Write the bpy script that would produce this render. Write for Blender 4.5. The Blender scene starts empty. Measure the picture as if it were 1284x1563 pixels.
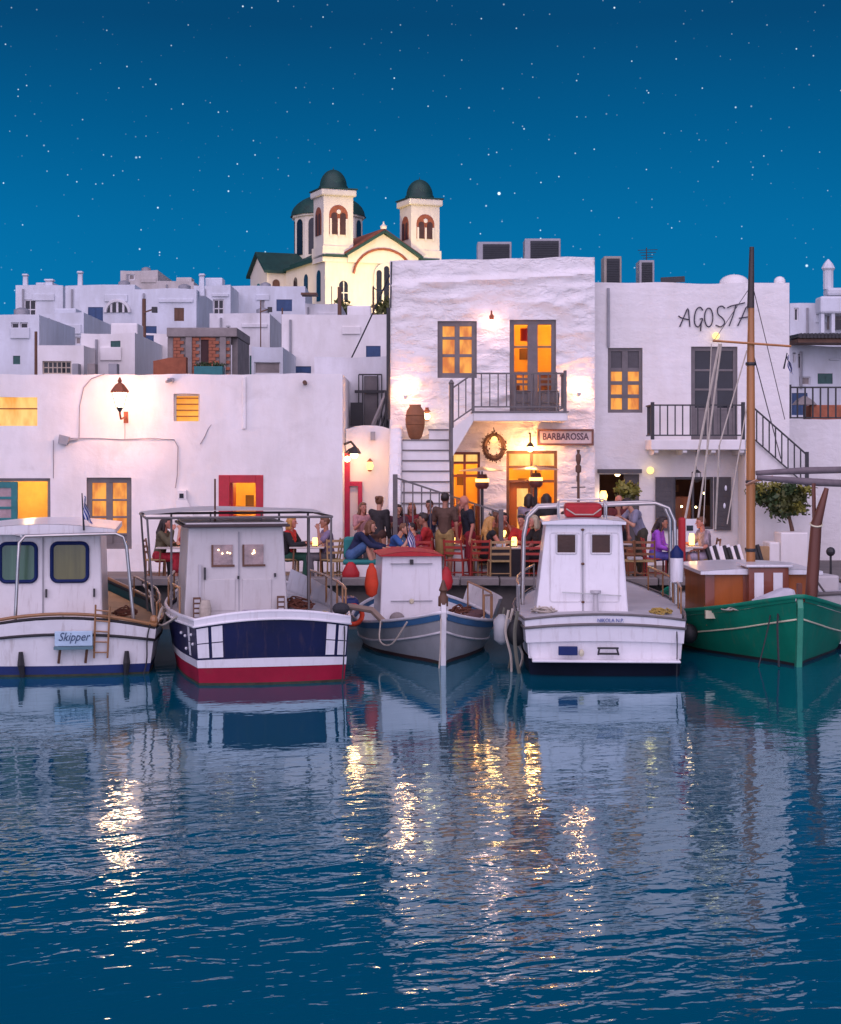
import bpy, math, random
from mathutils import Vector, Matrix, noise
R = math.radians
random.seed(7)
scn = bpy.context.scene
col = scn.collection

# ------------------------------------------------------------------ camera
F, CX, HY, CH = 2600.0, 642.0, 690.0, 3.6        # focal length in photo pixels, principal column, horizon row, eye height
def X(px, D): return (px - CX) * D / F
def Z(py, D): return CH - (py - HY) * D / F
cam = bpy.data.cameras.new('camera')
cam_o = bpy.data.objects.new('camera', cam); col.objects.link(cam_o)
cam_o.location = (0, 0, CH); cam_o.rotation_euler = (R(90), 0, 0)
cam.sensor_fit = 'VERTICAL'; cam.sensor_height = 24.0
cam.lens = 24.0 * F / 1563.0
cam.shift_y = (HY - 781.5) / 1563.0
cam.clip_start = 0.5; cam.clip_end = 5000
scn.camera = cam_o

# ------------------------------------------------------------------ world: dusk sky with stars
w = bpy.data.worlds.new('World'); scn.world = w; w.use_nodes = True
nt = w.node_tree; nt.nodes.clear()
def N(tree, typ, **kw):
    n = tree.nodes.new(typ)
    for k, v in kw.items():
        if k.startswith('i_'):
            n.inputs[k[2:].replace('_', ' ')].default_value = v
        else: setattr(n, k, v)
    return n
def build_world():
    L = nt.links.new
    out = N(nt, 'ShaderNodeOutputWorld')
    sky = N(nt, 'ShaderNodeTexSky', sky_type='NISHITA', sun_disc=False, sun_elevation=R(3), sun_rotation=R(200), altitude=0, ozone_density=6.0)
    b1 = N(nt, 'ShaderNodeBackground', i_Strength=0.012); L(sky.outputs[0], b1.inputs['Color'])
    tc = N(nt, 'ShaderNodeTexCoord')
    sep = N(nt, 'ShaderNodeSeparateXYZ'); L(tc.outputs['Generated'], sep.inputs[0])
    ramp = N(nt, 'ShaderNodeValToRGB'); L(sep.outputs['Z'], ramp.inputs[0])
    e = ramp.color_ramp.elements
    e[0].position = 0.0; e[0].color = (0.0, 0.180, 0.400, 1)
    e[1].position = 1.0; e[1].color = (0.001, 0.050, 0.150, 1)
    for p, c in ((0.07, (0.0, 0.175, 0.420, 1)), (0.13, (0.0, 0.145, 0.360, 1)), (0.19, (0.0, 0.098, 0.255, 1)), (0.245, (0.001, 0.060, 0.165, 1)), (0.5, (0.001, 0.055, 0.150, 1))):
        k = e.new(p); k.color = c
    # slow large-scale unevenness of the night air
    nz = N(nt, 'ShaderNodeTexNoise', i_Scale=3.0, i_Detail=2.0); L(tc.outputs['Generated'], nz.inputs['Vector'])
    mr = N(nt, 'ShaderNodeMapRange', i_To_Min=0.86, i_To_Max=1.12); L(nz.outputs[0], mr.inputs[0])
    mul = N(nt, 'ShaderNodeVectorMath', operation='SCALE'); L(ramp.outputs[0], mul.inputs[0]); L(mr.outputs[0], mul.inputs['Scale'])
    acc = mul.outputs[0]
    def stars(scale, rad, power, gain, off):
        nonlocal acc
        ad = N(nt, 'ShaderNodeVectorMath', operation='ADD'); L(tc.outputs['Generated'], ad.inputs[0]); ad.inputs[1].default_value = off
        v = N(nt, 'ShaderNodeTexVoronoi', feature='F1', i_Scale=scale); L(ad.outputs[0], v.inputs['Vector'])
        m1 = N(nt, 'ShaderNodeMapRange', interpolation_type='SMOOTHSTEP', i_From_Min=rad * scale, i_From_Max=rad * scale * 0.25, i_To_Min=0.0, i_To_Max=1.0)
        L(v.outputs['Distance'], m1.inputs[0])
        s3 = N(nt, 'ShaderNodeSeparateXYZ'); L(v.outputs['Color'], s3.inputs[0])
        pw = N(nt, 'ShaderNodeMath', operation='POWER'); L(s3.outputs[0], pw.inputs[0]); pw.inputs[1].default_value = power
        m2 = N(nt, 'ShaderNodeMath', operation='MULTIPLY'); L(m1.outputs[0], m2.inputs[0]); L(pw.outputs[0], m2.inputs[1])
        up = N(nt, 'ShaderNodeMapRange', i_From_Min=0.0, i_From_Max=0.07); L(sep.outputs['Z'], up.inputs[0])
        m3 = N(nt, 'ShaderNodeMath', operation='MULTIPLY'); L(m2.outputs[0], m3.inputs[0]); L(up.outputs[0], m3.inputs[1])
        sc = N(nt, 'ShaderNodeVectorMath', operation='SCALE'); sc.inputs[0].default_value = (gain * 0.8, gain * 0.95, gain); L(m3.outputs[0], sc.inputs['Scale'])
        a = N(nt, 'ShaderNodeVectorMath', operation='ADD'); L(acc, a.inputs[0]); L(sc.outputs[0], a.inputs[1]); acc = a.outputs[0]
    stars(200, 0.00056, 3.0, 1.1, (0.31, 0.72, 0.11))
    stars(100, 0.00070, 4.0, 1.5, (1.7, 0.4, 0.9))
    stars(34, 0.00115, 2.6, 2.2, (3.1, 2.4, 1.9))
    b2 = N(nt, 'ShaderNodeBackground', i_Strength=1.0); L(acc, b2.inputs['Color'])
    add = N(nt, 'ShaderNodeAddShader'); L(b1.outputs[0], add.inputs[0]); L(b2.outputs[0], add.inputs[1])
    L(add.outputs[0], out.inputs['Surface'])
build_world()
# afterglow of the set sun, very soft, from behind the camera
sun = bpy.data.lights.new('sun', 'SUN'); sun.energy = 3.55; sun.angle = R(110); sun.color = (0.98, 0.77, 1.0)
sun_o = bpy.data.objects.new('sun', sun); col.objects.link(sun_o)
sun_o.rotation_euler = (R(56), 0, R(-8)); sun_o.location = (0, -20, 40)
scn.view_settings.view_transform = 'Standard'; scn.view_settings.look = 'None'
scn.view_settings.exposure = 0.0; scn.view_settings.gamma = 1.0; scn.view_settings.use_curve_mapping = False
scn.render.engine = 'CYCLES'
scn.cycles.use_denoising = True
w.cycles.sampling_method = 'NONE'     # a smooth sky needs no importance map
scn.cycles.max_bounces = 5; scn.cycles.diffuse_bounces = 3; scn.cycles.glossy_bounces = 3; scn.cycles.transparent_max_bounces = 6
scn.cycles.sample_clamp_indirect = 6.0

# ------------------------------------------------------------------ materials
MATS = {}
def newmat(name):
    m = bpy.data.materials.new(name); m.use_nodes = True
    t = m.node_tree; b = t.nodes['Principled BSDF']
    MATS[name] = m
    return m, t, b
def mat(name, c, rough=0.6, var=0.15, vs=3.0, bump=0.15, bs=25.0, metal=0.0, spec=0.5, coat=0.0, stretch=(1, 1, 1), dirt=0.0, streak=0.0):
    if name in MATS: return MATS[name]
    m, t, b = newmat(name); L = t.links.new
    tc = N(t, 'ShaderNodeTexCoord'); mp = N(t, 'ShaderNodeMapping'); mp.inputs['Scale'].default_value = stretch
    L(tc.outputs['Object'], mp.inputs[0])
    nz = N(t, 'ShaderNodeTexNoise', i_Scale=vs, i_Detail=5.0, i_Roughness=0.62); L(mp.outputs[0], nz.inputs['Vector'])
    rp = N(t, 'ShaderNodeValToRGB'); L(nz.outputs[0], rp.inputs[0])
    e = rp.color_ramp.elements
    e[0].position = 0.28; e[0].color = tuple(x * (1 - var) for x in c) + (1,)
    e[1].position = 0.72; e[1].color = tuple(min(1, x * (1 + var)) for x in c) + (1,)
    cs = rp.outputs[0]
    if dirt:
        n2 = N(t, 'ShaderNodeTexNoise', i_Scale=vs * 2.7, i_Detail=6.0, i_Roughness=0.7); L(tc.outputs['Object'], n2.inputs['Vector'])
        r2 = N(t, 'ShaderNodeMapRange', i_From_Min=0.55, i_From_Max=0.75); L(n2.outputs[0], r2.inputs[0])
        m2 = N(t, 'ShaderNodeMath', operation='MULTIPLY'); m2.inputs[1].default_value = dirt; L(r2.outputs[0], m2.inputs[0])
        mx = N(t, 'ShaderNodeMix', data_type='RGBA'); L(m2.outputs[0], mx.inputs['Factor']); L(cs, mx.inputs[6]); mx.inputs[7].default_value = (0.10, 0.075, 0.05, 1)
        cs = mx.outputs[2]
    if streak:                            # rust runs and scuffs with an upright grain
        ms = N(t, 'ShaderNodeMapping'); ms.inputs['Scale'].default_value = (7.0, 7.0, 0.8); L(tc.outputs['Object'], ms.inputs[0])
        n5 = N(t, 'ShaderNodeTexNoise', i_Scale=1.6, i_Detail=6.0, i_Roughness=0.68); L(ms.outputs[0], n5.inputs['Vector'])
        r5 = N(t, 'ShaderNodeMapRange', i_From_Min=0.54, i_From_Max=0.80, i_To_Max=streak); L(n5.outputs[0], r5.inputs[0])
        m5 = N(t, 'ShaderNodeMix', data_type='RGBA'); L(r5.outputs[0], m5.inputs['Factor']); L(cs, m5.inputs[6]); m5.inputs[7].default_value = (0.20, 0.12, 0.065, 1)
        cs = m5.outputs[2]
    L(cs, b.inputs['Base Color'])
    b.inputs['Roughness'].default_value = rough; b.inputs['Metallic'].default_value = metal
    b.inputs['Specular IOR Level'].default_value = spec; b.inputs['Coat Weight'].default_value = coat
    if bump:
        n3 = N(t, 'ShaderNodeTexNoise', i_Scale=bs, i_Detail=4.0); L(mp.outputs[0], n3.inputs['Vector'])
        bp = N(t, 'ShaderNodeBump', i_Strength=bump, i_Distance=0.02); L(n3.outputs[0], bp.inputs['Height']); L(bp.outputs[0], b.inputs['Normal'])
    return m
def plaster(name, c=(0.80, 0.79, 0.78), bump=0.35, stain=0.16, vs=0.7, stones=0.0):
    m, t, b = newmat(name); L = t.links.new
    tc = N(t, 'ShaderNodeTexCoord')
    nz = N(t, 'ShaderNodeTexNoise', i_Scale=vs, i_Detail=7.0, i_Roughness=0.65); L(tc.outputs['Object'], nz.inputs['Vector'])
    mp = N(t, 'ShaderNodeMapping'); mp.inputs['Scale'].default_value = (2.2, 2.2, 0.5); L(tc.outputs['Object'], mp.inputs[0])
    st = N(t, 'ShaderNodeTexNoise', i_Scale=1.3, i_Detail=5.0, i_Roughness=0.6); L(mp.outputs[0], st.inputs['Vector'])
    a = N(t, 'ShaderNodeMath', operation='MULTIPLY'); L(nz.outputs[0], a.inputs[0]); L(st.outputs[0], a.inputs[1])
    rp = N(t, 'ShaderNodeValToRGB'); L(a.outputs[0], rp.inputs[0]); e = rp.color_ramp.elements
    e[0].position = 0.08; e[0].color = tuple(x * (1 - stain) * k for x, k in zip(c, (1, 0.985, 0.95))) + (1,)
    e[1].position = 0.34; e[1].color = c + (1,)
    np_ = N(t, 'ShaderNodeTexNoise', i_Scale=vs * 1.9, i_Detail=8.0, i_Roughness=0.7, i_Distortion=0.5); L(tc.outputs['Object'], np_.inputs['Vector'])
    rr = N(t, 'ShaderNodeMapRange', i_From_Min=0.56, i_From_Max=0.70, i_To_Max=0.55); L(np_.outputs[0], rr.inputs[0])
    mx = N(t, 'ShaderNodeMix', data_type='RGBA'); L(rr.outputs[0], mx.inputs['Factor']); L(rp.outputs[0], mx.inputs[6]); mx.inputs[7].default_value = (c[0] * .80, c[1] * .785, c[2] * .76, 1)
    L(mx.outputs[2], b.inputs['Base Color']); b.inputs['Roughness'].default_value = 0.88; b.inputs['Specular IOR Level'].default_value = 0.2
    n1 = N(t, 'ShaderNodeTexNoise', i_Scale=3.5, i_Detail=6.0, i_Roughness=0.6); L(tc.outputs['Object'], n1.inputs['Vector'])
    bp = N(t, 'ShaderNodeBump', i_Strength=bump, i_Distance=0.04); L(n1.outputs[0], bp.inputs['Height'])
    if stones:
        mp2 = N(t, 'ShaderNodeMapping'); mp2.inputs['Scale'].default_value = (1.0, 1.0, 1.9); L(tc.outputs['Object'], mp2.inputs[0])
        n4 = N(t, 'ShaderNodeTexNoise', i_Scale=2.6, i_Detail=3.0, i_Roughness=0.6, i_Distortion=0.15); L(mp2.outputs[0], n4.inputs['Vector'])
        r4 = N(t, 'ShaderNodeMapRange', interpolation_type='SMOOTHSTEP', i_From_Min=0.40, i_From_Max=0.62); L(n4.outputs[0], r4.inputs[0])
        b4 = N(t, 'ShaderNodeBump', i_Strength=stones, i_Distance=0.07); L(r4.outputs[0], b4.inputs['Height']); L(bp.outputs[0], b4.inputs['Normal']); bp = b4
    L(bp.outputs[0], b.inputs['Normal'])
    return m
def emit(name, c, strength, c2=None, scale=2.0, gloss=0.0, stretch=(1, 1, 1)):
    """something that gives off light: lit panes, bulbs, flames"""
    m, t, b = newmat(name); L = t.links.new
    b.inputs['Base Color'].default_value = (0.05, 0.04, 0.03, 1); b.inputs['Roughness'].default_value = 0.15 if gloss else 0.5
    if c2:
        tc = N(t, 'ShaderNodeTexCoord'); mp = N(t, 'ShaderNodeMapping'); mp.inputs['Scale'].default_value = stretch; L(tc.outputs['Object'], mp.inputs[0])
        nz = N(t, 'ShaderNodeTexNoise', i_Scale=scale, i_Detail=3.0); L(mp.outputs[0], nz.inputs['Vector'])
        rp = N(t, 'ShaderNodeValToRGB'); L(nz.outputs[0], rp.inputs[0]); e = rp.color_ramp.elements
        e[0].position = 0.35; e[0].color = c2 + (1,); e[1].position = 0.62; e[1].color = c + (1,)
        L(rp.outputs[0], b.inputs['Emission Color'])
    else: b.inputs['Emission Color'].default_value = c + (1,)
    b.inputs['Emission Strength'].default_value = strength
    return m
white_rough = plaster('whitewash_rough', (0.80, 0.78, 0.77), 0.45, 0.10, stones=0.36)
white_brushed = plaster('whitewash_brushed', (0.80, 0.78, 0.77), 0.35, 0.10, stones=0.10)
white_wall = plaster('whitewash_smooth', (0.80, 0.78, 0.77), 0.3, 0.14)
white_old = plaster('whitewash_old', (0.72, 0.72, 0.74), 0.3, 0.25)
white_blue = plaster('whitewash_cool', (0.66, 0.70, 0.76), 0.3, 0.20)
beige_wall = plaster('plaster_beige', (0.55, 0.52, 0.50), 0.4, 0.25)
church_wall = plaster('church_plaster', (0.74, 0.69, 0.58), 0.2, 0.10)
concrete = mat('concrete', (0.26, 0.23, 0.22), 0.9, 0.25, 2.0, 0.5, 12)
quay_stone = mat('quay_stone', (0.15, 0.135, 0.125), 0.85, 0.3, 1.2, 0.4, 9)
brick_m = mat('brick', (0.38, 0.13, 0.07), 0.9, 0.35, 3.0, 0.4, 20)
earth = mat('earth', (0.17, 0.15, 0.12), 0.95, 0.3, 0.4, 0.4, 4)
grey_frame = mat('grey_painted_wood', (0.145, 0.130, 0.130), 0.55, 0.18, 4.0, 0.2, 30)
grey_dark = mat('charcoal_painted_wood', (0.075, 0.070, 0.075), 0.55, 0.2, 4.0, 0.2, 30)
iron_grey = mat('grey_painted_iron', (0.12, 0.108, 0.105), 0.5, 0.2, 6.0, 0.1, 40)
iron_black = mat('black_iron', (0.025, 0.025, 0.028), 0.5, 0.2, 6.0, 0.1, 40)
red_paint = mat('red_painted_wood', (0.42, 0.012, 0.028), 0.45, 0.2, 4.0, 0.2, 30)
teal_paint = mat('teal_painted_wood', (0.015, 0.16, 0.17), 0.5, 0.2, 4.0, 0.2, 30)
green_paint = mat('dark_green_painted_wood', (0.02, 0.09, 0.08), 0.5, 0.2, 4.0, 0.2, 30)
blue_shut = mat('blue_painted_wood', (0.018, 0.06, 0.16), 0.5, 0.2, 4.0, 0.2, 30)
brown_wood = mat('brown_wood', (0.12, 0.055, 0.03), 0.6, 0.3, 3.0, 0.3, 20, stretch=(1, 1, 0.2))
orange_wood = mat('varnished_pine', (0.34, 0.088, 0.012), 0.4, 0.28, 3.0, 0.15, 18, spec=0.3, coat=0.1, stretch=(1, 1, 0.15))
mast_wood = mat('mast_wood', (0.42, 0.17, 0.045), 0.4, 0.22, 3.0, 0.15, 18, coat=0.3, stretch=(1, 1, 0.12))
dark_glass = mat('dark_glass', (0.012, 0.014, 0.02), 0.10, 0.5, 1.5, 0.04, 3, spec=0.35)
church_roof = mat('church_roof_green', (0.008, 0.045, 0.035), 0.6, 0.3, 1.5, 0.3, 10)
terra = mat('terracotta', (0.28, 0.085, 0.04), 0.8, 0.3, 3.0, 0.3, 14)
pithos = mat('fired_clay_jar', (0.26, 0.105, 0.045), 0.75, 0.3, 3.0, 0.3, 12, dirt=0.3)
metal_box = mat('grey_sheet_metal', (0.30, 0.30, 0.32), 0.5, 0.15, 3.0, 0.05, 20)
steel = mat('stainless_tube', (0.52, 0.49, 0.46), 0.28, 0.15, 5.0, 0.05, 40, metal=0.9)
cable_m = mat('grey_cable', (0.30, 0.27, 0.28), 0.7, 0.1, 5.0, 0.0)
lit_orange = emit('lit_pane_orange', (1.0, 0.40, 0.035), 1.05, (0.62, 0.15, 0.006), 2.4, stretch=(2.2, 1, 0.9))
lit_yellow = emit('lit_pane_yellow', (1.0, 0.60, 0.17), 1.10, (0.85, 0.34, 0.04), 1.8, stretch=(2.5, 1, 0.8))
lit_slats = emit('lit_louvre_orange', (1.0, 0.48, 0.045), 1.0, (0.9, 0.32, 0.02), 2.5)
room_warm = mat('room_ochre', (0.75, 0.45, 0.12), 0.9, 0.2, 1.5, 0.1, 8)
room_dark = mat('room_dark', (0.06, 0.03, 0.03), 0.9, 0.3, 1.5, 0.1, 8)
bulb_m = emit('bulb_glow', (1.0, 0.74, 0.36), 9.0)
bulb_soft = emit('bulb_soft_yellow', (1.0, 0.66, 0.20), 2.2)
lantern_m = emit('lantern_glow', (1.0, 0.86, 0.62), 7.0)
flame_m = emit('candle_glow', (1.0, 0.50, 0.13), 5.0)

# ------------------------------------------------------------------ mesh builder
ORG = {}
class MB:
    def __init__(s): s.v = []; s.f = []
    def add(s, vs, fs):
        k = len(s.v); s.v += [tuple(p) for p in vs]; s.f += [tuple(i + k for i in q) for q in fs]; return s
    def box(s, x0, x1, y0, y1, z0, z1, Mx=None):
        p = [(x0, y0, z0), (x1, y0, z0), (x1, y1, z0), (x0, y1, z0), (x0, y0, z1), (x1, y0, z1), (x1, y1, z1), (x0, y1, z1)]
        if Mx: p = [Mx @ Vector(q) for q in p]
        return s.add(p, [(3, 2, 1, 0), (4, 5, 6, 7), (0, 1, 5, 4), (1, 2, 6, 5), (2, 3, 7, 6), (3, 0, 4, 7)])
    def frust(s, b, t, z0, z1):
        """b, t = (x0, x1, y0, y1) at z0 and z1"""
        p = [(b[0], b[2], z0), (b[1], b[2], z0), (b[1], b[3], z0), (b[0], b[3], z0), (t[0], t[2], z1), (t[1], t[2], z1), (t[1], t[3], z1), (t[0], t[3], z1)]
        return s.add(p, [(3, 2, 1, 0), (4, 5, 6, 7), (0, 1, 5, 4), (1, 2, 6, 5), (2, 3, 7, 6), (3, 0, 4, 7)])
    def bar(s, p, q, w, h=None, up=(0, 0, 1)):
        p, q = Vector(p), Vector(q); h = h or w; d = (q - p).normalized(); u = Vector(up)
        if abs(d.dot(u)) > 0.98: u = Vector((0, 1, 0))
        a = d.cross(u).normalized() * w / 2; b = a.cross(d).normalized() * h / 2
        pts = [p - a - b, p + a - b, p + a + b, p - a + b, q - a - b, q + a - b, q + a + b, q - a + b]
        return s.add(pts, [(3, 2, 1, 0), (4, 5, 6, 7), (0, 1, 5, 4), (1, 2, 6, 5), (2, 3, 7, 6), (3, 0, 4, 7)])
    def tube(s, pts, r, n=8, closed=False):
        pts = [Vector(p) for p in pts]; m = len(pts); rs = r if isinstance(r, (list, tuple)) else [r] * m
        k0 = len(s.v); ref = None; rings = []
        for i, p in enumerate(pts):
            a = pts[(i - 1) % m] if (closed or i > 0) else p; b = pts[(i + 1) % m] if (closed or i < m - 1) else p
            d = (b - a); d = d.normalized() if d.length > 1e-9 else Vector((0, 0, 1))
            if ref is None: ref = Vector((0, 0, 1)) if abs(d.z) < 0.9 else Vector((1, 0, 0))
            u = d.cross(ref)
            if u.length < 1e-5: u = d.cross(Vector((0, 1, 0)))
            u.normalize(); v = u.cross(d).normalized(); ref = v
            rings.append([tuple(p + (u * math.cos(2 * math.pi * j / n) + v * math.sin(2 * math.pi * j / n)) * rs[i]) for j in range(n)])
        vs = [q for ring in rings for q in ring]; fs = []
        for i in range(m if closed else m - 1):
            a = i * n; b = ((i + 1) % m) * n
            for j in range(n): fs.append((a + j, a + (j + 1) % n, b + (j + 1) % n, b + j))
        if not closed: fs += [tuple(range(n - 1, -1, -1)), tuple((m - 1) * n + j for j in range(n))]
        return s.add(vs, fs)
    def lathe(s, prof, c=(0, 0, 0), n=16, sx=1.0, sy=1.0, Mx=None):
        vs, fs = [], []
        for r, z in prof:
            for j in range(n):
                a = 2 * math.pi * j / n
                p = Vector((r * sx * math.cos(a), r * sy * math.sin(a), z))
                if Mx: p = Mx @ p
                vs.append(tuple(p + Vector(c)))
        m = len(prof)
        for i in range(m - 1):
            for j in range(n): fs.append((i * n + j, i * n + (j + 1) % n, (i + 1) * n + (j + 1) % n, (i + 1) * n + j))
        fs += [tuple(range(n - 1, -1, -1)), tuple((m - 1) * n + j for j in range(n))]
        return s.add(vs, fs)
    def ball(s, c, r, nu=12, nv=8):
        r = r if isinstance(r, (list, tuple)) else (r, r, r)
        vs, fs = [], []
        for i in range(1, nv):
            th = math.pi * i / nv
            for j in range(nu):
                a = 2 * math.pi * j / nu
                vs.append((c[0] + r[0] * math.sin(th) * math.cos(a), c[1] + r[1] * math.sin(th) * math.sin(a), c[2] - r[2] * math.cos(th)))
        b = len(vs); vs += [(c[0], c[1], c[2] - r[2]), (c[0], c[1], c[2] + r[2])]
        for i in range(nv - 2):
            for j in range(nu): fs.append((i * nu + j, i * nu + (j + 1) % nu, (i + 1) * nu + (j + 1) % nu, (i + 1) * nu + j))
        for j in range(nu):
            fs.append((b, (j + 1) % nu, j)); fs.append((b + 1, (nv - 2) * nu + j, (nv - 2) * nu + (j + 1) % nu))
        return s.add(vs, fs)
    def prism(s, poly, d):
        d = Vector(d); n = len(poly); a = [tuple(Vector(p)) for p in poly]; b = [tuple(Vector(p) + d) for p in poly]
        return s.add(a + b, [tuple(range(n - 1, -1, -1)), tuple(range(n, 2 * n))] + [(i, (i + 1) % n, (i + 1) % n + n, i + n) for i in range(n)])
    def grid(s, fn, nu, nv):
        vs = [tuple(fn(i / nu, j / nv)) for j in range(nv + 1) for i in range(nu + 1)]; w_ = nu + 1
        return s.add(vs, [(j * w_ + i, j * w_ + i + 1, (j + 1) * w_ + i + 1, (j + 1) * w_ + i) for j in range(nv) for i in range(nu)])
    def mesh(s, name, m, off=(0, 0, 0), smooth=None):
        me = bpy.data.meshes.new(name)
        ox, oy, oz = off
        me.from_pydata([(x - ox, y - oy, z - oz) for x, y, z in s.v], [], s.f); me.validate()
        if m: me.materials.append(m)
        if smooth:
            me.polygons.foreach_set('use_smooth', [True] * len(me.polygons)); me.set_sharp_from_angle(angle=R(smooth))
        me.update(); return me
    def build(s, name, m, parent=None, smooth=None, bevel=0):
        """one mesh object; as a part its vertices are given in the same space as its thing's"""
        if parent is not None:
            off = ORG.get(parent.name, (0, 0, 0)); me = s.mesh(name, m, off, smooth)
            o = bpy.data.objects.new(name, me); col.objects.link(o); o.parent = parent; ORG[o.name] = off
        else:
            xs, ys, zs = zip(*s.v); off = ((min(xs) + max(xs)) / 2, (min(ys) + max(ys)) / 2, min(zs))
            me = s.mesh(name, m, off, smooth); o = bpy.data.objects.new(name, me); col.objects.link(o); o.location = off; ORG[o.name] = off
        if bevel:
            b = o.modifiers.new('bevel', 'BEVEL'); b.width = bevel; b.segments = 2; b.limit_method = 'ANGLE'; b.angle_limit = R(50)
        return o
def tag(o, label=None, cat=None, group=None, kind=None):
    if label: o['label'] = label
    if cat: o['category'] = cat
    if group: o['group'] = group
    if kind: o['kind'] = kind
    return o
def thing(name, label, cat, loc=(0, 0, 0), rz=0.0, group=None, world=True):
    o = bpy.data.objects.new(name, None); col.objects.link(o); o.location = loc; o.rotation_euler.z = rz
    o.empty_display_size = 0.3; tag(o, label, cat, group); ORG[o.name] = tuple(loc) if world else (0, 0, 0)
    return o
def share(name, src, parent, loc, rot=None, scale=None):
    """another object with the mesh of src"""
    o = bpy.data.objects.new(name, src.data); col.objects.link(o); o.parent = parent; o.location = loc
    if rot: o.rotation_euler = rot
    if scale: o.scale = scale
    return o
def copy_tree(o, parent=None):
    c = o.copy(); col.objects.link(c); c.parent = parent; ORG[c.name] = ORG.get(o.name, (0, 0, 0))
    for ch in list(o.children): copy_tree(ch, c)
    return c
def lamp(parent, loc, power, color, rad, kind='POINT'):
    l = bpy.data.lights.new('lamp_light', kind); l.energy = power; l.color = color; l.shadow_soft_size = rad
    o = bpy.data.objects.new('lamp_light', l); col.objects.link(o)
    off = Vector(ORG.get(parent.name, (0, 0, 0))); o.parent = parent; o.location = Vector(loc) - off
    return o
def catmull(pts):
    """smooth interpolation through (t, a, b, ...)"""
    def f(t):
        n = len(pts)
        if t <= pts[0][0]: return pts[0][1:]
        if t >= pts[-1][0]: return pts[-1][1:]
        for i in range(n - 1):
            if pts[i][0] <= t <= pts[i + 1][0]:
                u = (t - pts[i][0]) / (pts[i + 1][0] - pts[i][0])
                p1, p2 = pts[i], pts[i + 1]; p0 = pts[i - 1] if i else p1; p3 = pts[i + 2] if i + 2 < n else p2
                r = []
                for k in range(1, len(p1)):
                    m1 = (p2[k] - p0[k]) / max(1e-6, (p2[0] - p0[0])) * (p2[0] - p1[0]); m2 = (p3[k] - p1[k]) / max(1e-6, (p3[0] - p1[0])) * (p2[0] - p1[0])
                    h = (2 * u**3 - 3 * u**2 + 1) * p1[k] + (u**3 - 2 * u**2 + u) * m1 + (-2 * u**3 + 3 * u**2) * p2[k] + (u**3 - u**2) * m2
                    r.append(h)
                return r
    return f
def polyline(mb, pts, r, n=6): return mb.tube(pts, r, n)
def text_mesh(name, body, size, m, parent, loc, rot, depth=0.004, shear=0.0, width=None, bold=0.0):
    cu = bpy.data.curves.new(name, 'FONT'); cu.body = body; cu.size = size; cu.extrude = depth; cu.shear = shear; cu.offset = bold
    cu.align_x = 'CENTER'; cu.align_y = 'CENTER'; cu.resolution_u = 3
    t = bpy.data.objects.new('tmp', cu); col.objects.link(t)
    dg = bpy.context.evaluated_depsgraph_get(); me = bpy.data.meshes.new_from_object(t.evaluated_get(dg))
    bpy.data.objects.remove(t); bpy.data.curves.remove(cu)
    me.name = name; me.materials.clear(); me.materials.append(m)
    o = bpy.data.objects.new(name, me); col.objects.link(o); o.parent = parent
    off = Vector(ORG.get(parent.name, (0, 0, 0))); o.location = Vector(loc) - off; o.rotation_euler = rot
    if width:
        xs = [v.co.x for v in me.vertices]; k = width / (max(xs) - min(xs)); o.scale.x = k
    return o

# ================================================================== SETTING
QZ, QY = 0.9, 34.6                       # quay height above the water, quay edge
DL, DB, DA = 38.5, 40.0, 40.6            # facade planes: left house, two-storey house with outside stair, house beside it
def terrain_z(y): return 0.5 + max(0.0, min(1.0, (y - 47) / 118.0)) * 16.4 - max(0.0, (y - 240)) * 0.03

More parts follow.
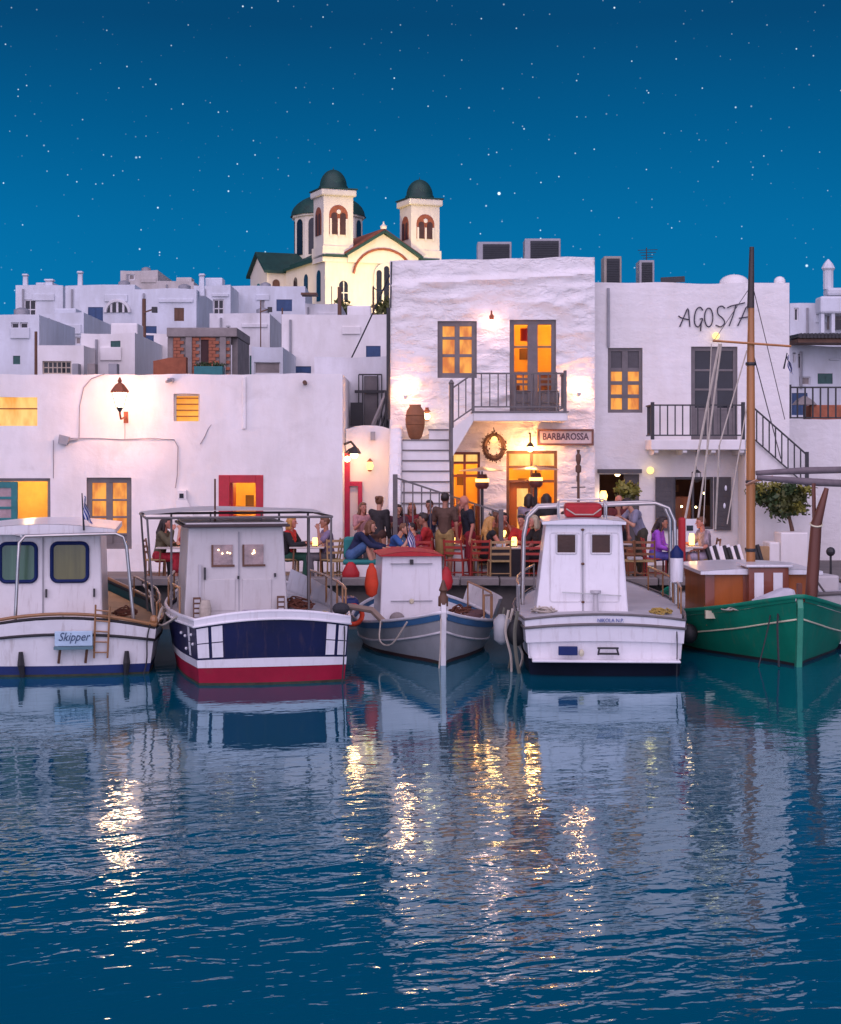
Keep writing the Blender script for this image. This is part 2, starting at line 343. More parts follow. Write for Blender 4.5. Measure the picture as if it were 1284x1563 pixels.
def water_material():
    m, t, b = newmat('harbour_water'); L = t.links.new
    t.nodes.remove(b); out = t.nodes['Material Output']
    geo = N(t, 'ShaderNodeNewGeometry')
    def layer(scale, rot, sx, sy, detail, rough=0.5):
        mp = N(t, 'ShaderNodeMapping', vector_type='TEXTURE'); mp.inputs['Rotation'].default_value = (0, 0, R(rot)); mp.inputs['Scale'].default_value = (1 / sx, 1 / sy, 1); L(geo.outputs['Position'], mp.inputs[0])
        nz = N(t, 'ShaderNodeTexNoise', i_Scale=scale, i_Detail=detail, i_Roughness=rough, i_Distortion=0.4); L(mp.outputs[0], nz.inputs['Vector'])
        return nz.outputs[0]
    a = layer(4.2, 24, 0.62, 1.0, 2.0)
    c = layer(10.0, 8, 0.65, 1.0, 2.0)
    d = layer(0.7, 20, 0.7, 1.0, 1.0)
    patch = layer(0.16, 0, 0.7, 1.6, 2.0)
    # calmer in the lee of the moored boats, livelier on the open water
    sp = N(t, 'ShaderNodeSeparateXYZ'); L(geo.outputs['Position'], sp.inputs[0])
    calm = N(t, 'ShaderNodeMapRange', i_From_Min=24.5, i_From_Max=13.0, i_To_Min=0.20, i_To_Max=1.0); L(sp.outputs['Y'], calm.inputs[0])
    pm = N(t, 'ShaderNodeMapRange', i_From_Min=0.35, i_From_Max=0.65, i_To_Min=0.5, i_To_Max=1.35); L(patch, pm.inputs[0])
    amp = N(t, 'ShaderNodeMath', operation='MULTIPLY'); L(calm.outputs[0], amp.inputs[0]); L(pm.outputs[0], amp.inputs[1])
    def sc(x, k):
        n = N(t, 'ShaderNodeMath', operation='MULTIPLY'); L(x, n.inputs[0]); n.inputs[1].default_value = k; return n.outputs[0]
    def ad(x, y):
        n = N(t, 'ShaderNodeMath', operation='ADD'); L(x, n.inputs[0]); L(y, n.inputs[1]); return n.outputs[0]
    h = ad(ad(sc(a, 1.0), sc(c, 0.20)), sc(d, 1.3))
    hm = N(t, 'ShaderNodeMath', operation='MULTIPLY'); L(h, hm.inputs[0]); L(amp.outputs[0], hm.inputs[1])
    bp = N(t, 'ShaderNodeBump', i_Strength=1.0, i_Distance=0.0150); L(hm.outputs[0], bp.inputs['Height'])
    gl = N(t, 'ShaderNodeBsdfGlossy', i_Roughness=0.03); gl.inputs['Color'].default_value = (0.70, 0.92, 1.0, 1); L(bp.outputs[0], gl.inputs['Normal'])
    df = N(t, 'ShaderNodeBsdfDiffuse'); df.inputs['Color'].default_value = (0.0, 0.082, 0.128, 1); L(bp.outputs[0], df.inputs['Normal'])
    fr = N(t, 'ShaderNodeFresnel', i_IOR=1.75); L(bp.outputs[0], fr.inputs['Normal'])
    mx = N(t, 'ShaderNodeMixShader'); L(fr.outputs[0], mx.inputs[0]); L(df.outputs[0], mx.inputs[1]); L(gl.outputs[0], mx.inputs[2])
    L(mx.outputs[0], out.inputs['Surface'])
    return m
def build_ground():
    s = MB(); s.grid(lambda u, v: (-160 + 320 * u, -120 + (QY + 0.3 + 120) * v, 0.0), 8, 8)
    tag(s.build('water', water_material()), kind='structure')
    s = MB(); s.box(-160, 160, QY, 46.5, -2.5, QZ)
    q = tag(s.build('quay', quay_stone), kind='structure')
    st = MB(); st.box(-0.39, 0.39, -0.06, 0.5, -0.12, 0.035)
    first = None
    for i in range(30):
        x = -11.6 + i * 0.8 
        if first is None:
            first = st.build('coping_stone', mat('coping_stone', (.20, .18, .17), .85, .25, 2, .4, 10), None, bevel=0.015); first.parent = q
        o = first if i == 0 else share('coping_stone', first, q, (0, 0, 0))
        if i: o.modifiers.new('bevel', 'BEVEL').width = 0.015
        o.location = Vector((x, QY, QZ + 0.004 + random.uniform(-.008, .008))) - q.location
        o.rotation_euler.z = random.uniform(-.012, .012)
    s = MB(); ys = [46.4, 47] + [50 + 8 * i for i in range(26)] + [300, 400, 600, 1000, 2500]
    n = 40
    vs = [((-1 + 2 * i / n) * (160 + y * 0.6), y, terrain_z(y) + (0 if y > 260 else noise.noise((i * .7, y * .05, 0)) * 0.8 * min(1, max(0, (y - 50) / 40)))) for y in ys for i in range(n + 1)]
    s.add(vs, [(j * (n + 1) + i, j * (n + 1) + i + 1, (j + 1) * (n + 1) + i + 1, (j + 1) * (n + 1) + i) for j in range(len(ys) - 1) for i in range(n)])
    tag(s.build('hillside', earth), kind='structure')
build_ground()

# ------------------------------------------------------------------ walls with real openings
def wall_mesh(x0, x1, z0, z1, yf, depth, openings, amp=0.012, cell=0.16, relief=None, rev=0.28, parapet=0.45, seed=0, top=None):
    s = MB()
    def lines(a, b, marks):
        n = max(1, round((b - a) / cell)); L = [a + (b - a) * i / n for i in range(n + 1)]
        marks = sorted({round(m, 5) for m in marks if a < m < b})
        L = [x for x in L if x in (a, b) or all(abs(x - m) > cell * 0.35 for m in marks)]
        return sorted(set(L + marks))
    openings = [tuple(round(q, 5) for q in o_) for o_ in openings]; xs = lines(x0, x1, [o[0] for o in openings] + [o[1] for o in openings]); zs = lines(z0, z1, [o[2] for o in openings] + [o[3] for o in openings])
    def disp(x, z):
        d = noise.noise((x * 1.1 + seed, z * 1.1, 3.3)) * amp + noise.noise((x * 4.1 + seed, z * 4.1, 1.3)) * amp * 0.45
        if relief: d += relief(x, z)
        return d
    topf = top or (lambda x: noise.noise((x * 0.9 + seed, 7.7, 0)) * 0.035 + noise.noise((x * 3.1, 2.2, seed)) * 0.012)
    nx, nz = len(xs), len(zs)
    P = {}
    for j, z in enumerate(zs):
        for i, x in enumerate(xs):
            zz = z + (topf(x) * max(0, (z - z1 + 1.0)) if z > z1 - 1.0 else 0)
            P[i, j] = len(s.v); s.v.append((x, yf + disp(x, z) * (0.25 if i in (0, nx - 1) else 1), zz))
    def hole(i, j):
        x = (xs[i] + xs[i + 1]) / 2; z = (zs[j] + zs[j + 1]) / 2
        return any(o[0] < x < o[1] and o[2] < z < o[3] for o in openings)
    B = {}
    def back(i, j):
        if (i, j) not in B: B[i, j] = len(s.v); s.v.append((xs[i], yf + rev, zs[j]))
        return B[i, j]
    H = {(i, j): hole(i, j) for i in range(nx - 1) for j in range(nz - 1)}
    for (i, j), h in H.items():
        if not h: s.f.append((P[i, j], P[i + 1, j], P[i + 1, j + 1], P[i, j + 1])); continue
        for (di, dj, a, b) in ((-1, 0, (i, j), (i, j + 1)), (1, 0, (i + 1, j), (i + 1, j + 1)), (0, -1, (i, j), (i + 1, j)), (0, 1, (i, j + 1), (i + 1, j + 1))):
            if not H.get((i + di, j + dj), False) and (i + di, j + dj) in H: s.f.append((P[a], P[b], back(*b), back(*a)))
    # parapet top, its inner face, the roof, the sides and the back
    tf = [P[i, nz - 1] for i in range(nx)]; ti = []; tr = []; tb = []
    for i, x in enumerate(xs):
        zt = s.v[tf[i]][2]
        ti.append(len(s.v)); s.v.append((x, yf + 0.3, zt - 0.01)); tr.append(len(s.v)); s.v.append((x, yf + 0.3, z1 - parapet)); tb.append(len(s.v)); s.v.append((x, yf + depth, z1 - parapet))
    for i in range(nx - 1):
        s.f += [(tf[i], tf[i + 1], ti[i + 1], ti[i]), (ti[i], ti[i + 1], tr[i + 1], tr[i]), (tr[i], tr[i + 1], tb[i + 1], tb[i])]
    for i in (0, nx - 1):
        k = len(s.v); x = xs[i]; s.v += [(x, yf + 0.3, z0), (x, yf + depth, z0), (x, yf + depth, z1 - parapet), (x, yf + depth, z1 - 0.02), (x, yf + 0.3, z1 - 0.02)]
        s.f.append(tuple([P[i, j] for j in range(nz)] + [ti[0 if i == 0 else nx - 1], k]))
        s.f.append((k, k + 1, k + 3, ti[0 if i == 0 else nx - 1]))
    k = len(s.v); s.v += [(x0, yf + depth, z0), (x1, yf + depth, z0), (x1, yf + depth, z1 - 0.02), (x0, yf + depth, z1 - 0.02)]; s.f.append((k, k + 1, k + 2, k + 3))
    return s
def op(px0, px1, py0, py1, D): return (X(px0, D), X(px1, D), Z(py1, D), Z(py0, D))

def window(root, o, yf, cols=2, rows=(0.3, 0.35, 0.35), frame=None, pane=None, fw=0.10, mw=0.05, rec=0.06, name='window', split=None, proud=0.0, sill=False, mid=None, lower=None):
    """frame and glazing bars in one mesh, every pane a part of its own; rows from the top, rows in `lower` are solid panels"""
    x0, x1, z0, z1 = o; y = yf + rec
    s = MB(); t = 0.07
    s.box(x0, x0 + fw, y, y + t, z0, z1); s.box(x1 - fw, x1, y, y + t, z0, z1); s.box(x0 + fw, x1 - fw, y, y + t, z1 - fw, z1); s.box(x0 + fw, x1 - fw, y, y + t, z0, z0 + fw)
    gx0, gx1, gz0, gz1 = x0 + fw, x1 - fw, z0 + fw, z1 - fw
    zc = gz1; ph = gz1 - gz0; bands = []
    for i, r in enumerate(rows):
        zn = zc - r * ph / sum(rows); bands.append((zn, zc)); zc = zn
        if i < len(rows) - 1: s.box(gx0, gx1, y + 0.008, y + t - 0.008, zn - mw / 2, zn + mw / 2)
    mids = mid or mw
    for c in range(1, cols):
        xc = gx0 + (gx1 - gx0) * c / cols; s.box(xc - mids / 2, xc + mids / 2, y - 0.004, y + t - 0.004, gz0, gz1)
    wobj = s.build(name, frame, root, bevel=0.006)
    for i, (a, b) in enumerate(bands):
        for c in range(cols):
            xa = gx0 + (gx1 - gx0) * c / cols; xb = gx0 + (gx1 - gx0) * (c + 1) / cols
            if lower and i in lower:
                MB().box(xa - .004, xb + .004, y + 0.022, y + 0.045, a - .004, b + .004).build('panel', frame, wobj)
            else:
                p = pane(i, c) if callable(pane) else pane
                if p: MB().box(xa - .004, xb + .004, y + 0.03, y + 0.04, a - .004, b + .004).build('pane', p, wobj)
    if sill: MB().box(x0 - 0.06, x1 + 0.06, yf - 0.05, yf + 0.15, z0 - 0.06, z0 - 0.003).build('sill', sill, wobj, bevel=0.01)
    return wobj
def room(root, o, yf, depth, power, m=None, color=(1.0, 0.62, 0.22), bulb=True, furn=True):
    """the lit room seen through an opening, with its hanging bulb"""
    m = m or room_warm
    x0, x1, z0, z1 = o; a, b = x0 - 0.5, x1 + 0.5; zb, zt = z0 - 0.25, z1 + 0.3; y0, y1 = yf + 0.285, yf + depth
    s = MB(); s.add([(a, y0, zb), (b, y0, zb), (b, y1, zb), (a, y1, zb), (a, y0, zt), (b, y0, zt), (b, y1, zt), (a, y1, zt)], [(0, 1, 2, 3), (4, 5, 6, 7), (3, 2, 6, 7), (0, 3, 7, 4), (1, 2, 6, 5)])
    r = s.build('room', m, root)
    cx, cy = (x0 + x1) / 2 + 0.1 * (x1 - x0), yf + depth * 0.55
    if bulb:
        MB().tube([(cx, cy, zt), (cx, cy, zt - 0.22)], 0.012, 5).build('pendant_cord', iron_black, r)
        MB().ball((cx, cy, zt - 0.30), 0.07, 10, 8).build('bulb', bulb_m, r, smooth=60)
        lamp(r, (cx, cy, zt - 0.30), power, color, 0.085)
    if furn:
        for k in range(2):
            xx = a + 0.25 + (b - a - 0.6) * (0.1 + 0.65 * k); MB().box(xx, xx + 0.35 + 0.2 * random.random(), y1 - 0.4, y1 - 0.02, zb, zb + (z1 - z0) * random.uniform(0.35, 0.6)).build('cupboard', brown_wood, r)
        MB().box(a + (b - a) * 0.42, a + (b - a) * 0.52, y1 - 0.03, y1 - 0.002, zb + (zt - zb) * 0.60, zb + (zt - zb) * 0.70).build('picture', brown_wood, r)
    return r
def railing(root, pts, h, spacing, m, r_top=0.028, r_bal=0.014, low=0.10, name='railing', post_r=0.035, posts=(0, -1)):
    """flat-topped iron railing through ground points pts; every baluster a sub-part"""
    pts = [Vector(p) for p in pts]; s = MB()
    for a, b in zip(pts[:-1], pts[1:]):
        s.bar(a + Vector((0, 0, h)), b + Vector((0, 0, h)), r_top * 2, r_top * 1.3); s.bar(a + Vector((0, 0, low)), b + Vector((0, 0, low)), r_top * 1.2, r_top * 1.2)
    rail = s.build(name, m, root)
    for i in posts:
        p = pts[i]; MB().box(p.x - post_r, p.x + post_r, p.y - post_r, p.y + post_r, p.z, p.z + h + 0.07).build('post', m, rail, bevel=0.006)
    first = None; off = Vector(ORG.get(root.name, (0, 0, 0)))
    for a, b in zip(pts[:-1], pts[1:]):
        n = max(1, round((b - a).length / spacing))
        for i in range(1, n):
            p = a.lerp(b, i / n)
            if first is None:
                first = MB().box(-r_bal, r_bal, -r_bal, r_bal, low, h).build('baluster', m, rail); first.data.transform(Matrix.Translation(off)); first.location = p - off
            else: share('baluster', first, rail, p - off)
    return rail

# ================================================================== LEFT HOUSE
def build_left_house():
    D = DL; yf = D
    x0, x1 = X(-150, D), X(523, D); z1 = Z(571, D)
    root = thing('harbour_house', 'low white harbour house with red doorway and lantern on its wall', 'house', ((x0 + x1) / 2, yf + 2, QZ - 0.2))
    O = [op(-6, 57, 606, 650, D), op(265, 305, 601, 643, D), op(-60, 77, 730, 880, D), op(132, 201, 729, 838, D), op(334, 402, 725, 890, D)]
    O = [(a, b, max(c, QZ + 0.002), d) for a, b, c, d in O]
    wall_mesh(x0, x1, QZ - 0.2, z1, yf, 7.0, O, 0.030, 0.11, parapet=0.35, seed=2).build('wall', white_wall, root, smooth=40)
    MB().box(X(370, D), X(376, D), yf - 0.05, yf + 0.01, Z(655, D), z1 - 0.06).build('drain_pipe', white_wall, root, bevel=0.02)
    # small high windows
    o = O[0]; MB().box(o[0], o[1], yf + 0.20, yf + 0.22, o[2], o[3]).build('pane', lit_yellow, root)
    MB().box(o[0], o[1], yf + 0.15, yf + 0.19, (o[2] + o[3]) / 2 + 0.05, (o[2] + o[3]) / 2 + 0.08).build('window_bar', orange_wood, root)
    o = O[1]
    sw = MB()
    sw.box(o[0], o[0] + 0.05, yf + 0.08, yf + 0.14, o[2], o[3]); sw.box(o[1] - 0.04, o[1], yf + 0.08, yf + 0.14, o[2], o[3]); sw.box(o[0] + .05, o[1] - .04, yf + 0.08, yf + 0.14, o[3] - 0.05, o[3])
    sh = sw.build('louvre_window', mat('pale_frame', (0.6, 0.5, 0.42), 0.6), root)
    MB().box(o[0] + 0.01, o[1] - 0.01, yf + 0.19, yf + 0.2, o[2] + 0.005, o[3] - 0.005).build('pane', lit_slats, sh)
    for k in range(4):
        z = o[2] + (o[3] - o[2]) * (0.16 + 0.22 * k); MB().box(o[0] + 0.05, o[1] - 0.04, yf + 0.10, yf + 0.15, z, z + 0.028, ).build('slat', orange_wood, sh)
    # window with teal shutter
    o = O[2]; room(root, o, yf, 2.4, 230, color=(1.0, 0.70, 0.32), furn=False)
    xa = X(26, D)
    fr = MB(); fr.box(o[1] - 0.07, o[1], yf + 0.04, yf + 0.14, o[2], o[3] - 0.07); fr.box(o[0], o[1], yf + 0.04, yf + 0.14, o[3] - 0.07, o[3]); fo = fr.build('window', grey_frame, root)
    window(root, (X(-30, D), xa, Z(800, D), o[3] - 0.08), yf, 1, (1, 1, 1), teal_paint, mat('pinkish_glass', (0.35, 0.24, 0.25), 0.1, 0.3), 0.14, 0.06, rec=0.03, name='teal_shutter')
    # grey casement
    window(root, O[3], yf, 2, (1, 1, 1, 0.55), grey_frame, lit_orange, 0.12, 0.045, mid=0.15, lower=(3,))
    # red doorway
    o = O[4]; room(root, o, yf, 2.6, 210, color=(1.0, 0.60, 0.18))
    s = MB(); s.box(o[0], o[0] + 0.25, yf - 0.02, yf + 0.12, o[2], o[3]); s.box(o[1] - 0.17, o[1], yf - 0.02, yf + 0.12, o[2], o[3]); s.box(o[0] + 0.25, o[1] - 0.17, yf - 0.02, yf + 0.12, o[3] - 0.18, o[3])
    s.build('door_frame', red_paint, root, bevel=0.01)
    MB().box(o[0] + 0.25, o[0] + 0.31, yf + 0.12, yf + 0.75, o[2] + 0.01, o[3] - 0.18).build('open_door', red_paint, root)
    # cables fixed to the wall
    def c(pts, r=0.010):
        return MB().tube([(X(a, D), yf - 0.02, Z(b, D)) for a, b in pts], r, 5).build('wall_cable', cable_m, root)
    c([(160, 571), (140, 578), (128, 592), (122, 620), (121, 668)]); c([(108, 669), (150, 669), (185, 671), (230, 669), (266, 671), (272, 682), (271, 725), (268, 745)]); c([(82, 672), (82, 730)]); c([(191, 640), (191, 670)], 0.007)
    c([(323, 648), (318, 655), (312, 668), (306, 678)])
    m = MB(); m.box(X(257, D), X(266, D), yf - 0.14, yf, Z(583, D), Z(577, D)); m.bar((X(262, D), yf - 0.14, Z(580, D)), (X(257, D), yf - 0.3, Z(584, D)), 0.05, 0.05); m.build('security_camera', metal_box, root)
    m = MB(); m.tube([(X(466, D), yf + 0.01, Z(585, D)), (X(466, D), yf - 0.18, Z(584, D))], 0.05, 8); m.build('spout', brown_wood, root)
    # white electric meter box low on the wall
    m = MB(); m.frust((X(268, D), X(300, D), yf - 0.16, yf), (X(271, D), X(287, D), yf - 0.16, yf), Z(795, D), Z(762, D)); m.box(X(272, D), X(286, D), yf - 0.16, yf, Z(762, D) + .002, Z(748, D)); b = m.build('meter_box', white_wall, root, bevel=0.01)
    MB().box(X(275.5, D), X(282, D), yf - 0.172, yf - 0.16, Z(760, D), Z(753, D)).build('meter_glass', dark_glass, b)
    # floodlight, unlit
    m = MB(); m.prism([(X(90, D), yf - 0.12, Z(677, D)), (X(104, D), yf - 0.12, Z(680, D)), (X(108, D), yf - 0.12, Z(667, D)), (X(92, D), yf - 0.12, Z(663, D))], (0, 0.1, 0)); m.bar((X(106, D), yf - 0.06, Z(672, D)), (X(119, D), yf - 0.02, Z(670, D)), 0.05, 0.05)
    m.build('wall_floodlight', metal_box, root, bevel=0.01)
    # antenna-like finial above the red door is a boat mast; the step in front
    MB().box(o[0] - 0.3, o[1] + 0.3, yf - 0.35, yf - 0.02, QZ + 0.003, QZ + 0.12).build('door_step', concrete, root, bevel=0.02)
build_left_house()

def wall_lantern(px, py, D, s, power, label, rad=0.09):
    """hexagonal street lantern on a scroll bracket; py is the row of the glass centre"""
    x, z = X(px, D), Z(py, D); y = D - 0.80
    r = thing('wall_lantern', label, 'lantern', (x, D, z - 0.32 * s))
    MB().lathe([(0.07 * s, -0.16 * s), (0.155 * s, 0.16 * s)], (x, y, z), 6).build('glass', lantern_m, r)
    MB().lathe([(0.21 * s, 0.165 * s), (0.20 * s, 0.20 * s), (0.10 * s, 0.34 * s), (0.035 * s, 0.38 * s), (0.05 * s, 0.42 * s), (0.012 * s, 0.50 * s)], (x, y, z), 6).build('cap', terra, r)
    cg = MB(); 
    for k in range(6):
        a = math.pi / 3 * k; cg.bar((x + 0.075 * s * math.cos(a), y + 0.075 * s * math.sin(a), z - 0.17 * s), (x + 0.162 * s * math.cos(a), y + 0.162 * s * math.sin(a), z + 0.17 * s), 0.014 * s)
    cg.lathe([(0.03 * s, -0.26 * s), (0.085 * s, -0.165 * s)], (x, y, z), 6); cg.build('cage', iron_black, r)
    b = MB(); b.tube([(x, y, z - 0.22 * s), (x, y + 0.02, z - 0.32 * s), (x, y + 0.14, z - 0.42 * s), (x, D - 0.03, z - 0.36 * s)], 0.024 * s, 6); b.box(x - 0.05 * s, x + 0.05 * s, D - 0.03, D, z - 0.5 * s, z - 0.24 * s); b.build('bracket', terra, r)
    lamp(r, (x, y, z), power, (1.0, 0.44, 0.22), 0.26 * s)
wall_lantern(192.5, 612, DL, 1.0, 175, 'lit wall lantern with pointed cap on the white left house')

# ================================================================== HOUSE WITH OUTSIDE STAIR
def barb_relief(x, z):
    a = noise.noise((x * 1.9, z * 4.6, 0.4)); b = noise.noise((x * 4.2 + 9, z * 9.5, 1.4)); d = -0.10 * max(0, a) - 0.025 * b
    line = Z(433, DB) + (x - X(597, DB)) * 0.045 + 0.04 * noise.noise((x * 1.3, 4, 4))
    k = max(0.0, min(1.0, (z - line) / 0.10)); ridge = math.exp(-((z - line + 0.02) / 0.06) ** 2) * -0.05
    return d * (1 - 0.7 * k) + 0.06 * k + ridge
def build_stair_house():
    D = DB; yf = D; x0, x1 = X(595, D), X(908, D); z1 = Z(395, D)
    root = thing('stair_house', 'tall rough whitewashed house with balcony, outside stair and orange lit windows', 'house', ((x0 + x1) / 2, yf + 2, QZ - 0.2))
    O = [op(668, 728, 490, 577, D), op(778, 849, 488, 631, D), op(686, 733, 690, 870, D), op(773, 851, 688, 880, D)]
    O[2] = O[2][:2] + (QZ + 0.45, O[2][3]); O[3] = O[3][:2] + (QZ + 0.002, O[3][3])
    sl = lambda x: (x - x0) / (x1 - x0) * 0.10 - 0.05 + noise.noise((x * 1.3, 7.7, 0)) * 0.03
    wall_mesh(x0, x1, QZ - 0.2, z1, yf, 8.0, O, 0.014, 0.055, relief=barb_relief, parapet=0.3, seed=11, top=sl).build('wall', white_rough, root, smooth=50)
    window(root, O[0], yf, 2, (0.68, 1.0, 1.0), grey_frame, lit_orange, 0.12, 0.07, mid=0.12, sill=None)
    # balcony door: two tall leaves
    room(root, O[1], yf, 2.6, 230, color=(1.0, 0.50, 0.10), furn=True)
    window(root, O[1], yf, 2, (0.85, 1.0, 0.75, 0.62), grey_frame, lambda i, c: None, 0.11, 0.045, mid=0.24, name='balcony_door', lower=(3,))
    MB().tube([(O[1][0] + 0.42, yf + 0.8, O[1][3] - 0.15), (O[1][0] + 0.42, yf + 0.8, O[1][3] - 0.45)], 0.12, 8).build('hanging_basket', red_paint, root)
    # ground floor openings
    room(root, O[2], yf, 2.2, 260, color=(1.0, 0.52, 0.11)); room(root, O[3], yf, 2.6, 300, color=(1.0, 0.50, 0.10))
    tr = mat('red_brown_wood', (0.22, 0.05, 0.025), 0.5)
    window(root, O[2], yf, 2, (0.10, 0.16, 0.85), tr, lambda i, c: lit_yellow if i == 0 else None, 0.06, 0.06, name='ground_window', rec=0.1)
    dd = window(root, O[3], yf, 2, (0.12, 0.13, 0.75), brown_wood, lambda i, c: lit_yellow if i == 0 else None, 0.07, 0.06, name='entrance_frame', rec=0.1)
    # half-open entrance leaf in varnished pine
    o = O[3]; lw = (o[1] - o[0]) * 0.5; zt = o[3] - 0.75; s = MB(); y = yf + 0.2; a = o[0] + 0.08
    s.box(a, a + 0.18, y, y + 0.05, QZ + .01, zt); s.box(a + lw - 0.16, a + lw, y, y + 0.05, QZ + .01, zt); s.box(a + .18, a + lw - 0.16, y, y + 0.05, zt - 0.14, zt); s.box(a + .18, a + lw - 0.16, y, y + 0.05, QZ + .01, QZ + 0.7); s.box(a + .18, a + lw - .16, y + .005, y + .045, QZ + 1.35, QZ + 1.41)
    lf = s.build('door_leaf', orange_wood, root, bevel=0.006)
    MB().box(a + .18, a + lw - .16, y + .02, y + .03, QZ + .7, zt - .14).build('pane', lit_yellow, lf)
    # balcony
    bx0, bx1 = X(722, 38.9), X(866, 38.9); bz = 4.50; by = 38.75
    MB().box(bx0, bx1, by, yf + 0.05, bz - 0.20, bz).build('balcony_slab', white_wall, root, bevel=0.02)
    MB().box(bx0 - 0.02, bx1 + 0.02, by - 0.03, yf - .03, bz + 0.003, bz + 0.03).build('balcony_coping', grey_frame, root)
    px = X(689, 38.9)
    # stair head: steps and sloping soffit to the balcony
    MB().prism([(px, by, 3.45), (px, by, 4.12), (bx0 - .003, by, 4.48), (bx0 - .003, by, 4.28)], (0, yf + 0.05 - by, 0)).build('stair_soffit', white_wall, root)
    railing(root, [(bx0, by + 0.04, bz + .03), (bx1 - 0.06, by + 0.04, bz + .03), (bx1 - 0.06, yf - 0.06, bz + .03)], 0.86, 0.19, iron_grey, posts=(0, 1))
    railing(root, [(px, by + 0.04, 4.16), (bx0, by + 0.04, 4.5)], 0.88, 0.19, iron_grey, name='stair_railing', posts=())
    MB().lathe([(0.055, QZ), (0.055, 5.15), (0.07, 5.17), (0.02, 5.25)], (px, by + 0.04, 0), 10).build('newel_pole', iron_grey, root)
    # upper flight, rising away from the harbour
    sx0, sx1 = X(614, 38.6), px - 0.05; n = 9; rise = 0.235; ztop = 3.86
    for k in range(n):
        z = ztop - rise * k; yy = 39.05 - 0.25 * k
        st = MB().box(sx0, sx1, yy, yf - 0.02 if k == 0 else yy + 0.255, z - rise - (0.25 if k else 0.6), z).build('step', white_wall, root)
        MB().box(sx0, sx1, yy - 0.025, yy + 0.25, z + .002, z + 0.03).build('tread', grey_frame, st)
    MB().box(X(655, 39.5), sx1, 39.4, 39.9, ztop + 0.035, ztop + 0.24).build('step', white_wall, root)
    MB().box(X(654, 39.5), sx1, 39.37, 39.9, ztop + 0.243, ztop + 0.27).build('tread', grey_frame, root)
    # rounded parapet on the outer side of the flight
    prof = [(yf - 0.02, QZ - .1), (36.55, QZ - .1), (36.55, 2.0), (36.7, 2.15), (37.6, 2.75), (38.6, 3.6), (39.2, 4.15), (yf - .02, 4.25)]
    MB().prism([(sx0 - 0.30, a, b) for a, b in prof], (0.295, 0, 0)).build('stair_parapet', white_rough, root, bevel=0.09)
    # landing and lower flight turning to the right
    ly0, ly1 = 36.0, 36.98; lz = 1.72
    MB().box(sx0, sx1, ly0, ly1 + 0.1, QZ - .1, lz).build('landing', white_wall, root, bevel=0.02)
    for k in range(4):
        xx = sx1 + 0.27 * k; z = lz - 0.19 * (k + 1)
        st = MB().box(xx, xx + 0.27, ly0, ly1, QZ - .1, z).build('step', white_wall, root)
        MB().box(xx, xx + 0.29, ly0 - .02, ly1 - .01, z + .002, z + .03).build('tread', grey_frame, st)
    railing(root, [(sx0 - 0.12, ly0 + 0.05, lz + 0.12), (sx1 + 1.05, ly0 + 0.05, lz - 0.62)], 1.22, 0.19, iron_grey, low=0.22, name='lower_railing', post_r=0.05, posts=(0, -1))
    # ledge shelf bolts and vent by the entrance
    MB().box(X(880, D), X(884, D), yf - 0.04, yf - .005, Z(735, D), Z(726, D)).build('intercom', iron_black, root)
    # down-pipe on the left corner
    MB().tube([(X(593, D), yf - 0.02, Z(640, D)), (X(593, D), yf - 0.02, Z(470, D))], 0.045, 8).build('drain_pipe', iron_black, root)
    MB().tube([(X(598, D), yf - .03, Z(400, D)), (X(597, D), yf - .04, Z(440, D)), (X(596.5, D), yf - .04, Z(470, D))], 0.018, 6).build('wall_cable', iron_black, root)
    # wall uplights
    for px_, py_, pw in ((619, 603, 56), (883, 599, 62)):
        x, z = X(px_, D), Z(py_, D)
        MB().lathe([(0.02, -0.10), (0.05, -0.06), (0.055, 0.0)], (x, yf - 0.12, z), 12).build('uplight_cup', white_wall, root, smooth=50)
        u = MB().ball((x, yf - 0.12, z + 0.06), 0.065, 12, 8).build('uplight_bulb', lantern_m, root, smooth=60)
        lamp(root, (x, yf - 0.12, z + 0.06), pw, (1.0, 0.40, 0.15), 0.11)
    # bracket lamp between window and balcony door
    x, z = X(750, D), Z(490, D); s = MB(); s.tube([(x, yf, z + 0.16), (x, yf - 0.14, z + 0.22), (x, yf - 0.22, z + 0.12)], 0.02, 6); s.lathe([(0.05, 0.02), (0.06, 0.10), (0.02, 0.15)], (x, yf - 0.22, z), 10); s.build('bracket_lamp', terra, root)
    MB().ball((x, yf - 0.22, z - 0.05), 0.065, 10, 8).build('bracket_bulb', bulb_m, root, smooth=60); lamp(root, (x, yf - 0.22, z - 0.05), 16, (1.0, 0.42, 0.30), 0.12)
    # lamp over the entrance
    x, z = X(808, D), Z(684, D); s = MB(); s.tube([(x, yf - 0.35, z + 0.36), (x, yf - 0.35, z + 0.1)], 0.025, 6); s.lathe([(0.10, 0.03), (0.06, 0.1), (0.02, 0.14)], (x, yf - 0.35, z), 10); s.bar((x, yf, z + 0.34), (x, yf - 0.36, z + 0.34), 0.03); s.build('entrance_lamp', iron_black, root)
    MB().ball((x, yf - 0.35, z - 0.02), 0.07, 10, 8).build('entrance_bulb', bulb_m, root, smooth=60); lamp(root, (x, yf - 0.35, z - 0.02), 130, (1.0, 0.40, 0.12), 0.14)
build_stair_house()

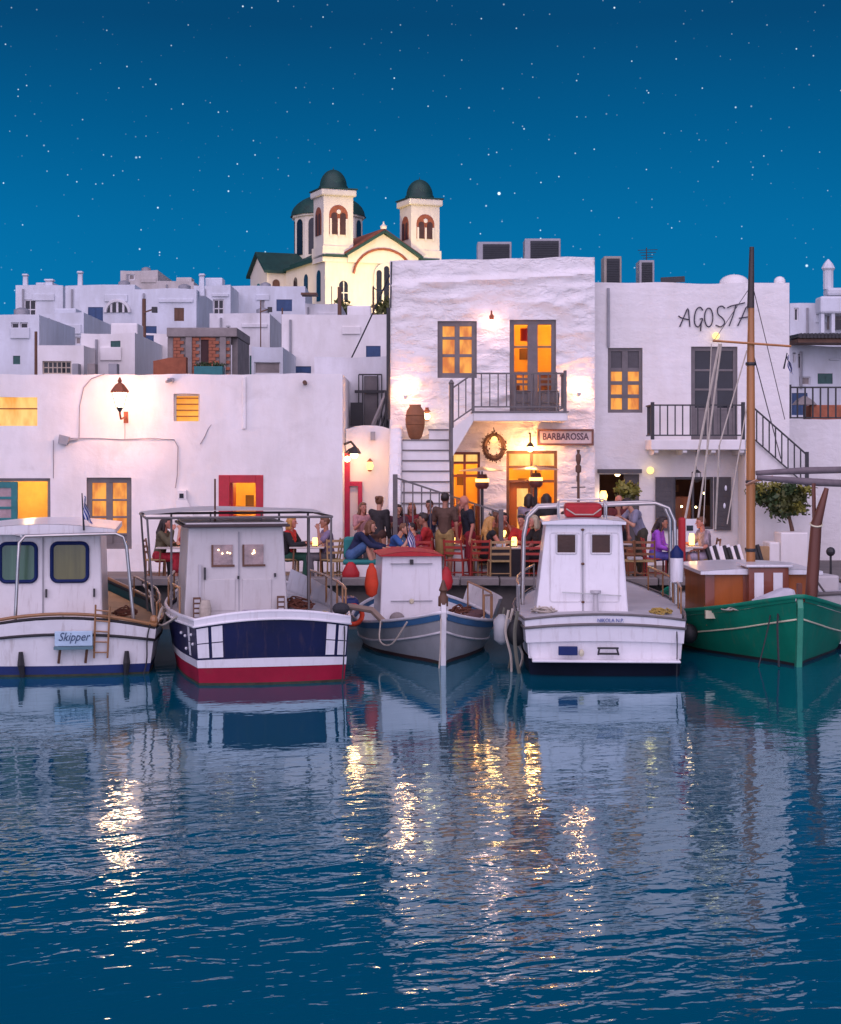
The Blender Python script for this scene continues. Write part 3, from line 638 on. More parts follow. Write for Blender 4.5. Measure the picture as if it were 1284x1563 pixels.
def build_stair_house_extras():
    D = DB
    # name board
    x0, x1, z0, z1 = op(820, 906, 655, 680, D - 0.1); y = D - 0.16
    r = thing('name_board', 'framed wooden BARBAROSSA name board on the rough white wall', 'sign', ((x0 + x1) / 2, D, z0))
    MB().box(x0, x1, y, D - 0.05, z0, z1).build('board', mat('sign_board', (0.60, 0.50, 0.48), 0.7, 0.2, 3), r)
    s = MB(); f = 0.05
    s.box(x0, x1, y - 0.03, y - .002, z1 - f, z1); s.box(x0, x1, y - 0.03, y - .002, z0, z0 + f); s.box(x0, x0 + f, y - 0.03, y - .002, z0 + f, z1 - f); s.box(x1 - f, x1, y - 0.03, y - .002, z0 + f, z1 - f)
    s.build('frame', mat('sign_frame', (0.16, 0.07, 0.05), 0.6), r, bevel=0.006)
    text_mesh('lettering', 'BARBAROSSA', 0.22, mat('sign_ink', (0.09, 0.05, 0.07), 0.6), r, ((x0 + x1) / 2, y - 0.006, (z0 + z1) / 2 + .01), (R(90), 0, 0), width=1.08, bold=0.006)
    # wreath
    cx, cz = X(755, D - 0.5), Z(682, D - 0.5); y = D - 0.28; s = MB(); random.seed(3)
    ring = [(cx + 0.22 * math.cos(a), y, cz + 0.27 * math.sin(a)) for a in [2 * math.pi * i / 20 for i in range(20)]]
    r = thing('door_wreath', 'dark oval wreath hung above the ground floor with a yellow bulb', 'wreath', (cx, D - .05, cz - 0.3))
    s.tube(ring, 0.065, 6, closed=True); s.build('hoop', brown_wood, r)
    s = MB()
    for i in range(420):
        a = random.uniform(0, 2 * math.pi); p = Vector((cx + 0.22 * math.cos(a), y, cz + 0.27 * math.sin(a))) + Vector([random.gauss(0, .04) for _ in range(3)])
        d = Vector([random.gauss(0, 1) for _ in range(3)]).normalized() * 0.07; e = d.cross(Vector((random.random(), random.random(), 1))).normalized() * 0.02
        s.add([p, p + d / 2 + e, p + d, p + d / 2 - e], [(0, 1, 2, 3)])
    tag(s.build('twigs', mat('dry_twigs', (0.07, 0.028, 0.018), 0.9), r), kind='stuff')
    MB().ball((cx, y - 0.10, cz + 0.17), 0.075, 10, 8).build('bulb', bulb_soft, r, smooth=60); lamp(r, (cx, y - .10, cz + .17), 22, (1.0, .46, .15), 0.11)
    MB().tube([(cx, y, cz + 0.27), (cx, D - 0.02, cz + 0.45)], 0.012, 5).build('hanger', iron_black, r)
    # big clay jar on the stair head
    D2 = 39.45; x = X(634, D2); z = 3.895
    r = thing('storage_jar', 'big brown clay storage jar standing at the stair head', 'jar', (x, D2, z))
    MB().lathe([(0.10, 0.0), (0.15, 0.05), (0.215, 0.28), (0.23, 0.46), (0.20, 0.66), (0.13, 0.76), (0.14, 0.80), (0.10, 0.79), (0.09, 0.7)], (x, D2, z), 20).build('body', pithos, r, smooth=50)
    for h in (0.34, 0.55): MB().lathe([(0.222, h), (0.235, h + 0.01), (0.222, h + 0.02)], (x, D2, z), 20).build('clay_band', pithos, r)
    x = X(652, 39.7)
    r = thing('stair_lamp', 'small glowing wall lamp beside the clay jar', 'lamp', (x, DB - .02, Z(640, DB)))
    s = MB(); s.box(x - .04, x + .04, DB - .06, DB - .015, Z(642, DB), Z(622, DB)); s.lathe([(.05, .08), (.09, .1), (.03, .16)], (x, DB - .16, Z(636, DB) + .02), 8); s.bar((x, DB - .03, Z(628, DB)), (x, DB - .16, Z(628, DB)), .025); s.build('bracket', terra, r)
    MB().ball((x, DB - .16, Z(636, DB)), .075, 10, 8).build('bulb', bulb_m, r, smooth=60); lamp(r, (x, DB - .16, Z(636, DB)), 8, (1, .6, .26), .085)
build_stair_house_extras()

# ================================================================== ALLEY BETWEEN THE TWO HOUSES
def build_alley():
    D = 39.6; x0, x1 = X(523, DL) + 0.02, X(596, DB) - .02
    root = thing('alley_wall', 'white alley wall with a red gate frame between the two front houses', 'wall', ((x0 + x1) / 2, D, QZ - .2))
    sl = lambda x: 0.10 * math.sin((x - x0) * 3) + noise.noise((x * 2, 1, 5)) * .05
    wall_mesh(x0, x1 + 0.1, QZ - .2, Z(655, D), D, 1.2, [], 0.02, 0.12, parapet=0.02, seed=31, top=sl).build('wall', white_wall, root, smooth=40)
    o = op(525, 553, 735, 880, D - .1)
    s = MB(); y = D - 0.12; s.box(o[0], o[0] + 0.14, y, D - .01, QZ, Z(690, D)); s.box(o[1] - 0.10, o[1], y, D - .01, QZ, o[3]); s.box(o[0] + .14, o[1] - .10, y, D - .01, o[3] - 0.10, o[3])
    s.build('gate_frame', mat('magenta_red_paint', (0.36, 0.008, 0.05), 0.45), root, bevel=.008)
    # box of an outlet under the parapet
    MB().box(X(566, D), X(573, D), D - .12, D - .005, Z(672, D), Z(659, D)).build('junction_box', metal_box, root)
    # big bracket lamp
    xl = X(541, 39.0); zl = Z(690, 39.0); yl = 39.0
    r = thing('alley_lamp', 'black bracket lamp with bright shade above the red gate', 'lamp', (xl - .25, DL + .06, zl - .1))
    s = MB(); s.tube([(X(524.5, DL), 38.9, Z(678, 39)), (xl - .08, yl, Z(674, 39)), (xl + .02, yl, Z(682, 39)), (xl + .12, yl, Z(691, 39))], .03, 6); s.tube([(xl - .2, yl - .03, zl - .02), (xl - .12, yl, zl + .06), (xl - .02, yl, zl + .1)], .02, 6); s.build('bracket', iron_black, r)
    MB().lathe([(0.16, -.02), (.10, .10), (.03, .15)], (xl + .0, yl, zl - .02), 12).build('shade', iron_black, r, smooth=40)
    MB().ball((xl, yl, zl - .06), .09, 12, 8).build('bulb', bulb_m, r, smooth=60); lamp(r, (xl, yl, zl - .08), 48, (1, .42, .15), .14)
    MB().ball((xl - .16, yl, zl - .16), .07, 12, 8).build('bulb', bulb_m, r, smooth=60)
    # small hanging lantern
    x, z = X(565, D), Z(711, D); y = D - .14
    r = thing('alley_lantern', 'small yellow glass lantern on the white alley wall', 'lantern', (x, D, z - .12))
    MB().lathe([(.05, -.09), (.085, 0), (.05, .09)], (x, y, z), 10).build('glass', bulb_soft, r, smooth=50)
    s = MB(); s.lathe([(.02, .16), (.075, .10), (.06, .095)], (x, y, z), 8); s.lathe([(.055, -.095), (.03, -.13)], (x, y, z), 8); s.bar((x, y, z + .15), (x, D, z + .17), .02); s.build('cap', terra, r); lamp(r, (x, y, z), 3, (1, .7, .3), .10)
    # upper terrace behind: shuttered door, rack, leaning pole
    D2 = 42.2
    root = thing('terrace_house', 'white house at the head of the alley with a tall grey shutter', 'house', (X(560, D2), D2 + 1, terrain_z(D2)))
    x0, x1 = X(480, D2), X(640, D2)
    wall_mesh(x0, x1, QZ - .2, Z(545, D2), D2, 3.5, [], .02, .25, parapet=.2, seed=5).build('wall', white_old, root, smooth=40)
    y = D2
    MB().box(X(556, D2), X(577, D2), y - .07, y - .01, Z(652, D2), Z(574, D2)).build('shutter', grey_frame, root, bevel=.01)
    s = MB(); a, b = X(548, D2), X(583, D2)
    for xx in (a, a + .10, b - .10, b): s.tube([(xx, y - .12, Z(652, D2)), (xx, y - .12, Z(572, D2))], .016, 6)
    s.tube([(a, y - .12, Z(572, D2)), (b, y - .12, Z(572, D2))], .02, 6); s.bar((a - .1, y - .13, Z(598, D2)), (b + .12, y - .13, Z(598, D2)), .05, .07); s.build('rack', iron_black, root)
    MB().box(X(536, D2), X(555, D2), y - .35, y - .15, Z(650, D2), Z(615, D2)).build('crate', iron_black, root)
    p = MB().bar((X(567, 41.4), 41.2, Z(656, 41.4)), (X(596, 41.4), 41.5, Z(585, 41.4)), .10, .06)
    tag(p.build('leaning_plank', mat('weathered_plank', (.42, .38, .36), .8, .2)), 'pale weathered plank leaning in the gap beside the tall house', 'plank')
    s = MB(); random.seed(5); pp = (X(585, 41), 41.0, 3.35)
    for k in range(9): s.tube([(pp[0] + random.uniform(-.15, .2), pp[1] + random.uniform(-.1, .2), Z(655, 41) + .0), (pp[0] + random.uniform(.05, .22), pp[1] + .2, Z(655, 41) + random.uniform(.5, 1.0))], .022, 5)
    tag(s.build('pole_bundle', iron_black), 'dark bundle of sticks beside the leaning plank', 'sticks')
build_alley()

# ================================================================== AGOSTA HOUSE
def build_agosta():
    D = DA; yf = D; x0, x1 = X(908, D) + .0, X(1205, D); z1 = Z(432, D)
    root = thing('lettered_house', 'white house lettered AGOSTA with dark balcony railing', 'house', ((x0 + x1) / 2, yf + 2, QZ - .2))
    O = [op(928, 981, 531, 630, D), op(1055, 1126, 529, 671, D), op(915, 976, 724, 850, D), op(1028, 1089, 728, 808, D)]
    rel = lambda x, z: -0.016 * max(0, noise.noise((x * 1.6, z * 5.5, 2.2))) - .007 * noise.noise((x * 4, z * 9, 1))
    tp = lambda x: noise.noise((x * .8, 3.1, 0)) * .05
    wall_mesh(x0, x1, QZ - .2, z1, yf, 8, O, .012, .08, relief=lambda x, z: rel(x, z) * .5, parapet=.3, seed=23, top=tp).build('wall', white_brushed, root, smooth=45)
    MB().tube([(X(928.5, D), yf - .03, Z(530, D)), (X(928.5, D), yf - .03, Z(440, D))], .035, 8).build('drain_pipe', metal_box, root)
    window(root, O[0], yf, 2, (1.0, .72, .72, .72), grey_frame, lambda i, c: (grey_dark if i == 0 else lit_orange), .08, .09, mid=.14)
    window(root, O[1], yf, 2, (.8, .8, .8, 1.1), grey_frame, dark_glass, .10, .05, mid=.16, name='balcony_door', lower=(3,))
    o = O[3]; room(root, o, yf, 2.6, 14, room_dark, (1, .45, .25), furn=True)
    window(root, o, yf, 2, (1,), grey_dark, lambda i, c: None, .06, .05, name='ground_window', mid=.05)
    for k, (a, b) in enumerate(((1000, 1027.5), (1089.5, 1115))):
        s = MB(); xa, xb, za, zb = X(a, D), X(b, D), o[2] - .02, o[3]; s.box(xa, xb, yf - .07, yf - .045, za, zb)
        s.box(xa, xa + .06, yf - .085, yf - .07, za, zb); s.box(xb - .06, xb, yf - .085, yf - .07, za, zb); s.box(xa + .06, xb - .06, yf - .085, yf - .07, zb - .07, zb); s.box(xa + .06, xb - .06, yf - .085, yf - .07, za, za + .07)
        sh = s.build('shutter', grey_dark, root)
        for q in range(9):
            zz = za + .1 + (zb - za - .2) * q / 9; MB().box(xa + .06, xb - .06, yf - .08, yf - .07, zz, zz + .09).build('slat', grey_dark, sh)
    # fairy bulbs in that window
    random.seed(8)
    for k in range(7):
        MB().ball((random.uniform(o[0] + .1, o[1] - .1), yf + .5 + random.random(), random.uniform(o[2] + .3, o[3] - .1)), .028, 8, 6).build('fairy_bulb', bulb_m, root)
    MB().box(o[0] + .15, o[0] + .55, yf + .9, yf + 1.2, o[2] - .2, o[2] + .75).build('shelf', orange_wood, root)
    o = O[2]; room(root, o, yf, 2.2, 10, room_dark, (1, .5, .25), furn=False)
    MB().box(X(912, D), X(978, D), yf - .25, yf + .02, Z(722, D), Z(716, D)).build('door_canopy', grey_dark, root)
    MB().box(X(953, D), o[1], yf + .05, yf + .1, QZ, o[3]).build('door_leaf', grey_dark, root)
    x = X(922, D); MB().lathe([(.06, -.12), (.10, 0), (.06, .12)], (x, yf + .1, Z(757, D)), 10).build('door_lantern', flame_m, root, smooth=50); lamp(root, (x, yf - .1, Z(757, D)), 4, (1, .6, .3), .05)
    # balcony with brackets
    bx0, bx1 = X(993, 39.6), X(1137, 39.6); by = 39.5; bz = Z(671, 39.6)
    MB().box(bx0, bx1, by, yf + .05, bz - .24, bz).build('balcony_slab', white_wall, root, bevel=.02)
    for k in range(4):
        xx = bx0 + .08 + (bx1 - bx0 - .2) * k / 3; MB().prism([(xx, by + .05, bz - .243), (xx, by + .05, bz - .30), (xx, by + .2, bz - .36), (xx, yf - .02, bz - .36), (xx, yf - .02, bz - .243)], (.10, 0, 0)).build('bracket', white_wall, root)
    railing(root, [(bx0 + .04, yf - .05, bz), (bx0 + .04, by + .05, bz), (bx1 - .05, by + .05, bz)], .80, .17, iron_black, r_top=.026, posts=(1, 2), post_r=.04)
    # stair rail going down behind the mast
    sp = [(bx1 + .12, by + .05, Z(672, 39.6)), (X(1231, 39.6), by + .05, Z(748, 39.6))]
    railing(root, sp, .82, .20, iron_black, name='stair_railing', r_top=.026, posts=(0, -1), post_r=.04)
    MB().prism([(bx1 + .02, by + .12, bz), (bx1 + .02, by + .12, QZ - .1), (X(1250, 39.6), by + .12, QZ - .1), (X(1250, 39.6), by + .12, Z(758, 39.6)), (bx1 + .3, by + .12, bz - .06)], (0, yf - by - .15, 0)).build('stair_wall', white_wall, root, bevel=.03)
    # painted name
    k = 400 / 1284.0
    def q(a, b): return (X(884 + a * k, D), yf - .035, Z(360 + b * k, D))
    ink = mat('name_ink', (.035, .03, .05), .6)
    letters = [[[(492, 446), (512, 400), (532, 356), (538, 400), (542, 446)], [(486, 392), (500, 402), (540, 412)]],
               [[(606, 366), (592, 350), (574, 362), (564, 400), (568, 436), (584, 446), (598, 424), (604, 406), (590, 408)], [(598, 420), (594, 468)]],
               [[(634 + 20 * math.cos(a), 400 - 46 * math.sin(a)) for a in [math.pi / 2 + 2 * math.pi * i / 14 for i in range(15)]]],
               [[(714, 356), (698, 344), (678, 356), (680, 384), (702, 404), (712, 426), (694, 446), (668, 438)]],
               [[(724, 354), (744, 344), (778, 336), (812, 328)], [(768, 340), (752, 394), (734, 442)]],
               [[(776, 442), (800, 392), (822, 346), (832, 400), (840, 444)], [(782, 404), (836, 396)]]]
    for L_ in letters:
        s = MB()
        for st in L_:
            f = catmull([(i, a, b) for i, (a, b) in enumerate(st)]); n = (len(st) - 1) * 3
            s.tube([q(*f((len(st) - 1) * i / n)) for i in range(n + 1)], .0155, 6)
        s.build('letter', ink, root)
    # yellow wall bulbs
    for px_, py_, pw in ((992, 718, 5), (1092, 513, 4)):
        x, z = X(px_, D), Z(py_, D)
        MB().ball((x, yf - .1, z), .085, 12, 8).build('globe_bulb', bulb_soft, root, smooth=60); MB().lathe([(.05, 0), (.03, .03)], (x, yf - .045, z), 8, Mx=Matrix.Rotation(R(90), 3, 'X')).build('bulb_holder', iron_black, root); lamp(root, (x, yf - .1, z), pw, (1, .72, .34), .095)
    # hanging lantern under the balcony
    x, y = X(1063, 39.8), 39.8; zt = bz - .24; s = MB(); s.tube([(x, y, zt), (x, y, Z(716, 39.8))], .014, 5); s.lathe([(.03, .16), (.10, .10), (.12, .08)], (x, y, Z(727, 39.8)), 8); s.lathe([(.10, -.10), (.04, -.14)], (x, y, Z(727, 39.8)), 8)
    for a in range(4): s.bar((x + .1 * math.cos(a * 1.57), y + .1 * math.sin(a * 1.57), Z(727, 39.8) - .1), (x + .1 * math.cos(a * 1.57), y + .1 * math.sin(a * 1.57), Z(727, 39.8) + .1), .014)
    s.build('hanging_lantern', iron_black, root)
    # rounded dome bump on the parapet
    s = MB(); s.ball((X(1125, D), yf + .35, z1 + .02), (.36, .3, .22), 16, 10); s.build('roof_hump', white_wall, root, smooth=60)
    s = MB(); s.ball((X(1193, D), yf + .2, z1 + .05), (.14, .14, .13), 12, 8); s.build('roof_hump', white_wall, root, smooth=60)
    s = MB(); s.bar((X(905, D), yf - .02, Z(800, D)), (X(905, D), yf - .02, Z(795, D)), .02); 
build_agosta()

# ================================================================== HOUSES UP THE HILL
def hill_house(px0, px1, py, D, label, wins=(), chims=(), m=None, depth=6.0, group='white houses up the hill', tower=None, rot=0.0, extra=None):
    m = m or white_old; x0, x1 = X(px0, D), X(px1, D); zt = Z(py, D); zb = min(terrain_z(D) - 1.0, zt - 3)
    root = thing('hill_house', label, 'house', ((x0 + x1) / 2, D + depth / 2, zb), group=group)
    rnd = random.Random(px0 * 13 + py)
    wins = list(wins)
    for _ in range(3):                    # small deep-set windows and doors that every such house has
        ww, wh = rnd.uniform(.45, .75) * F / D, rnd.uniform(.6, 1.1) * F / D; a = rnd.uniform(px0 + 4, max(px0 + 5, px1 - ww - 4)); c = py + rnd.uniform(.7, 3.6) * F / D
        if px1 - px0 > ww + 10 and all(a + ww < v[0] - 3 or a > v[1] + 3 or c + wh < v[2] - 3 or c > v[3] + 3 for v in wins): wins.append((a, a + ww, c, c + wh, rnd.choice([dark_glass, dark_glass, blue_shut, brown_wood, green_paint, dark_glass]), white_old, 2, 2))
    O = [op(a, b, c, d, D) for a, b, c, d, *_ in wins]
    O = [o for o in O if o[0] > x0 + .05 and o[1] < x1 - .05 and o[3] < zt - .05]
    tp = lambda x: noise.noise((x * .5 + px0, 1.1, 0)) * .10
    wall_mesh(x0, x1, zb, zt, D, depth, O, .03, .5, rev=.16, parapet=.4, seed=px0 * .37, top=tp).build('wall', m, root, smooth=40)
    for wv in wins:
        a, b, c, d = wv[:4]; kind = wv[4] if len(wv) > 4 else dark_glass; fr = wv[5] if len(wv) > 5 else white_old; nc = wv[6] if len(wv) > 6 else 1; nr = wv[7] if len(wv) > 7 else 1
        o = op(a, b, c, d, D); f = .045 * D / 60
        if kind in (blue_shut, green_paint, teal_paint, brown_wood):
            s = MB().box(o[0], o[1], D + .03, D + .09, o[2], o[3]); sh = s.build('shutter', kind, root)
            MB().box(o[0] + .06, (o[0] + o[1]) / 2 - .03, D + .01, D + .03, o[2] + .08, o[3] - .08).build('panel', kind, sh); MB().box((o[0] + o[1]) / 2 + .03, o[1] - .06, D + .01, D + .03, o[2] + .08, o[3] - .08).build('panel', kind, sh)
        else:
            window(root, o, D, nc, (1,) * nr, fr, kind, f, f * .8, rec=.05)
    for a, b, c in chims:
        cx, w_, zc = X((a + b) / 2, D), X(b, D) - X(a, D), Z(c, D); s = MB(); s.frust((cx - w_ / 2, cx + w_ / 2, D + .3, D + .3 + w_), (cx - w_ * .42, cx + w_ * .42, D + .33, D + .27 + w_), zt - .3, zc); s.box(cx - w_ * .55, cx + w_ * .55, D + .25, D + .35 + w_, zc + .003, zc + .1); s.build('chimney', m, root, bevel=.04)
    # small everyday clutter: drain pipe, ledge, roof tank or stub wall
    if x1 - x0 > 1.5:
        xx = x0 + (x1 - x0) * rnd.uniform(.08, .3); MB().tube([(xx, D - .05, zt - .2), (xx, D - .05, zt - rnd.uniform(1.2, 2.6))], .05, 6).build('drain_pipe', metal_box, root)
        a = x0 + (x1 - x0) * rnd.uniform(.35, .6); MB().box(a, min(x1 - .1, a + rnd.uniform(.6, 1.6)), D - .07, D + .02, zt - rnd.uniform(.5, .9), zt - .45).build('ledge', m, root, bevel=.02)
        b_ = x0 + (x1 - x0) * rnd.uniform(.5, .85); k = rnd.random()
        if k < .4: MB().lathe([(.28, zt - .4), (.28, zt + .25), (.1, zt + .33)], (b_, D + 1.2, 0), 12).build('roof_tank', metal_box, root, smooth=40)
        elif k < .8: MB().box(b_ - .5, b_ + .4, D + .8, D + 2, zt - .4, zt + rnd.uniform(.2, .5)).build('roof_stub', m, root, bevel=.05)
        else: MB().tube([(b_, D + .6, zt - .3), (b_, D + .6, zt + .9)], .02, 5).build('aerial', iron_black, root)
    if extra: extra(root, D, zt)
    return root
def arched(root, px0, px1, pt, pb, D, m=dark_glass, n=4):
    x0, x1, z0, z1 = op(px0, px1, pt, pb, D); cx = (x0 + x1) / 2; rx = (x1 - x0) / 2; rz = z1 - z0
    w_ = MB().prism([(cx + rx * math.cos(a), D - .03, z0 + rz * math.sin(a)) for a in [math.pi * i / 14 for i in range(15)]], (0, .02, 0)).build('arched_window', m, root)
    s = MB()
    s.tube([(cx + rx * math.cos(a), D - .05, z0 + rz * math.sin(a)) for a in [math.pi * i / 14 for i in range(15)]], .09, 5)
    s.build('frame', white_old, w_)
    for i in range(1, n):
        xx = x0 + (x1 - x0) * i / n; h = rz * math.sqrt(max(0, 1 - ((xx - cx) / rx) ** 2)); MB().box(xx - .05, xx + .05, D - .07, D - .032, z0, z0 + h).build('glazing_bar', white_old, w_)
    return w_
gp = mat('white_frame', (.6, .6, .62), .6)
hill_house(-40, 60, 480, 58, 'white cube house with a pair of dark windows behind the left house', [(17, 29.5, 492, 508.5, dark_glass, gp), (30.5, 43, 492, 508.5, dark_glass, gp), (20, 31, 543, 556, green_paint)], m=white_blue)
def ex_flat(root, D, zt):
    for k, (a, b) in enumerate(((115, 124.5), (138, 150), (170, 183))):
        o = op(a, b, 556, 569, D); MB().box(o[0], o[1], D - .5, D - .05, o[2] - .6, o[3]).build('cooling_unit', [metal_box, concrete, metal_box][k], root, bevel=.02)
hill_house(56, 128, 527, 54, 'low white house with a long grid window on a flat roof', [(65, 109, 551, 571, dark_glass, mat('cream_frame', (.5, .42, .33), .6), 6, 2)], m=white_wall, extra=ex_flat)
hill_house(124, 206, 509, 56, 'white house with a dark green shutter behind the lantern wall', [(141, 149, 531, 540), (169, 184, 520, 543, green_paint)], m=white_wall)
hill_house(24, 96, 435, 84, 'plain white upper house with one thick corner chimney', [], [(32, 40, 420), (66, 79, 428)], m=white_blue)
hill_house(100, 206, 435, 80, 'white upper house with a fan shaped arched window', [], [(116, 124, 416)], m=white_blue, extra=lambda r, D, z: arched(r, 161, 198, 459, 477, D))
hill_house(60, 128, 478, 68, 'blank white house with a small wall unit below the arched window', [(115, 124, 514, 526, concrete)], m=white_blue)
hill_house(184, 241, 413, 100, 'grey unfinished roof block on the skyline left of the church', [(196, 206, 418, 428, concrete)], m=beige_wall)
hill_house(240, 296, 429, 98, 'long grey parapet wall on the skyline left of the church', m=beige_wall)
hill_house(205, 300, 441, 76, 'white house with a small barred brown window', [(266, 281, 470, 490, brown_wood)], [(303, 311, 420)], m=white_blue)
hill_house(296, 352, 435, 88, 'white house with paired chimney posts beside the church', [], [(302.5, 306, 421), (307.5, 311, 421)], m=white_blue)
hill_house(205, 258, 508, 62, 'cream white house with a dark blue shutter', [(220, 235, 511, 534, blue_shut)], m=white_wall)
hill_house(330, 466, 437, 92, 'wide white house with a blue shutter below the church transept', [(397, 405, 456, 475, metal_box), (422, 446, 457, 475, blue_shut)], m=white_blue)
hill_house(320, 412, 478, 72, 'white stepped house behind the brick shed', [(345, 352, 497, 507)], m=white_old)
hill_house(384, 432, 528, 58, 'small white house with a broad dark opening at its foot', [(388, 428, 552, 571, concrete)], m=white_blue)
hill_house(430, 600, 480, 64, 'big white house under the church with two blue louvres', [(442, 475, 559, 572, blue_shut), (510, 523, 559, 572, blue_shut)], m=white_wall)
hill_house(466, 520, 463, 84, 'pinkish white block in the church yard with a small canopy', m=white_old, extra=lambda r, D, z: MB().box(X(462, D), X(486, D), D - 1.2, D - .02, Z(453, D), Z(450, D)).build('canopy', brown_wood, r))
# right edge of the picture
def ex_loggia(root, D, zt):
    x0, x1 = X(1262, D), X(1310, D); MB().box(x0, x1, D - .1, D - .02, Z(503, D), Z(483, D)).build('loggia_shade', concrete, root); MB().box(X(1272, D), x1, D - .16, D - .1, Z(503, D), Z(489, D)).build('window', dark_glass, root)
    for a in (1246, 1262): MB().box(X(a, D), X(a + 5, D), D - .9, D - .5, Z(510, D), Z(481, D)).build('pillar', white_blue, root)
    MB().box(X(1244, D), x1, D - 1.0, D, Z(481, D), Z(455, D)).build('upper_storey', white_blue, root, bevel=.1)
    MB().box(X(1256, D), x1, D - .9, D - .01, Z(454, D), Z(442, D)).build('roof_block', white_blue, root, bevel=.1)
    MB().lathe([(.22, 0), (.22, .8), (.30, .9), (.2, 1.1), (.03, 1.3)], (X(1261, D), D - .4, Z(443, D)), 10).build('chimney', white_blue, root)
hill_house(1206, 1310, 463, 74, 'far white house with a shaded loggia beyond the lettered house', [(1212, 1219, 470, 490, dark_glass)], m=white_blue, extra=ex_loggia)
def ex_perg(root, D, zt):
    s = MB(); s.box(X(1204, D), X(1320, D), D - 1.5, D - .02, Z(527, D), Z(521, D)); pr = s.build('reed_roof', brown_wood, root)
    for k in range(16): MB().tube([(X(1207 + k * 5.4, D), D - 1.6, Z(517, D)), (X(1207 + k * 5.4, D), D + 1, Z(515, D))], .10, 5).build('beam', iron_black, pr)
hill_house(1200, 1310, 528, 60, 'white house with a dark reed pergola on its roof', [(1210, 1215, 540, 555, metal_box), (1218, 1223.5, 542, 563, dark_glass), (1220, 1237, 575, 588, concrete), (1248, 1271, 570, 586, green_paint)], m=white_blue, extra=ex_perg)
def build_right_terrace():
    D = 42.5; x0, x1 = X(1200, D), X(1360, D); zt = Z(640, D)
    r = thing('terrace_wall', 'white terrace wall with dark railing at the right of the lettered house', 'wall', ((x0 + x1) / 2, D, QZ - .2))
    wall_mesh(x0, x1, QZ - .2, zt, D, 4, [], .015, .16, relief=lambda x, z: -.012 * max(0, noise.noise((x * 2, z * 5, 8))), parapet=.02, seed=51).build('wall', white_brushed, r, smooth=45)
    railing(r, [(X(1207, D), D + .1, zt), (x1 - .2, D + .1, zt)], .80, .185, iron_black, r_top=.03, r_bal=.018, low=.04, posts=(0,))
    D = 47
    s = MB(); s.box(X(1238, D), X(1300, D), D, D + 1, zt - .4, Z(618, D)); tag(s.build('terrace_bench', brick_m, bevel=.03), 'low brick coloured bench behind the terrace railing', 'bench')
    x = X(1228, D); r = thing('folded_parasol', 'small folded grey parasol behind the terrace railing', 'parasol', (x, D, zt - .4)); MB().tube([(x, D, zt - .4), (x, D, Z(612, D))], .03, 6).build('pole', iron_black, r); MB().lathe([(.35, 0), (.25, .12), (.03, .25)], (x, D, Z(618, D)), 8).build('canopy', concrete, r)
build_right_terrace()

# brick shed in the middle distance: concrete frame with brick infill
def build_brick_shed():
    D = 52; x0, x1, z0, z1 = op(254, 362, 500, 572, D)
    r = thing('brick_shed', 'unfinished shed of concrete frame and red brick infill', 'shed', ((x0 + x1) / 2, D + 2, terrain_z(D) - .5)); z0 = terrain_z(D) - .5
    xc = X(283, D)                       # corner between the left flank and the front
    s = MB(); s.box(x0 + .01, x1, D, D + 4, z1 - .28, z1); s.box(xc, X(293, D), D + .02, D + .3, z0, z1 - .285); s.box(X(335, D), X(345, D), D + .02, D + .3, z0, z1 - .285); s.box(x0 + .02, x0 + .2, D + .1, D + .35, z0, z1 - .285); s.box(X(352, D), x1 - .02, D + .4, D + 3.9, z0, z1 - .285)
    s.build('concrete_frame', concrete, r, bevel=.02)
    panels = [(x0 + .2, xc), (X(293, D), X(306, D)), (X(318, D), X(335, D)), (X(345, D), X(352, D))]
    bw, bh = .22, .10; src = MB().box(-bw / 2 + .008, bw / 2 - .008, 0, .1, .006, bh - .006).build('brick', brick_m, r); off = Vector(ORG[r.name]); src.data.transform(Matrix.Translation(off)); used = False; cnt = 0
    for a, b in panels:
        MB().box(a, b, D + .12, D + .2, z0, z1 - .29).build('mortar_bed', concrete, r)
        zz = z1 - .30 - bh; row = 0
        while zz > Z(571, D) - .1:
            xx = a + bw / 2 - (bw / 2 if row % 2 else 0)
            while xx < b - bw * .3:
                l = max(a, xx - bw / 2); h = min(b, xx + bw / 2)
                if h - l > .06 and cnt < 290:
                    loc = Vector(((l + h) / 2, D + .05 + random.uniform(0, .012), zz)) - off
                    if not used: src.location = loc; src.scale.x = (h - l) / bw; used = True
                    else: share('brick', src, r, loc, scale=((h - l) / bw, 1, 1))
                    cnt += 1
                xx += bw
            zz -= bh; row += 1
    MB().box(X(306, D), X(318, D), D + .15, D + .2, z0, Z(518, D)).build('dark_opening', room_dark, r); MB().box(X(306, D), X(318, D), D + .1, D + .2, Z(518, D), z1 - .29).build('lintel', brick_m, r)
    x0, x1 = X(234, 50), X(284, 50)
    s = MB(); s.prism([(x0, 50, 1.0), (x1, 50, 1.0), (x1, 50, Z(545, 50)), (X(258, 50), 50, Z(546, 50)), (x0, 50, Z(551, 50))], (0, .4, 0)); tag(s.build('brick_garden_wall', terra), 'low rust coloured wall beside the brick shed', 'wall')
    x0, x1 = X(296, 49), X(340, 49); s = MB(); s.box(x0, x1, 49, 49.6, 4.0, Z(559, 49)); t = thing('planter_trough', 'teal trough with small green plants before the brick shed', 'planter', ((x0 + x1) / 2, 49.3, 4.0)); s.build('trough', teal_paint, t, bevel=.02)
    for k in range(8): leafball(t, (x0 + .06 + (x1 - x0 - .1) * k / 7, 49.3, Z(557, 49)), (.12, .12, .12), 40, .07, leaf_dark, 70 + k)
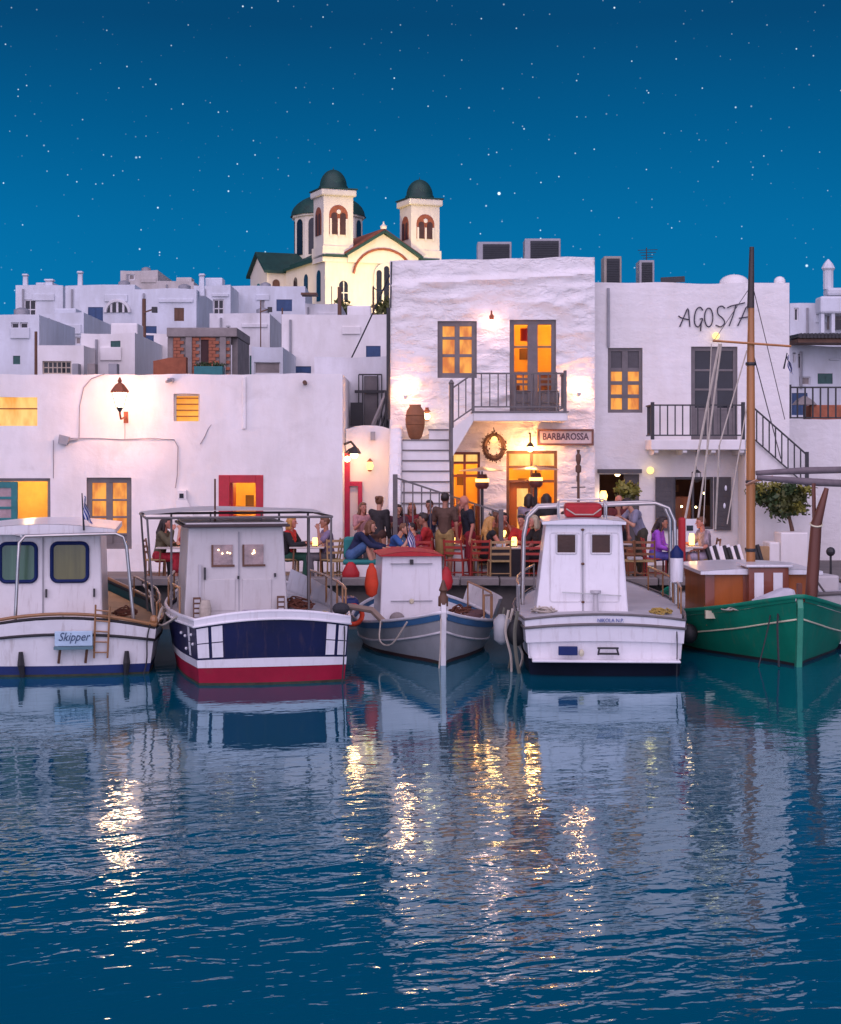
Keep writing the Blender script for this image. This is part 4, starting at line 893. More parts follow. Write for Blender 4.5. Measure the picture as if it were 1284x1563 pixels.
def leafball(parent, c, rad, n, size, m, seed, name='foliage', shell=0.55):
    rnd = random.Random(seed); s = MB()
    for i in range(n):
        d = Vector((rnd.gauss(0, 1), rnd.gauss(0, 1), rnd.gauss(0, 1))).normalized(); k = shell + (1 - shell) * rnd.random()
        k *= 0.8 + 0.35 * noise.noise(d * 2.2 + Vector((seed, 0, 0)))
        p = Vector(c) + Vector((d.x * rad[0], d.y * rad[1], d.z * rad[2])) * k
        a = Vector((rnd.gauss(0, 1), rnd.gauss(0, 1), rnd.gauss(0, 1))).normalized(); b = a.cross(d + Vector((.01, .02, .03))).normalized(); l = size * rnd.uniform(.7, 1.3)
        s.add([p, p + a * l * .5 + b * l * .3 + d * l * .1, p + a * l, p + a * l * .5 - b * l * .3 - d * l * .05], [(0, 1, 2, 3)])
    return tag(s.build(name, m, parent), kind='stuff')
leaf_dark = mat('leaf_dark_green', (.035, .065, .018), .6, .45, 6, 0)
leaf_mid = mat('leaf_olive', (.075, .085, .02), .6, .45, 6, 0)
leaf_yellow = mat('leaf_yellow_green', (.20, .19, .03), .6, .4, 6, 0)  # yellow-green leaves, mixed with the dark and olive ones
build_brick_shed()

# poles and wires on the hill
def pole(px, p0, p1, D, label, arms=1, r=.07):
    x = X(px, D); zb = min(Z(p1, D), terrain_z(D)) - .3; t = thing('utility_pole', label, 'pole', (x, D, zb), group='poles on the hill')
    MB().tube([(x, D, zb), (x, D, Z(p0, D))], [r, r * .75], 8).build('shaft', brown_wood, t)
    for k in range(arms): MB().bar((x - .02, D - .08, Z(p0, D) - .5 - k * .35), (x + .42, D - .08, Z(p0, D) - .35 - k * .35), .05).build('side_arm', brown_wood, t); MB().box(x + .3, x + .48, D - .2, D - .02, Z(p0, D) - .5 - k * .35, Z(p0, D) - .3 - k * .35).build('line_box', iron_black, t)
    return t
pole(220, 456, 552, 60, 'dark utility pole with a small arm left of the brick shed', r=.09)
pole(55, 506, 575, 52, 'thin dark post beside the pair of dark windows', 0, .06)
pole(518.5, 438, 492, 80, 'black pole before the sunlit front of the church', 0, .12)
pole(570, 437, 490, 80, 'thin pole beside the church window', 0, .06)
pole(398, 458, 495, 70, 'thin aerial mast on the roof below the church transept', 1, .03)
pole(431, 470, 530, 66, 'short aerial mast above the blue louvres', 1, .04)
def wire(pts, label, r=.014, sag=.15):
    s = MB(); P = [Vector((X(a, d), d, Z(b, d))) for a, b, d in pts]; out = []
    for a, b in zip(P[:-1], P[1:]):
        for i in range(6): q = a.lerp(b, i / 6); q.z -= sag * 4 * (i / 6) * (1 - i / 6); out.append(q)
    out.append(P[-1]); s.tube(out, r, 5); tag(s.build('overhead_wire', iron_black), label, 'wire')
wire([(610, 398, 40.2), (595, 420, 42), (524, 572, 43)], 'dark overhead wire slanting down from the tall house to the alley', .02, .05)
wire([(596, 432, 40.3), (570, 437, 80)], 'dark overhead wire from the tall house to the church pole', .02, .2)

# ================================================================== CHURCH
def build_church():
    D = 176.0; th = R(22); s_ = F / D
    fx = X(584, D); fz = Z(500, D)
    root = thing('church', 'floodlit cream church with two domed bell towers on the hill', 'church', (fx, D, fz), th, world=False)
    Wd = 6.25; eave = (500 - 394) / s_; ridge = (500 - 349) / s_; Ln = 25.0
    CW = church_wall
    def arch_poly(cx, z0, w_, h, n=10):
        r = w_ / 2; return [(cx - r, z0), (cx + r, z0)] + [(cx + r * math.cos(a), z0 + h - r + r * math.sin(a)) for a in [math.pi * i / n for i in range(n + 1)]]
    def arch_front(parent, name, cx, z0, w_, h, y, m, dy=.06): return MB().prism([(a, y, b) for a, b in arch_poly(cx, z0, w_, h)], (0, dy, 0)).build(name, m, parent)
    def arch_side(parent, name, cy, z0, w_, h, x, m, dx=.06): return MB().prism([(x, a, b) for a, b in arch_poly(cy, z0, w_, h)], (dx, 0, 0)).build(name, m, parent)
    # nave body and gabled front
    MB().box(-Wd, Wd, 0, Ln, -4, eave).build('nave', CW, root)
    gw = 3.9
    g = [(-gw, -.25, eave - .6), (gw, -.25, eave - .6), (gw, -.25, eave + .3), (0, -.25, ridge - .6), (-gw, -.25, eave + .3)]
    MB().prism(g, (0, 3, 0)).build('front_gable', CW, root)
    for sg in (-1, 1):
        a = Vector((0, -.5, ridge)); b = Vector((sg * (gw + .3), -.5, eave + .45)); d = Vector((0, Ln - 2, 0))
        MB().add([a, b, b + d, a + d, a - Vector((0, 0, .3)), b - Vector((0, 0, .3)), b + d - Vector((0, 0, .3)), a + d - Vector((0, 0, .3))], [(0, 1, 2, 3), (7, 6, 5, 4), (0, 4, 5, 1), (1, 5, 6, 2), (2, 6, 7, 3), (3, 7, 4, 0)]).build('nave_roof', terra, root)
        MB().bar(a + Vector((0, -.06, -.35)), b + Vector((0, -.06, -.35)), .5, .28).build('gable_moulding', church_roof, root)
        MB().box(min(sg * gw, sg * Wd), max(sg * gw, sg * Wd), -.3, .1, eave - .12, eave + .16).build('front_cornice', church_roof, root)
    MB().lathe([(.32, 0), (.36, .3), (.1, .55), (.05, .8)], (0, -.3, ridge - .1), 8).build('gable_finial', CW, root)
    # aisle roofs
    for sg in (-1, 1):
        a = [(sg * (Wd + .35), 3.2, eave - .1), (sg * (Wd + .35), Ln, eave - .1), (sg * 2.6, Ln, eave + 1.9), (sg * 2.6, 3.2, eave + 1.9)]
        MB().add(a + [(x, y, z - .3) for x, y, z in a], [(0, 1, 2, 3), (7, 6, 5, 4), (0, 4, 5, 1), (1, 5, 6, 2), (2, 6, 7, 3), (3, 7, 4, 0)]).build('aisle_roof', church_roof, root)
    # arch moulding and tall window in the front
    cz0 = eave - 4.6
    pts = [(3.3 * math.cos(a), -.33, cz0 + 2.6 + 2.9 * math.sin(a)) for a in [math.pi * (0.03 + .94 * i / 16) for i in range(17)]]
    MB().tube(pts, .13, 6).build('arch_moulding', terra, root)
    wx = .3
    w_ = arch_front(root, 'front_window', wx, cz0 - .2, 2.7, 4.3, -.36, CW, .1)
    for k in (-1, 0, 1):
        arch_front(w_, 'pane', wx + k * .82, cz0 - .1, .56, 3.4 + (.45 if k == 0 else 0), -.42, dark_glass, .05)
    for cx in (-4.3, 4.3):
        f_ = arch_front(root, 'small_window', cx, cz0 - .2, 1.25, 2.5, -.06, CW, .05)
        arch_front(f_, 'pane', cx, cz0 - .1, .95, 2.2, -.10, dark_glass, .03)
        for k in (-1, 1): MB().box(cx + k * .0 - .05, cx + .05, -.16, -.11, cz0 - .1, cz0 + 2.0).build('glazing_bar', CW, f_) if k == 1 else MB().box(cx - .45, cx + .45, -.17, -.11, cz0 + .8, cz0 + .92).build('glazing_bar', CW, f_)
    # flank windows
    for k, cy in enumerate((2.0, 6.2, 9.8)):
        arch_side(root, 'flank_window', cy, cz0 + .1, 1.2, 3.2, -Wd - .06, dark_glass, .05)
    MB().box(-Wd - .3, -Wd + .1, -.3, 11, eave - .12, eave + .12).build('side_cornice', church_roof, root)
    # transept with its own gable
    tx, ty0, ty1 = -8.3, 13.6, 20.0; tm = (ty0 + ty1) / 2; te, trg = eave - .3, eave + 1.8
    poly = [(tx, ty0, -4), (tx, ty1, -4), (tx, ty1, te), (tx, tm, trg), (tx, ty0, te)]
    MB().prism(poly, (8.3 - 2, 0, 0)).build('transept', CW, root)
    for sg, yy in ((-1, ty0 - .4), (1, ty1 + .4)):
        a = Vector((tx - .4, tm, trg + .3)); b = Vector((tx - .4, yy, te + .05)); d = Vector((6.5, 0, 0))
        MB().add([a, b, b + d, a + d, a - Vector((0, 0, .3)), b - Vector((0, 0, .3)), b + d - Vector((0, 0, .3)), a + d - Vector((0, 0, .3))], [(0, 1, 2, 3), (7, 6, 5, 4), (0, 4, 5, 1), (1, 5, 6, 2), (2, 6, 7, 3), (3, 7, 4, 0)]).build('transept_roof', church_roof, root)
    arch_side(root, 'transept_window', tm, cz0 + .2, 1.7, 3.0, tx - .06, teal_paint, .05)
    arch_front(root, 'transept_window', (tx - Wd) / 2, cz0 + .2, .8, 3.2, ty0 - .06, brown_wood, .05)
    # main dome on its drum
    dc = (0, 17.3, 0); dr = 3.9; z0 = eave + 1.4; z1 = (500 - 316) / s_ * (D + 16) / D
    MB().lathe([(dr, z0 - 3), (dr, z1 - .3), (dr + .25, z1 - .2), (dr + .25, z1)], dc, 12).build('drum', CW, root)
    for k in range(12):
        a = 2 * math.pi * (k + .5) / 12; d = Vector((math.cos(a), math.sin(a), 0)); t = Vector((-math.sin(a), math.cos(a), 0)); rr = dr * math.cos(math.pi / 12) + .02
        p = [tuple(Vector(dc) + d * rr + t * u + Vector((0, 0, v))) for u, v in arch_poly(0, z0 + .5, 1.1, z1 - z0 - 1.0, 8)]
        MB().prism(p, tuple(d * .06)).build('drum_window', dark_glass, root)
    MB().lathe([(dr + .4, z1)] + [((dr + .3) * math.cos(a), z1 + .05 + 2.5 * math.sin(a)) for a in [math.pi / 2 * i / 8 for i in range(8)]] + [(.02, z1 + 2.56)], dc, 24).build('main_dome', church_roof, root, smooth=40)
    # bell towers
    tz0 = eave + .02; tz1 = (500 - 293) / s_; hw = 1.6
    for sg, dz in ((-1, 0.0), (1, -.45)):
        cx = sg * (Wd - hw + .15); cy = hw + .05; t1 = tz1 + dz
        MB().box(cx - hw - .15, cx + hw + .15, cy - hw - .15, cy + hw + .15, eave - .6, tz0 + 1.0).build('tower_base', CW, root)
        tw = MB().box(cx - hw, cx + hw, cy - hw, cy + hw, tz0 + 1.003, t1 - .7).build('tower_shaft', CW, root)
        MB().box(cx - hw - .3, cx + hw + .3, cy - hw - .3, cy + hw + .3, t1 - .697, t1).build('tower_cornice', CW, root, bevel=.15)
        MB().box(cx - hw - .38, cx + hw + .38, cy - hw - .38, cy + hw + .38, t1 + .003, t1 + .12).build('tower_eave', church_roof, root)
        dr2 = hw * .88
        MB().lathe([(dr2 + .15, t1 + .1), (dr2 + .1, t1 + .5)] + [(dr2 * math.cos(a), t1 + .5 + 1.75 * math.sin(a)) for a in [math.pi / 2 * i / 7 for i in range(7)]] + [(.05, t1 + 2.27), (.02, t1 + 2.5)], (cx, cy, 0), 20).build('tower_dome', church_roof, root, smooth=40)
        zb_ = tz0 + 2.2; hh = t1 - tz0 - 4.3
        for face in ('f', 'l'):
            if face == 'f':
                arch_front(tw, 'bell_arch', cx, zb_, 2.0, hh + .5, cy - hw - .05, terra, .04)
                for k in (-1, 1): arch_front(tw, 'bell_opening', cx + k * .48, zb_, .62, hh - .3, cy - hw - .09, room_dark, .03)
                MB().ball((cx, cy - hw - .12, zb_ + hh - .2), (.24, .05, .24), 10, 6).build('bell_arch_boss', CW, tw)
                for k in (-1, 0, 1): MB().box(cx + k * .86 - .1, cx + k * .86 + .1, cy - hw - .14, cy - hw - .095, zb_ - .2, zb_ + hh - .9).build('bell_column', CW, tw)
            else:
                arch_side(tw, 'bell_arch', cy, zb_, 1.9, hh + .4, cx - hw - .05, terra, .04)
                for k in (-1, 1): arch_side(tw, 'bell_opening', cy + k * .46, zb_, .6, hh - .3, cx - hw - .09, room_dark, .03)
    # floodlights in the church yard
    def flood(x, y, z, tgt, pw, size=70):
        l = bpy.data.lights.new('flood_light', 'SPOT'); l.energy = pw; l.color = (1.0, .73, .34); l.spot_size = R(size); l.spot_blend = .6; l.shadow_soft_size = .25
        o = bpy.data.objects.new('flood_light', l); col.objects.link(o); o.parent = root; o.location = (x, y, z)
        o.rotation_euler = (Vector(tgt) - Vector((x, y, z))).to_track_quat('-Z', 'Y').to_euler()
        MB().box(x - .3, x + .3, y - .55, y - .15, z - .5, z - .1).build('floodlight_housing', iron_black, root)
    flood(-4.5, -13, .2, (-2.5, 0, 4.0), 10500, 80); flood(4.5, -13, .2, (3, 0, 4.0), 9000, 80)
    flood(-16, 5, 2.5, (-6, 9, 5.5), 1500, 80); flood(0, -2.4, -.3, (0, .4, 4), 500, 110)
build_church()
# shrubs and a lit globe in the church yard
def build_yard():
    D = 150
    for k, (px, py) in enumerate(((530, 480), (520, 470), (582, 478), (590, 470), (600, 484))):
        x, z = X(px, D), Z(py, D); t = thing('yard_shrub', ['small dark shrub right beside the black pole at the church front', 'small shrub half behind the black pole at the church front', 'dark shrub under the tall arched church window', 'dark shrub between the tall church window and the tall house', 'dark shrub against the roof corner of the tall house'][k], 'shrub', (x, D, z - 1.5), group='shrubs in the church yard')
        MB().tube([(x, D, z - 3.5), (x, D, z)], .12, 6).build('stem', brown_wood, t); leafball(t, (x, D, z), (.9, .9, 1.1), 140, .5, leaf_mid, 20 + k, 'crown')
build_yard()

# ================================================================== ROOFTOP EQUIPMENT
def roof_box(px0, px1, py0, py1, D, label, front, side, depth=.7, slats=7):
    o = op(px0, px1, py0, py1, D); r = thing('cooling_unit', label, 'cooling unit', ((o[0] + o[1]) / 2, D, o[2] - .35))
    MB().box(o[0], o[1], D, D + depth, o[2] - .35, o[3]).build('casing', side, r, bevel=.02)
    MB().box(o[0] + (o[1] - o[0]) * .16, o[1] - .05, D - .015, D - .002, o[2] - .3, o[3] - .06).build('grille', front, r)
    for k in range(slats):
        z = o[2] + (o[3] - o[2] - .08) * k / slats; MB().box(o[0] + (o[1] - o[0]) * .17, o[1] - .06, D - .035, D - .016, z, z + .02).build('slat', front, r)
gl = mat('black_grille', (.012, .016, .022), .5, .3)
roof_box(729, 781, 369, 395, 42, 'black fronted roof unit on the tall house, left of the pair', gl, metal_box)
roof_box(801, 856, 364, 393, 42, 'black fronted roof unit on the tall house, right of the pair', gl, metal_box)
roof_box(922, 949, 391, 433, 42.5, 'tall ribbed roof unit in the gap between the two houses', gl, mat('tan_metal', (.30, .27, .23), .6), slats=10)
roof_box(976, 999, 397, 433, 43, 'narrow ribbed roof unit topped by aerials', gl, metal_box, slats=9)
def build_aerial():
    D = 43.2; x = X(987, D); t = thing('roof_aerial', 'thin television aerial behind the narrow roof unit', 'aerial', (x, D, Z(432, D)))
    MB().tube([(x, D, Z(432, D)), (x, D, Z(378, D))], .015, 5).build('mast', iron_black, t)
    for k in range(4): MB().tube([(x - .22 + .04 * k, D, Z(382 + 4 * k, D)), (x + .28 - .04 * k, D, Z(381 + 4 * k, D))], .008, 4).build('rod', iron_black, t)
    x = X(1030, D); s = MB(); s.bar((x - .35, D, Z(428, D)), (x + .25, D, Z(426, D)), .1, .14); s.bar((x, D, Z(428, D)), (x, D, Z(436, D)), .06); tag(s.build('roof_vent', iron_black), 'flat black vent on the parapet of the lettered house', 'vent')
build_aerial()

# ================================================================== BOATS
boat_white = mat('boat_white_paint', (.70, .69, .69), .32, .10, 1.2, .06, 10, coat=.15, dirt=.14, streak=.55)
boat_white2 = mat('boat_white_gelcoat', (.74, .73, .75), .28, .07, 1.2, .04, 10, coat=.15, dirt=.08, streak=.35)
boat_navy = mat('boat_navy_paint', (.004, .008, .050), .35, .25, 1.5, .05, 10, spec=.25, streak=.22, dirt=.1)
boat_red = mat('boat_red_antifouling', (.26, .006, .028), .55, .2, 2, .1, 12, dirt=.2, spec=.2)
boat_blue = mat('boat_blue_paint', (.008, .022, .11), .45, .2, 2, .1, 12, spec=.25)
boat_lblue = mat('boat_light_blue_paint', (.05, .16, .32), .4, .2, 2, .1, 12)
boat_grey = mat('boat_grey_paint', (.36, .375, .38), .35, .15, 1.4, .08, 8, coat=.1, dirt=.15, streak=.4)
boat_green = mat('boat_green_paint', (.003, .190, .110), .45, .18, 1.4, .05, 8, spec=.3, streak=.3, dirt=.12)
boat_green_d = mat('boat_dark_green_paint', (.01, .05, .045), .4, .2, 2, .1, 10)
boat_dark = mat('boat_dark_bottom', (.003, .006, .016), .7, .3, 2, .1, 10, spec=.12)
black_rub = mat('black_rubber', (.012, .012, .014), .6, .2)
cream_stripe = mat('cream_stripe', (.62, .58, .40), .4)
deck_m = mat('boat_deck_grey', (.46, .45, .46), .6, .15, 2, .1, 20)
deck_wood = mat('boat_deck_wood', (.30, .17, .07), .55, .3, 3, .15, 20)
cabin_grey = mat('cabin_pale_grey', (.52, .50, .49), .4, .08, 1.5, .05, 10, dirt=.08, streak=.3)
rope_m = mat('pale_rope', (.45, .40, .33), .9, .2, 8, .3, 60)
rope_d = mat('dark_rope', (.03, .03, .035), .9, .2, 8, .3, 60)
canvas_m = mat('canopy_canvas', (.50, .48, .46), .85, .12, 2, .2, 30)
orange_vest = mat('orange_fabric', (.62, .05, .012), .7, .2, 5)
red_fab = mat('red_fabric', (.42, .012, .018), .6, .2, 5)
rail_wood = mat('varnished_rail', (.30, .15, .06), .35, .2, 4, .1, 20, coat=.3)
amber = mat('amber_curtain', (.06, .03, .02), .15, .3, 3, spec=.25)
olive_glass = mat('olive_reflection_glass', (.13, .12, .03), .12, .3, 2, .03, 4, spec=.6, stretch=(4, 1, .3))  # olive-yellow reflection painted into the pane colour, no curtain behind
green_glass = mat('green_reflection_glass', (.06, .13, .075), .12, .3, 2, .03, 4, spec=.6, stretch=(4, 1, .3))  # green reflection painted into the pane colour, no curtain behind
flag_blue = mat('flag_blue', (.015, .05, .28), .8, .1); flag_white = mat('flag_white', (.75, .75, .78), .8, .05)
class Hull:
    def __init__(s, L, st, camber=0.0, bulge=0.0, transom=True, rake=0.0):
        """st = rows of (t, half beam at sheer, half beam at waterline, sheer height); t = 0 faces the harbour"""
        s.L, s.f, s.camber, s.bulge, s.transom, s.rake = L, catmull(st), camber, bulge, transom, rake
    def sheer(s, t): return s.f(t)[2]
    def half(s, t, z):
        hb, hw, zs = s.f(t); hb, hw = max(.02, hb), max(.015, hw)
        return hw + (hb - hw) * max(0, z / zs) ** .85 if z >= 0 else hw * math.sqrt(max(0, 1 - (z / .55) ** 2))
    def pt(s, t, side, z, off=0):
        x = s.half(t, z) + off; zs = s.sheer(t); y = t * s.L - s.rake * (z / zs) * max(0, 1 - t * 5)
        if s.transom: y -= .06 * max(0, min(1.3, (z - .2) / (zs - .2))) * max(0, 1 - t * 8)
        return (side * x, y, z)
    def tp(s, u, z, off=0):
        """point on the transom: u in -1..1"""
        zs = s.sheer(0); k = max(0, min(1.3, (z - .2) / (zs - .2)))
        return (u * (s.half(0, z) + max(0, off) * abs(u)), -s.bulge * (1 - u * u) - .06 * k - off, z + s.camber * (1 - u * u) * k)
    def band(s, root, name, m, lo, hi, rows=3, nt=22, t0=0, t1=1, off=0.0):
        g = MB()
        for sd in (-1, 1):
            def fn(u, v, sd=sd):
                t = t0 + (t1 - t0) * u; a, b = lo(s.sheer(t)), hi(s.sheer(t)); return s.pt(t, sd, a + (b - a) * v, off)
            g.grid(fn, nt, rows)
        if s.transom and t0 == 0:
            a, b = lo(s.sheer(0)), hi(s.sheer(0)); g.grid(lambda u, v: s.tp(-1 + 2 * u, a + (b - a) * v, off), 16, rows)
        return g.build(name, m, root, smooth=30)
    def line(s, root, name, m, dz, r, n=30, off=0.0, t1=1.0, ab=None, flat=1.0):
        P = []
        zf = (lambda t: ab) if ab is not None else (lambda t: s.sheer(t) + dz)
        for i in range(n, -1, -1): P.append(s.pt(t1 * i / n, -1, zf(t1 * i / n), off))
        if s.transom: P += [s.tp(-1 + 2 * i / 12, zf(0), off) for i in range(0, 13)]
        for i in range(n + 1): P.append(s.pt(t1 * i / n, 1, zf(t1 * i / n), off))
        return MB().tube(P, r, 6).build(name, m, root, smooth=60)
    def deck(s, root, m, dz=-.14, name='deck'):
        g = MB(); g.grid(lambda u, v: ((-1 + 2 * u) * max(.01, s.half(v, s.sheer(v) + dz) - .03), (.01 if s.transom else .15) + v * (s.L - .2), s.sheer(v) + dz + s.camber * .8 * (1 - (2 * u - 1) ** 2) * (1 - v)), 8, 22)
        return g.build(name, m, root)
def flag(parent_label, base, h, tilt, size):
    x, y, z = base; r = thing('greek_flag', parent_label, 'flag', base)
    tx, tz = math.sin(tilt) * h, math.cos(tilt) * h
    MB().tube([base, (x + tx, y, z + tz)], [.018, .010], 6).build('pole', iron_black, r)
    # hanging cloth: nine stripes as strips falling in folds
    for k in range(9):
        g = MB()
        def fn(u, v, k=k):
            a = k / 9 + v / 9; s_ = .90 - .62 * u * .9
            fold = .05 * math.sin(a * 9 + u * 4); px = x + tx * (.93 - .35 * a) + size * (.10 + .42 * u * a + .06 * math.sin(u * 7 + a * 5)) ; pz = z + tz * .93 - size * (u * 1.15 + a * .22)
            return (px, y + fold - .02 * u, pz)
        g.grid(fn, 8, 1).build('stripe', flag_blue if k % 2 == 0 else flag_white, r)
    return r
def rrect(cx, cz, hw, hh, r, y, n=5):
    P = []
    for qx, qz, a0 in ((1, 1, 0), (-1, 1, 90), (-1, -1, 180), (1, -1, 270)):
        for i in range(n + 1): a = R(a0 + 90 * i / n); P.append((cx + qx * (hw - r) + r * math.cos(a), y, cz + qz * (hh - r) + r * math.sin(a)))
    return P
def cab_window(root, cx, cz, hw, hh, r, y, pane, frame, fr=.03, name='cabin_window'):
    w_ = MB().tube(rrect(cx, cz, hw, hh, r, y - .01), fr, 6, closed=True).build(name, frame, root, smooth=60)
    MB().prism(rrect(cx, cz, hw, hh, r, y - .012), (0, .02, 0)).build('pane', pane, w_)
    return w_
def knob(root, x, y, z, name='door_handle', h=.1): MB().box(x - .015, x + .015, y - .05, y, z - h / 2, z + h / 2).build(name, iron_black, root)
def stanchions(root, H, side, t0, t1, n, h, m, r=.016, name='side_rail', top=True):
    P = [Vector(H.pt(t0 + (t1 - t0) * i / (n - 1), side, H.sheer(t0 + (t1 - t0) * i / (n - 1)))) for i in range(n)]
    rail = MB().tube([p + Vector((-side * .04, 0, h)) for p in P], r * 1.3, 6).build(name, m, root)
    for p in P: MB().tube([p + Vector((-side * .04, 0, -.05)), p + Vector((-side * .04, 0, h))], r, 6).build('stanchion', m, rail)
    return rail
def rope(root, pts, m, r=.016, name='mooring_rope'):
    f = catmull([(i,) + tuple(p) for i, p in enumerate(pts)]); n = (len(pts) - 1) * 5
    return MB().tube([f((len(pts) - 1) * i / n) for i in range(n + 1)], r, 5).build(name, m, root)

def tangle(root, c, rad, n, m, seed, r=.012, name='net_pile'):
    """heap of net or line: one loosely looping strand"""
    rnd = random.Random(seed); pts = []; a = 0
    for i in range(n):
        a += rnd.uniform(.5, 1.2); k = rnd.uniform(.35, 1.0); hh = (1 - k * .75) * rnd.random()
        pts.append((c[0] + rad[0] * k * math.cos(a), c[1] + rad[1] * k * math.sin(a), c[2] + rad[2] * hh))
    return rope(root, pts, m, r, name)
net_y = mat('yellow_net', (.36, .25, .06), .9, .3, 9, .3, 50); net_r = mat('rust_net', (.17, .06, .035), .9, .3, 9, .3, 50)
weed = mat('waterline_weed', (.03, .035, .018), .8, .5, 6, .4, 20)
# ---- boat with the name plate, far left
def boat_a():
    D = 27.5; S = F / D; cx = X(93, D)
    r = thing('cabin_boat', 'white cabin boat with rounded green windows and Skipper name plate', 'boat', (cx, D, 0), R(8), world=False)
    px = lambda p: (p - 93) / S
    H = Hull(6.6, [(0, 1.50, 1.40, .74), (.25, 1.60, 1.45, .72), (.5, 1.50, 1.2, .80), (.75, 1.0, .7, .92), (.93, .35, .15, 1.12), (1, .03, .02, 1.22)], camber=.20, bulge=.18)
    H.band(r, 'hull_bottom', boat_blue, lambda z: -.45, lambda z: .17)
    H.band(r, 'topside', boat_white, lambda z: .17, lambda z: z - .19)
    H.band(r, 'sheer_strake', boat_white, lambda z: z - .19, lambda z: z, off=.02)
    H.line(r, 'gunwale', black_rub, 0, .03); H.line(r, 'rub_rail', black_rub, -.19, .026, off=.02)
    H.line(r, 'toe_rail', rail_wood, .05, .03, t1=.95)
    H.band(r, 'green_side', boat_green_d, lambda z: z * .5, lambda z: z + .02, t0=.2, t1=.97, off=.012)
    H.deck(r, deck_wood)
    # wheelhouse
    y0 = 1.15; s2 = F / (D + y0); P = lambda p: ((p - CX) / s2 - cx + y0 * math.sin(R(8))) / math.cos(R(8)); zz = lambda p: CH - (p - HY) / s2
    cl, cr = P(-14), P(156)
    MB().frust((cl, cr, y0, y0 + 2.4), (cl + .03, cr - .04, y0 + .04, y0 + 2.2), .55, zz(812)).build('wheelhouse', boat_white, r, bevel=.03)
    MB().grid(lambda u, v: (P(-40) + (P(176) - P(-40)) * u, y0 - .35 + 3.2 * v, zz(811) + .05 + .09 * math.sin(math.pi * u)), 12, 2).build('roof_skin', boat_white2, r)
    MB().prism([(P(-40) + (P(176) - P(-40)) * i / 12, y0 - .36, zz(811) + .045 + .09 * math.sin(math.pi * i / 12)) for i in range(13)] + [(P(176), y0 - .36, zz(814)), (P(-40), y0 - .36, zz(814))], (0, 3.2, 0)).build('roof', boat_white, r)
    for k, (a, b, m) in enumerate(((4, 57, green_glass), (80, 133, olive_glass))):
        cab_window(r, (P(a) + P(b)) / 2, zz(858), (P(b) - P(a)) / 2, .32, .10, y0 + .015, m, boat_blue, .035)
    MB().box(P(66), P(68), y0 - .008, y0 + .03, .75, zz(816)).build('door_seam', metal_box, r)
    for p in (72, 143): knob(r, P(p), y0 + .005, zz(905), h=.14)
    s = MB(); s.box(P(33), P(98), y0 - .35, y0 - .05, .8, zz(936)); s.build('engine_box', deck_m, r, bevel=.03)
    # tube arch over the cockpit
    ya = .35; sa = F / (D + ya); A = lambda p: (p - CX) / sa - cx + ya * math.sin(R(8)); za = lambda p: CH - (p - HY) / sa
    MB().tube([(A(25), ya, .8), (A(29), ya, za(860)), (A(31), ya, za(828)), (A(40), ya, za(818)), (A(175), ya, za(815)), (A(187), ya, za(820)), (A(192), ya, za(834)), (A(200), ya, za(920)), (A(203), ya, .78)], .028, 8).build('tube_arch', steel, r, smooth=60)
    MB().tube([(A(10), ya + .9, za(818)), (A(34), ya + .02, za(818))], .022, 6).build('arch_strut', steel, r)
    # ladder
    for p in (145, 165): MB().tube([H.tp(px(p) / 1.5, 0.27, .07), H.tp(px(p) / 1.5, .93, .07)], .018, 6).build('ladder_rail', rail_wood, r)
    for q in range(5): z = .34 + .13 * q; MB().tube([H.tp(px(144) / 1.5, z, .07), H.tp(px(166) / 1.5, z, .07)], .014, 6).build('ladder_rung', rail_wood, r)
    # name plate on its bracket
    yb = H.tp(0.15, .5)[1] - .10
    pl = MB().box(px(86), px(142), yb - .02, yb, .50, .74).build('name_plate', mat('pale_blue_plate', (.40, .55, .66), .4), r, bevel=.008)
    text_mesh('lettering', 'Skipper', .19, mat('plate_ink', (.02, .05, .12), .5), pl, ((px(86) + px(142)) / 2, yb - .026, .645), (R(90), 0, 0), shear=.35, width=.50)
    MB().box(px(85), px(143), yb - .12, yb + .10, .455, .495).build('plate_shelf', mat('teal_grey', (.08, .17, .20), .5), r)
    for p in (94, 134): MB().bar((px(p), yb - .02, .455), (px(p - 3), yb + .08, .22), .035).build('shelf_leg', brown_wood, r)
    # rubber fittings at the waterline
    for p in (36, 190): MB().tube([H.tp(px(p) / 1.45, .36, .05), H.tp(px(p) / 1.45, .2, .08), H.tp((px(p) + .02) / 1.45, -.05, .06)], [.035, .06, .03], 7).build('rudder_fitting', black_rub, r)
    stanchions(r, H, 1, .12, .72, 6, .34, rail_wood)
    tangle(r, (1.05, .6, .72), (.28, .35, .16), 60, rope_m, 1); tangle(r, (.95, 2.4, .74), (.25, .4, .2), 60, net_r, 2); H.band(r, 'weed_line', weed, lambda z: -.02, lambda z: .035, rows=1, off=.004)
    rope(r, [H.tp(.93, .78, .03), H.tp(.90, .55, .06), H.tp(.92, .2, .06), H.tp(.88, -.1, .1)], rope_d, .012)
    rope(r, [(1.52, .3, .75), (1.62, .8, 1.0), (1.7, 1.6, .7), (1.75, 2.6, 1.15), (1.9, 4.5, 1.2), (2.0, 7.1, 1.0)], rope_m, .022)
    MB().ball((1.48, .12, .85), (.07, .07, .09), 10, 8).build('bollard', rail_wood, r)
    flag('blue and white flag on a dark staff over the cabin boat', (cx + px(112) * 28 / 27.5 + .02, D + .75, 2.3), .62, R(-3), .34)
    return r
boat_a()

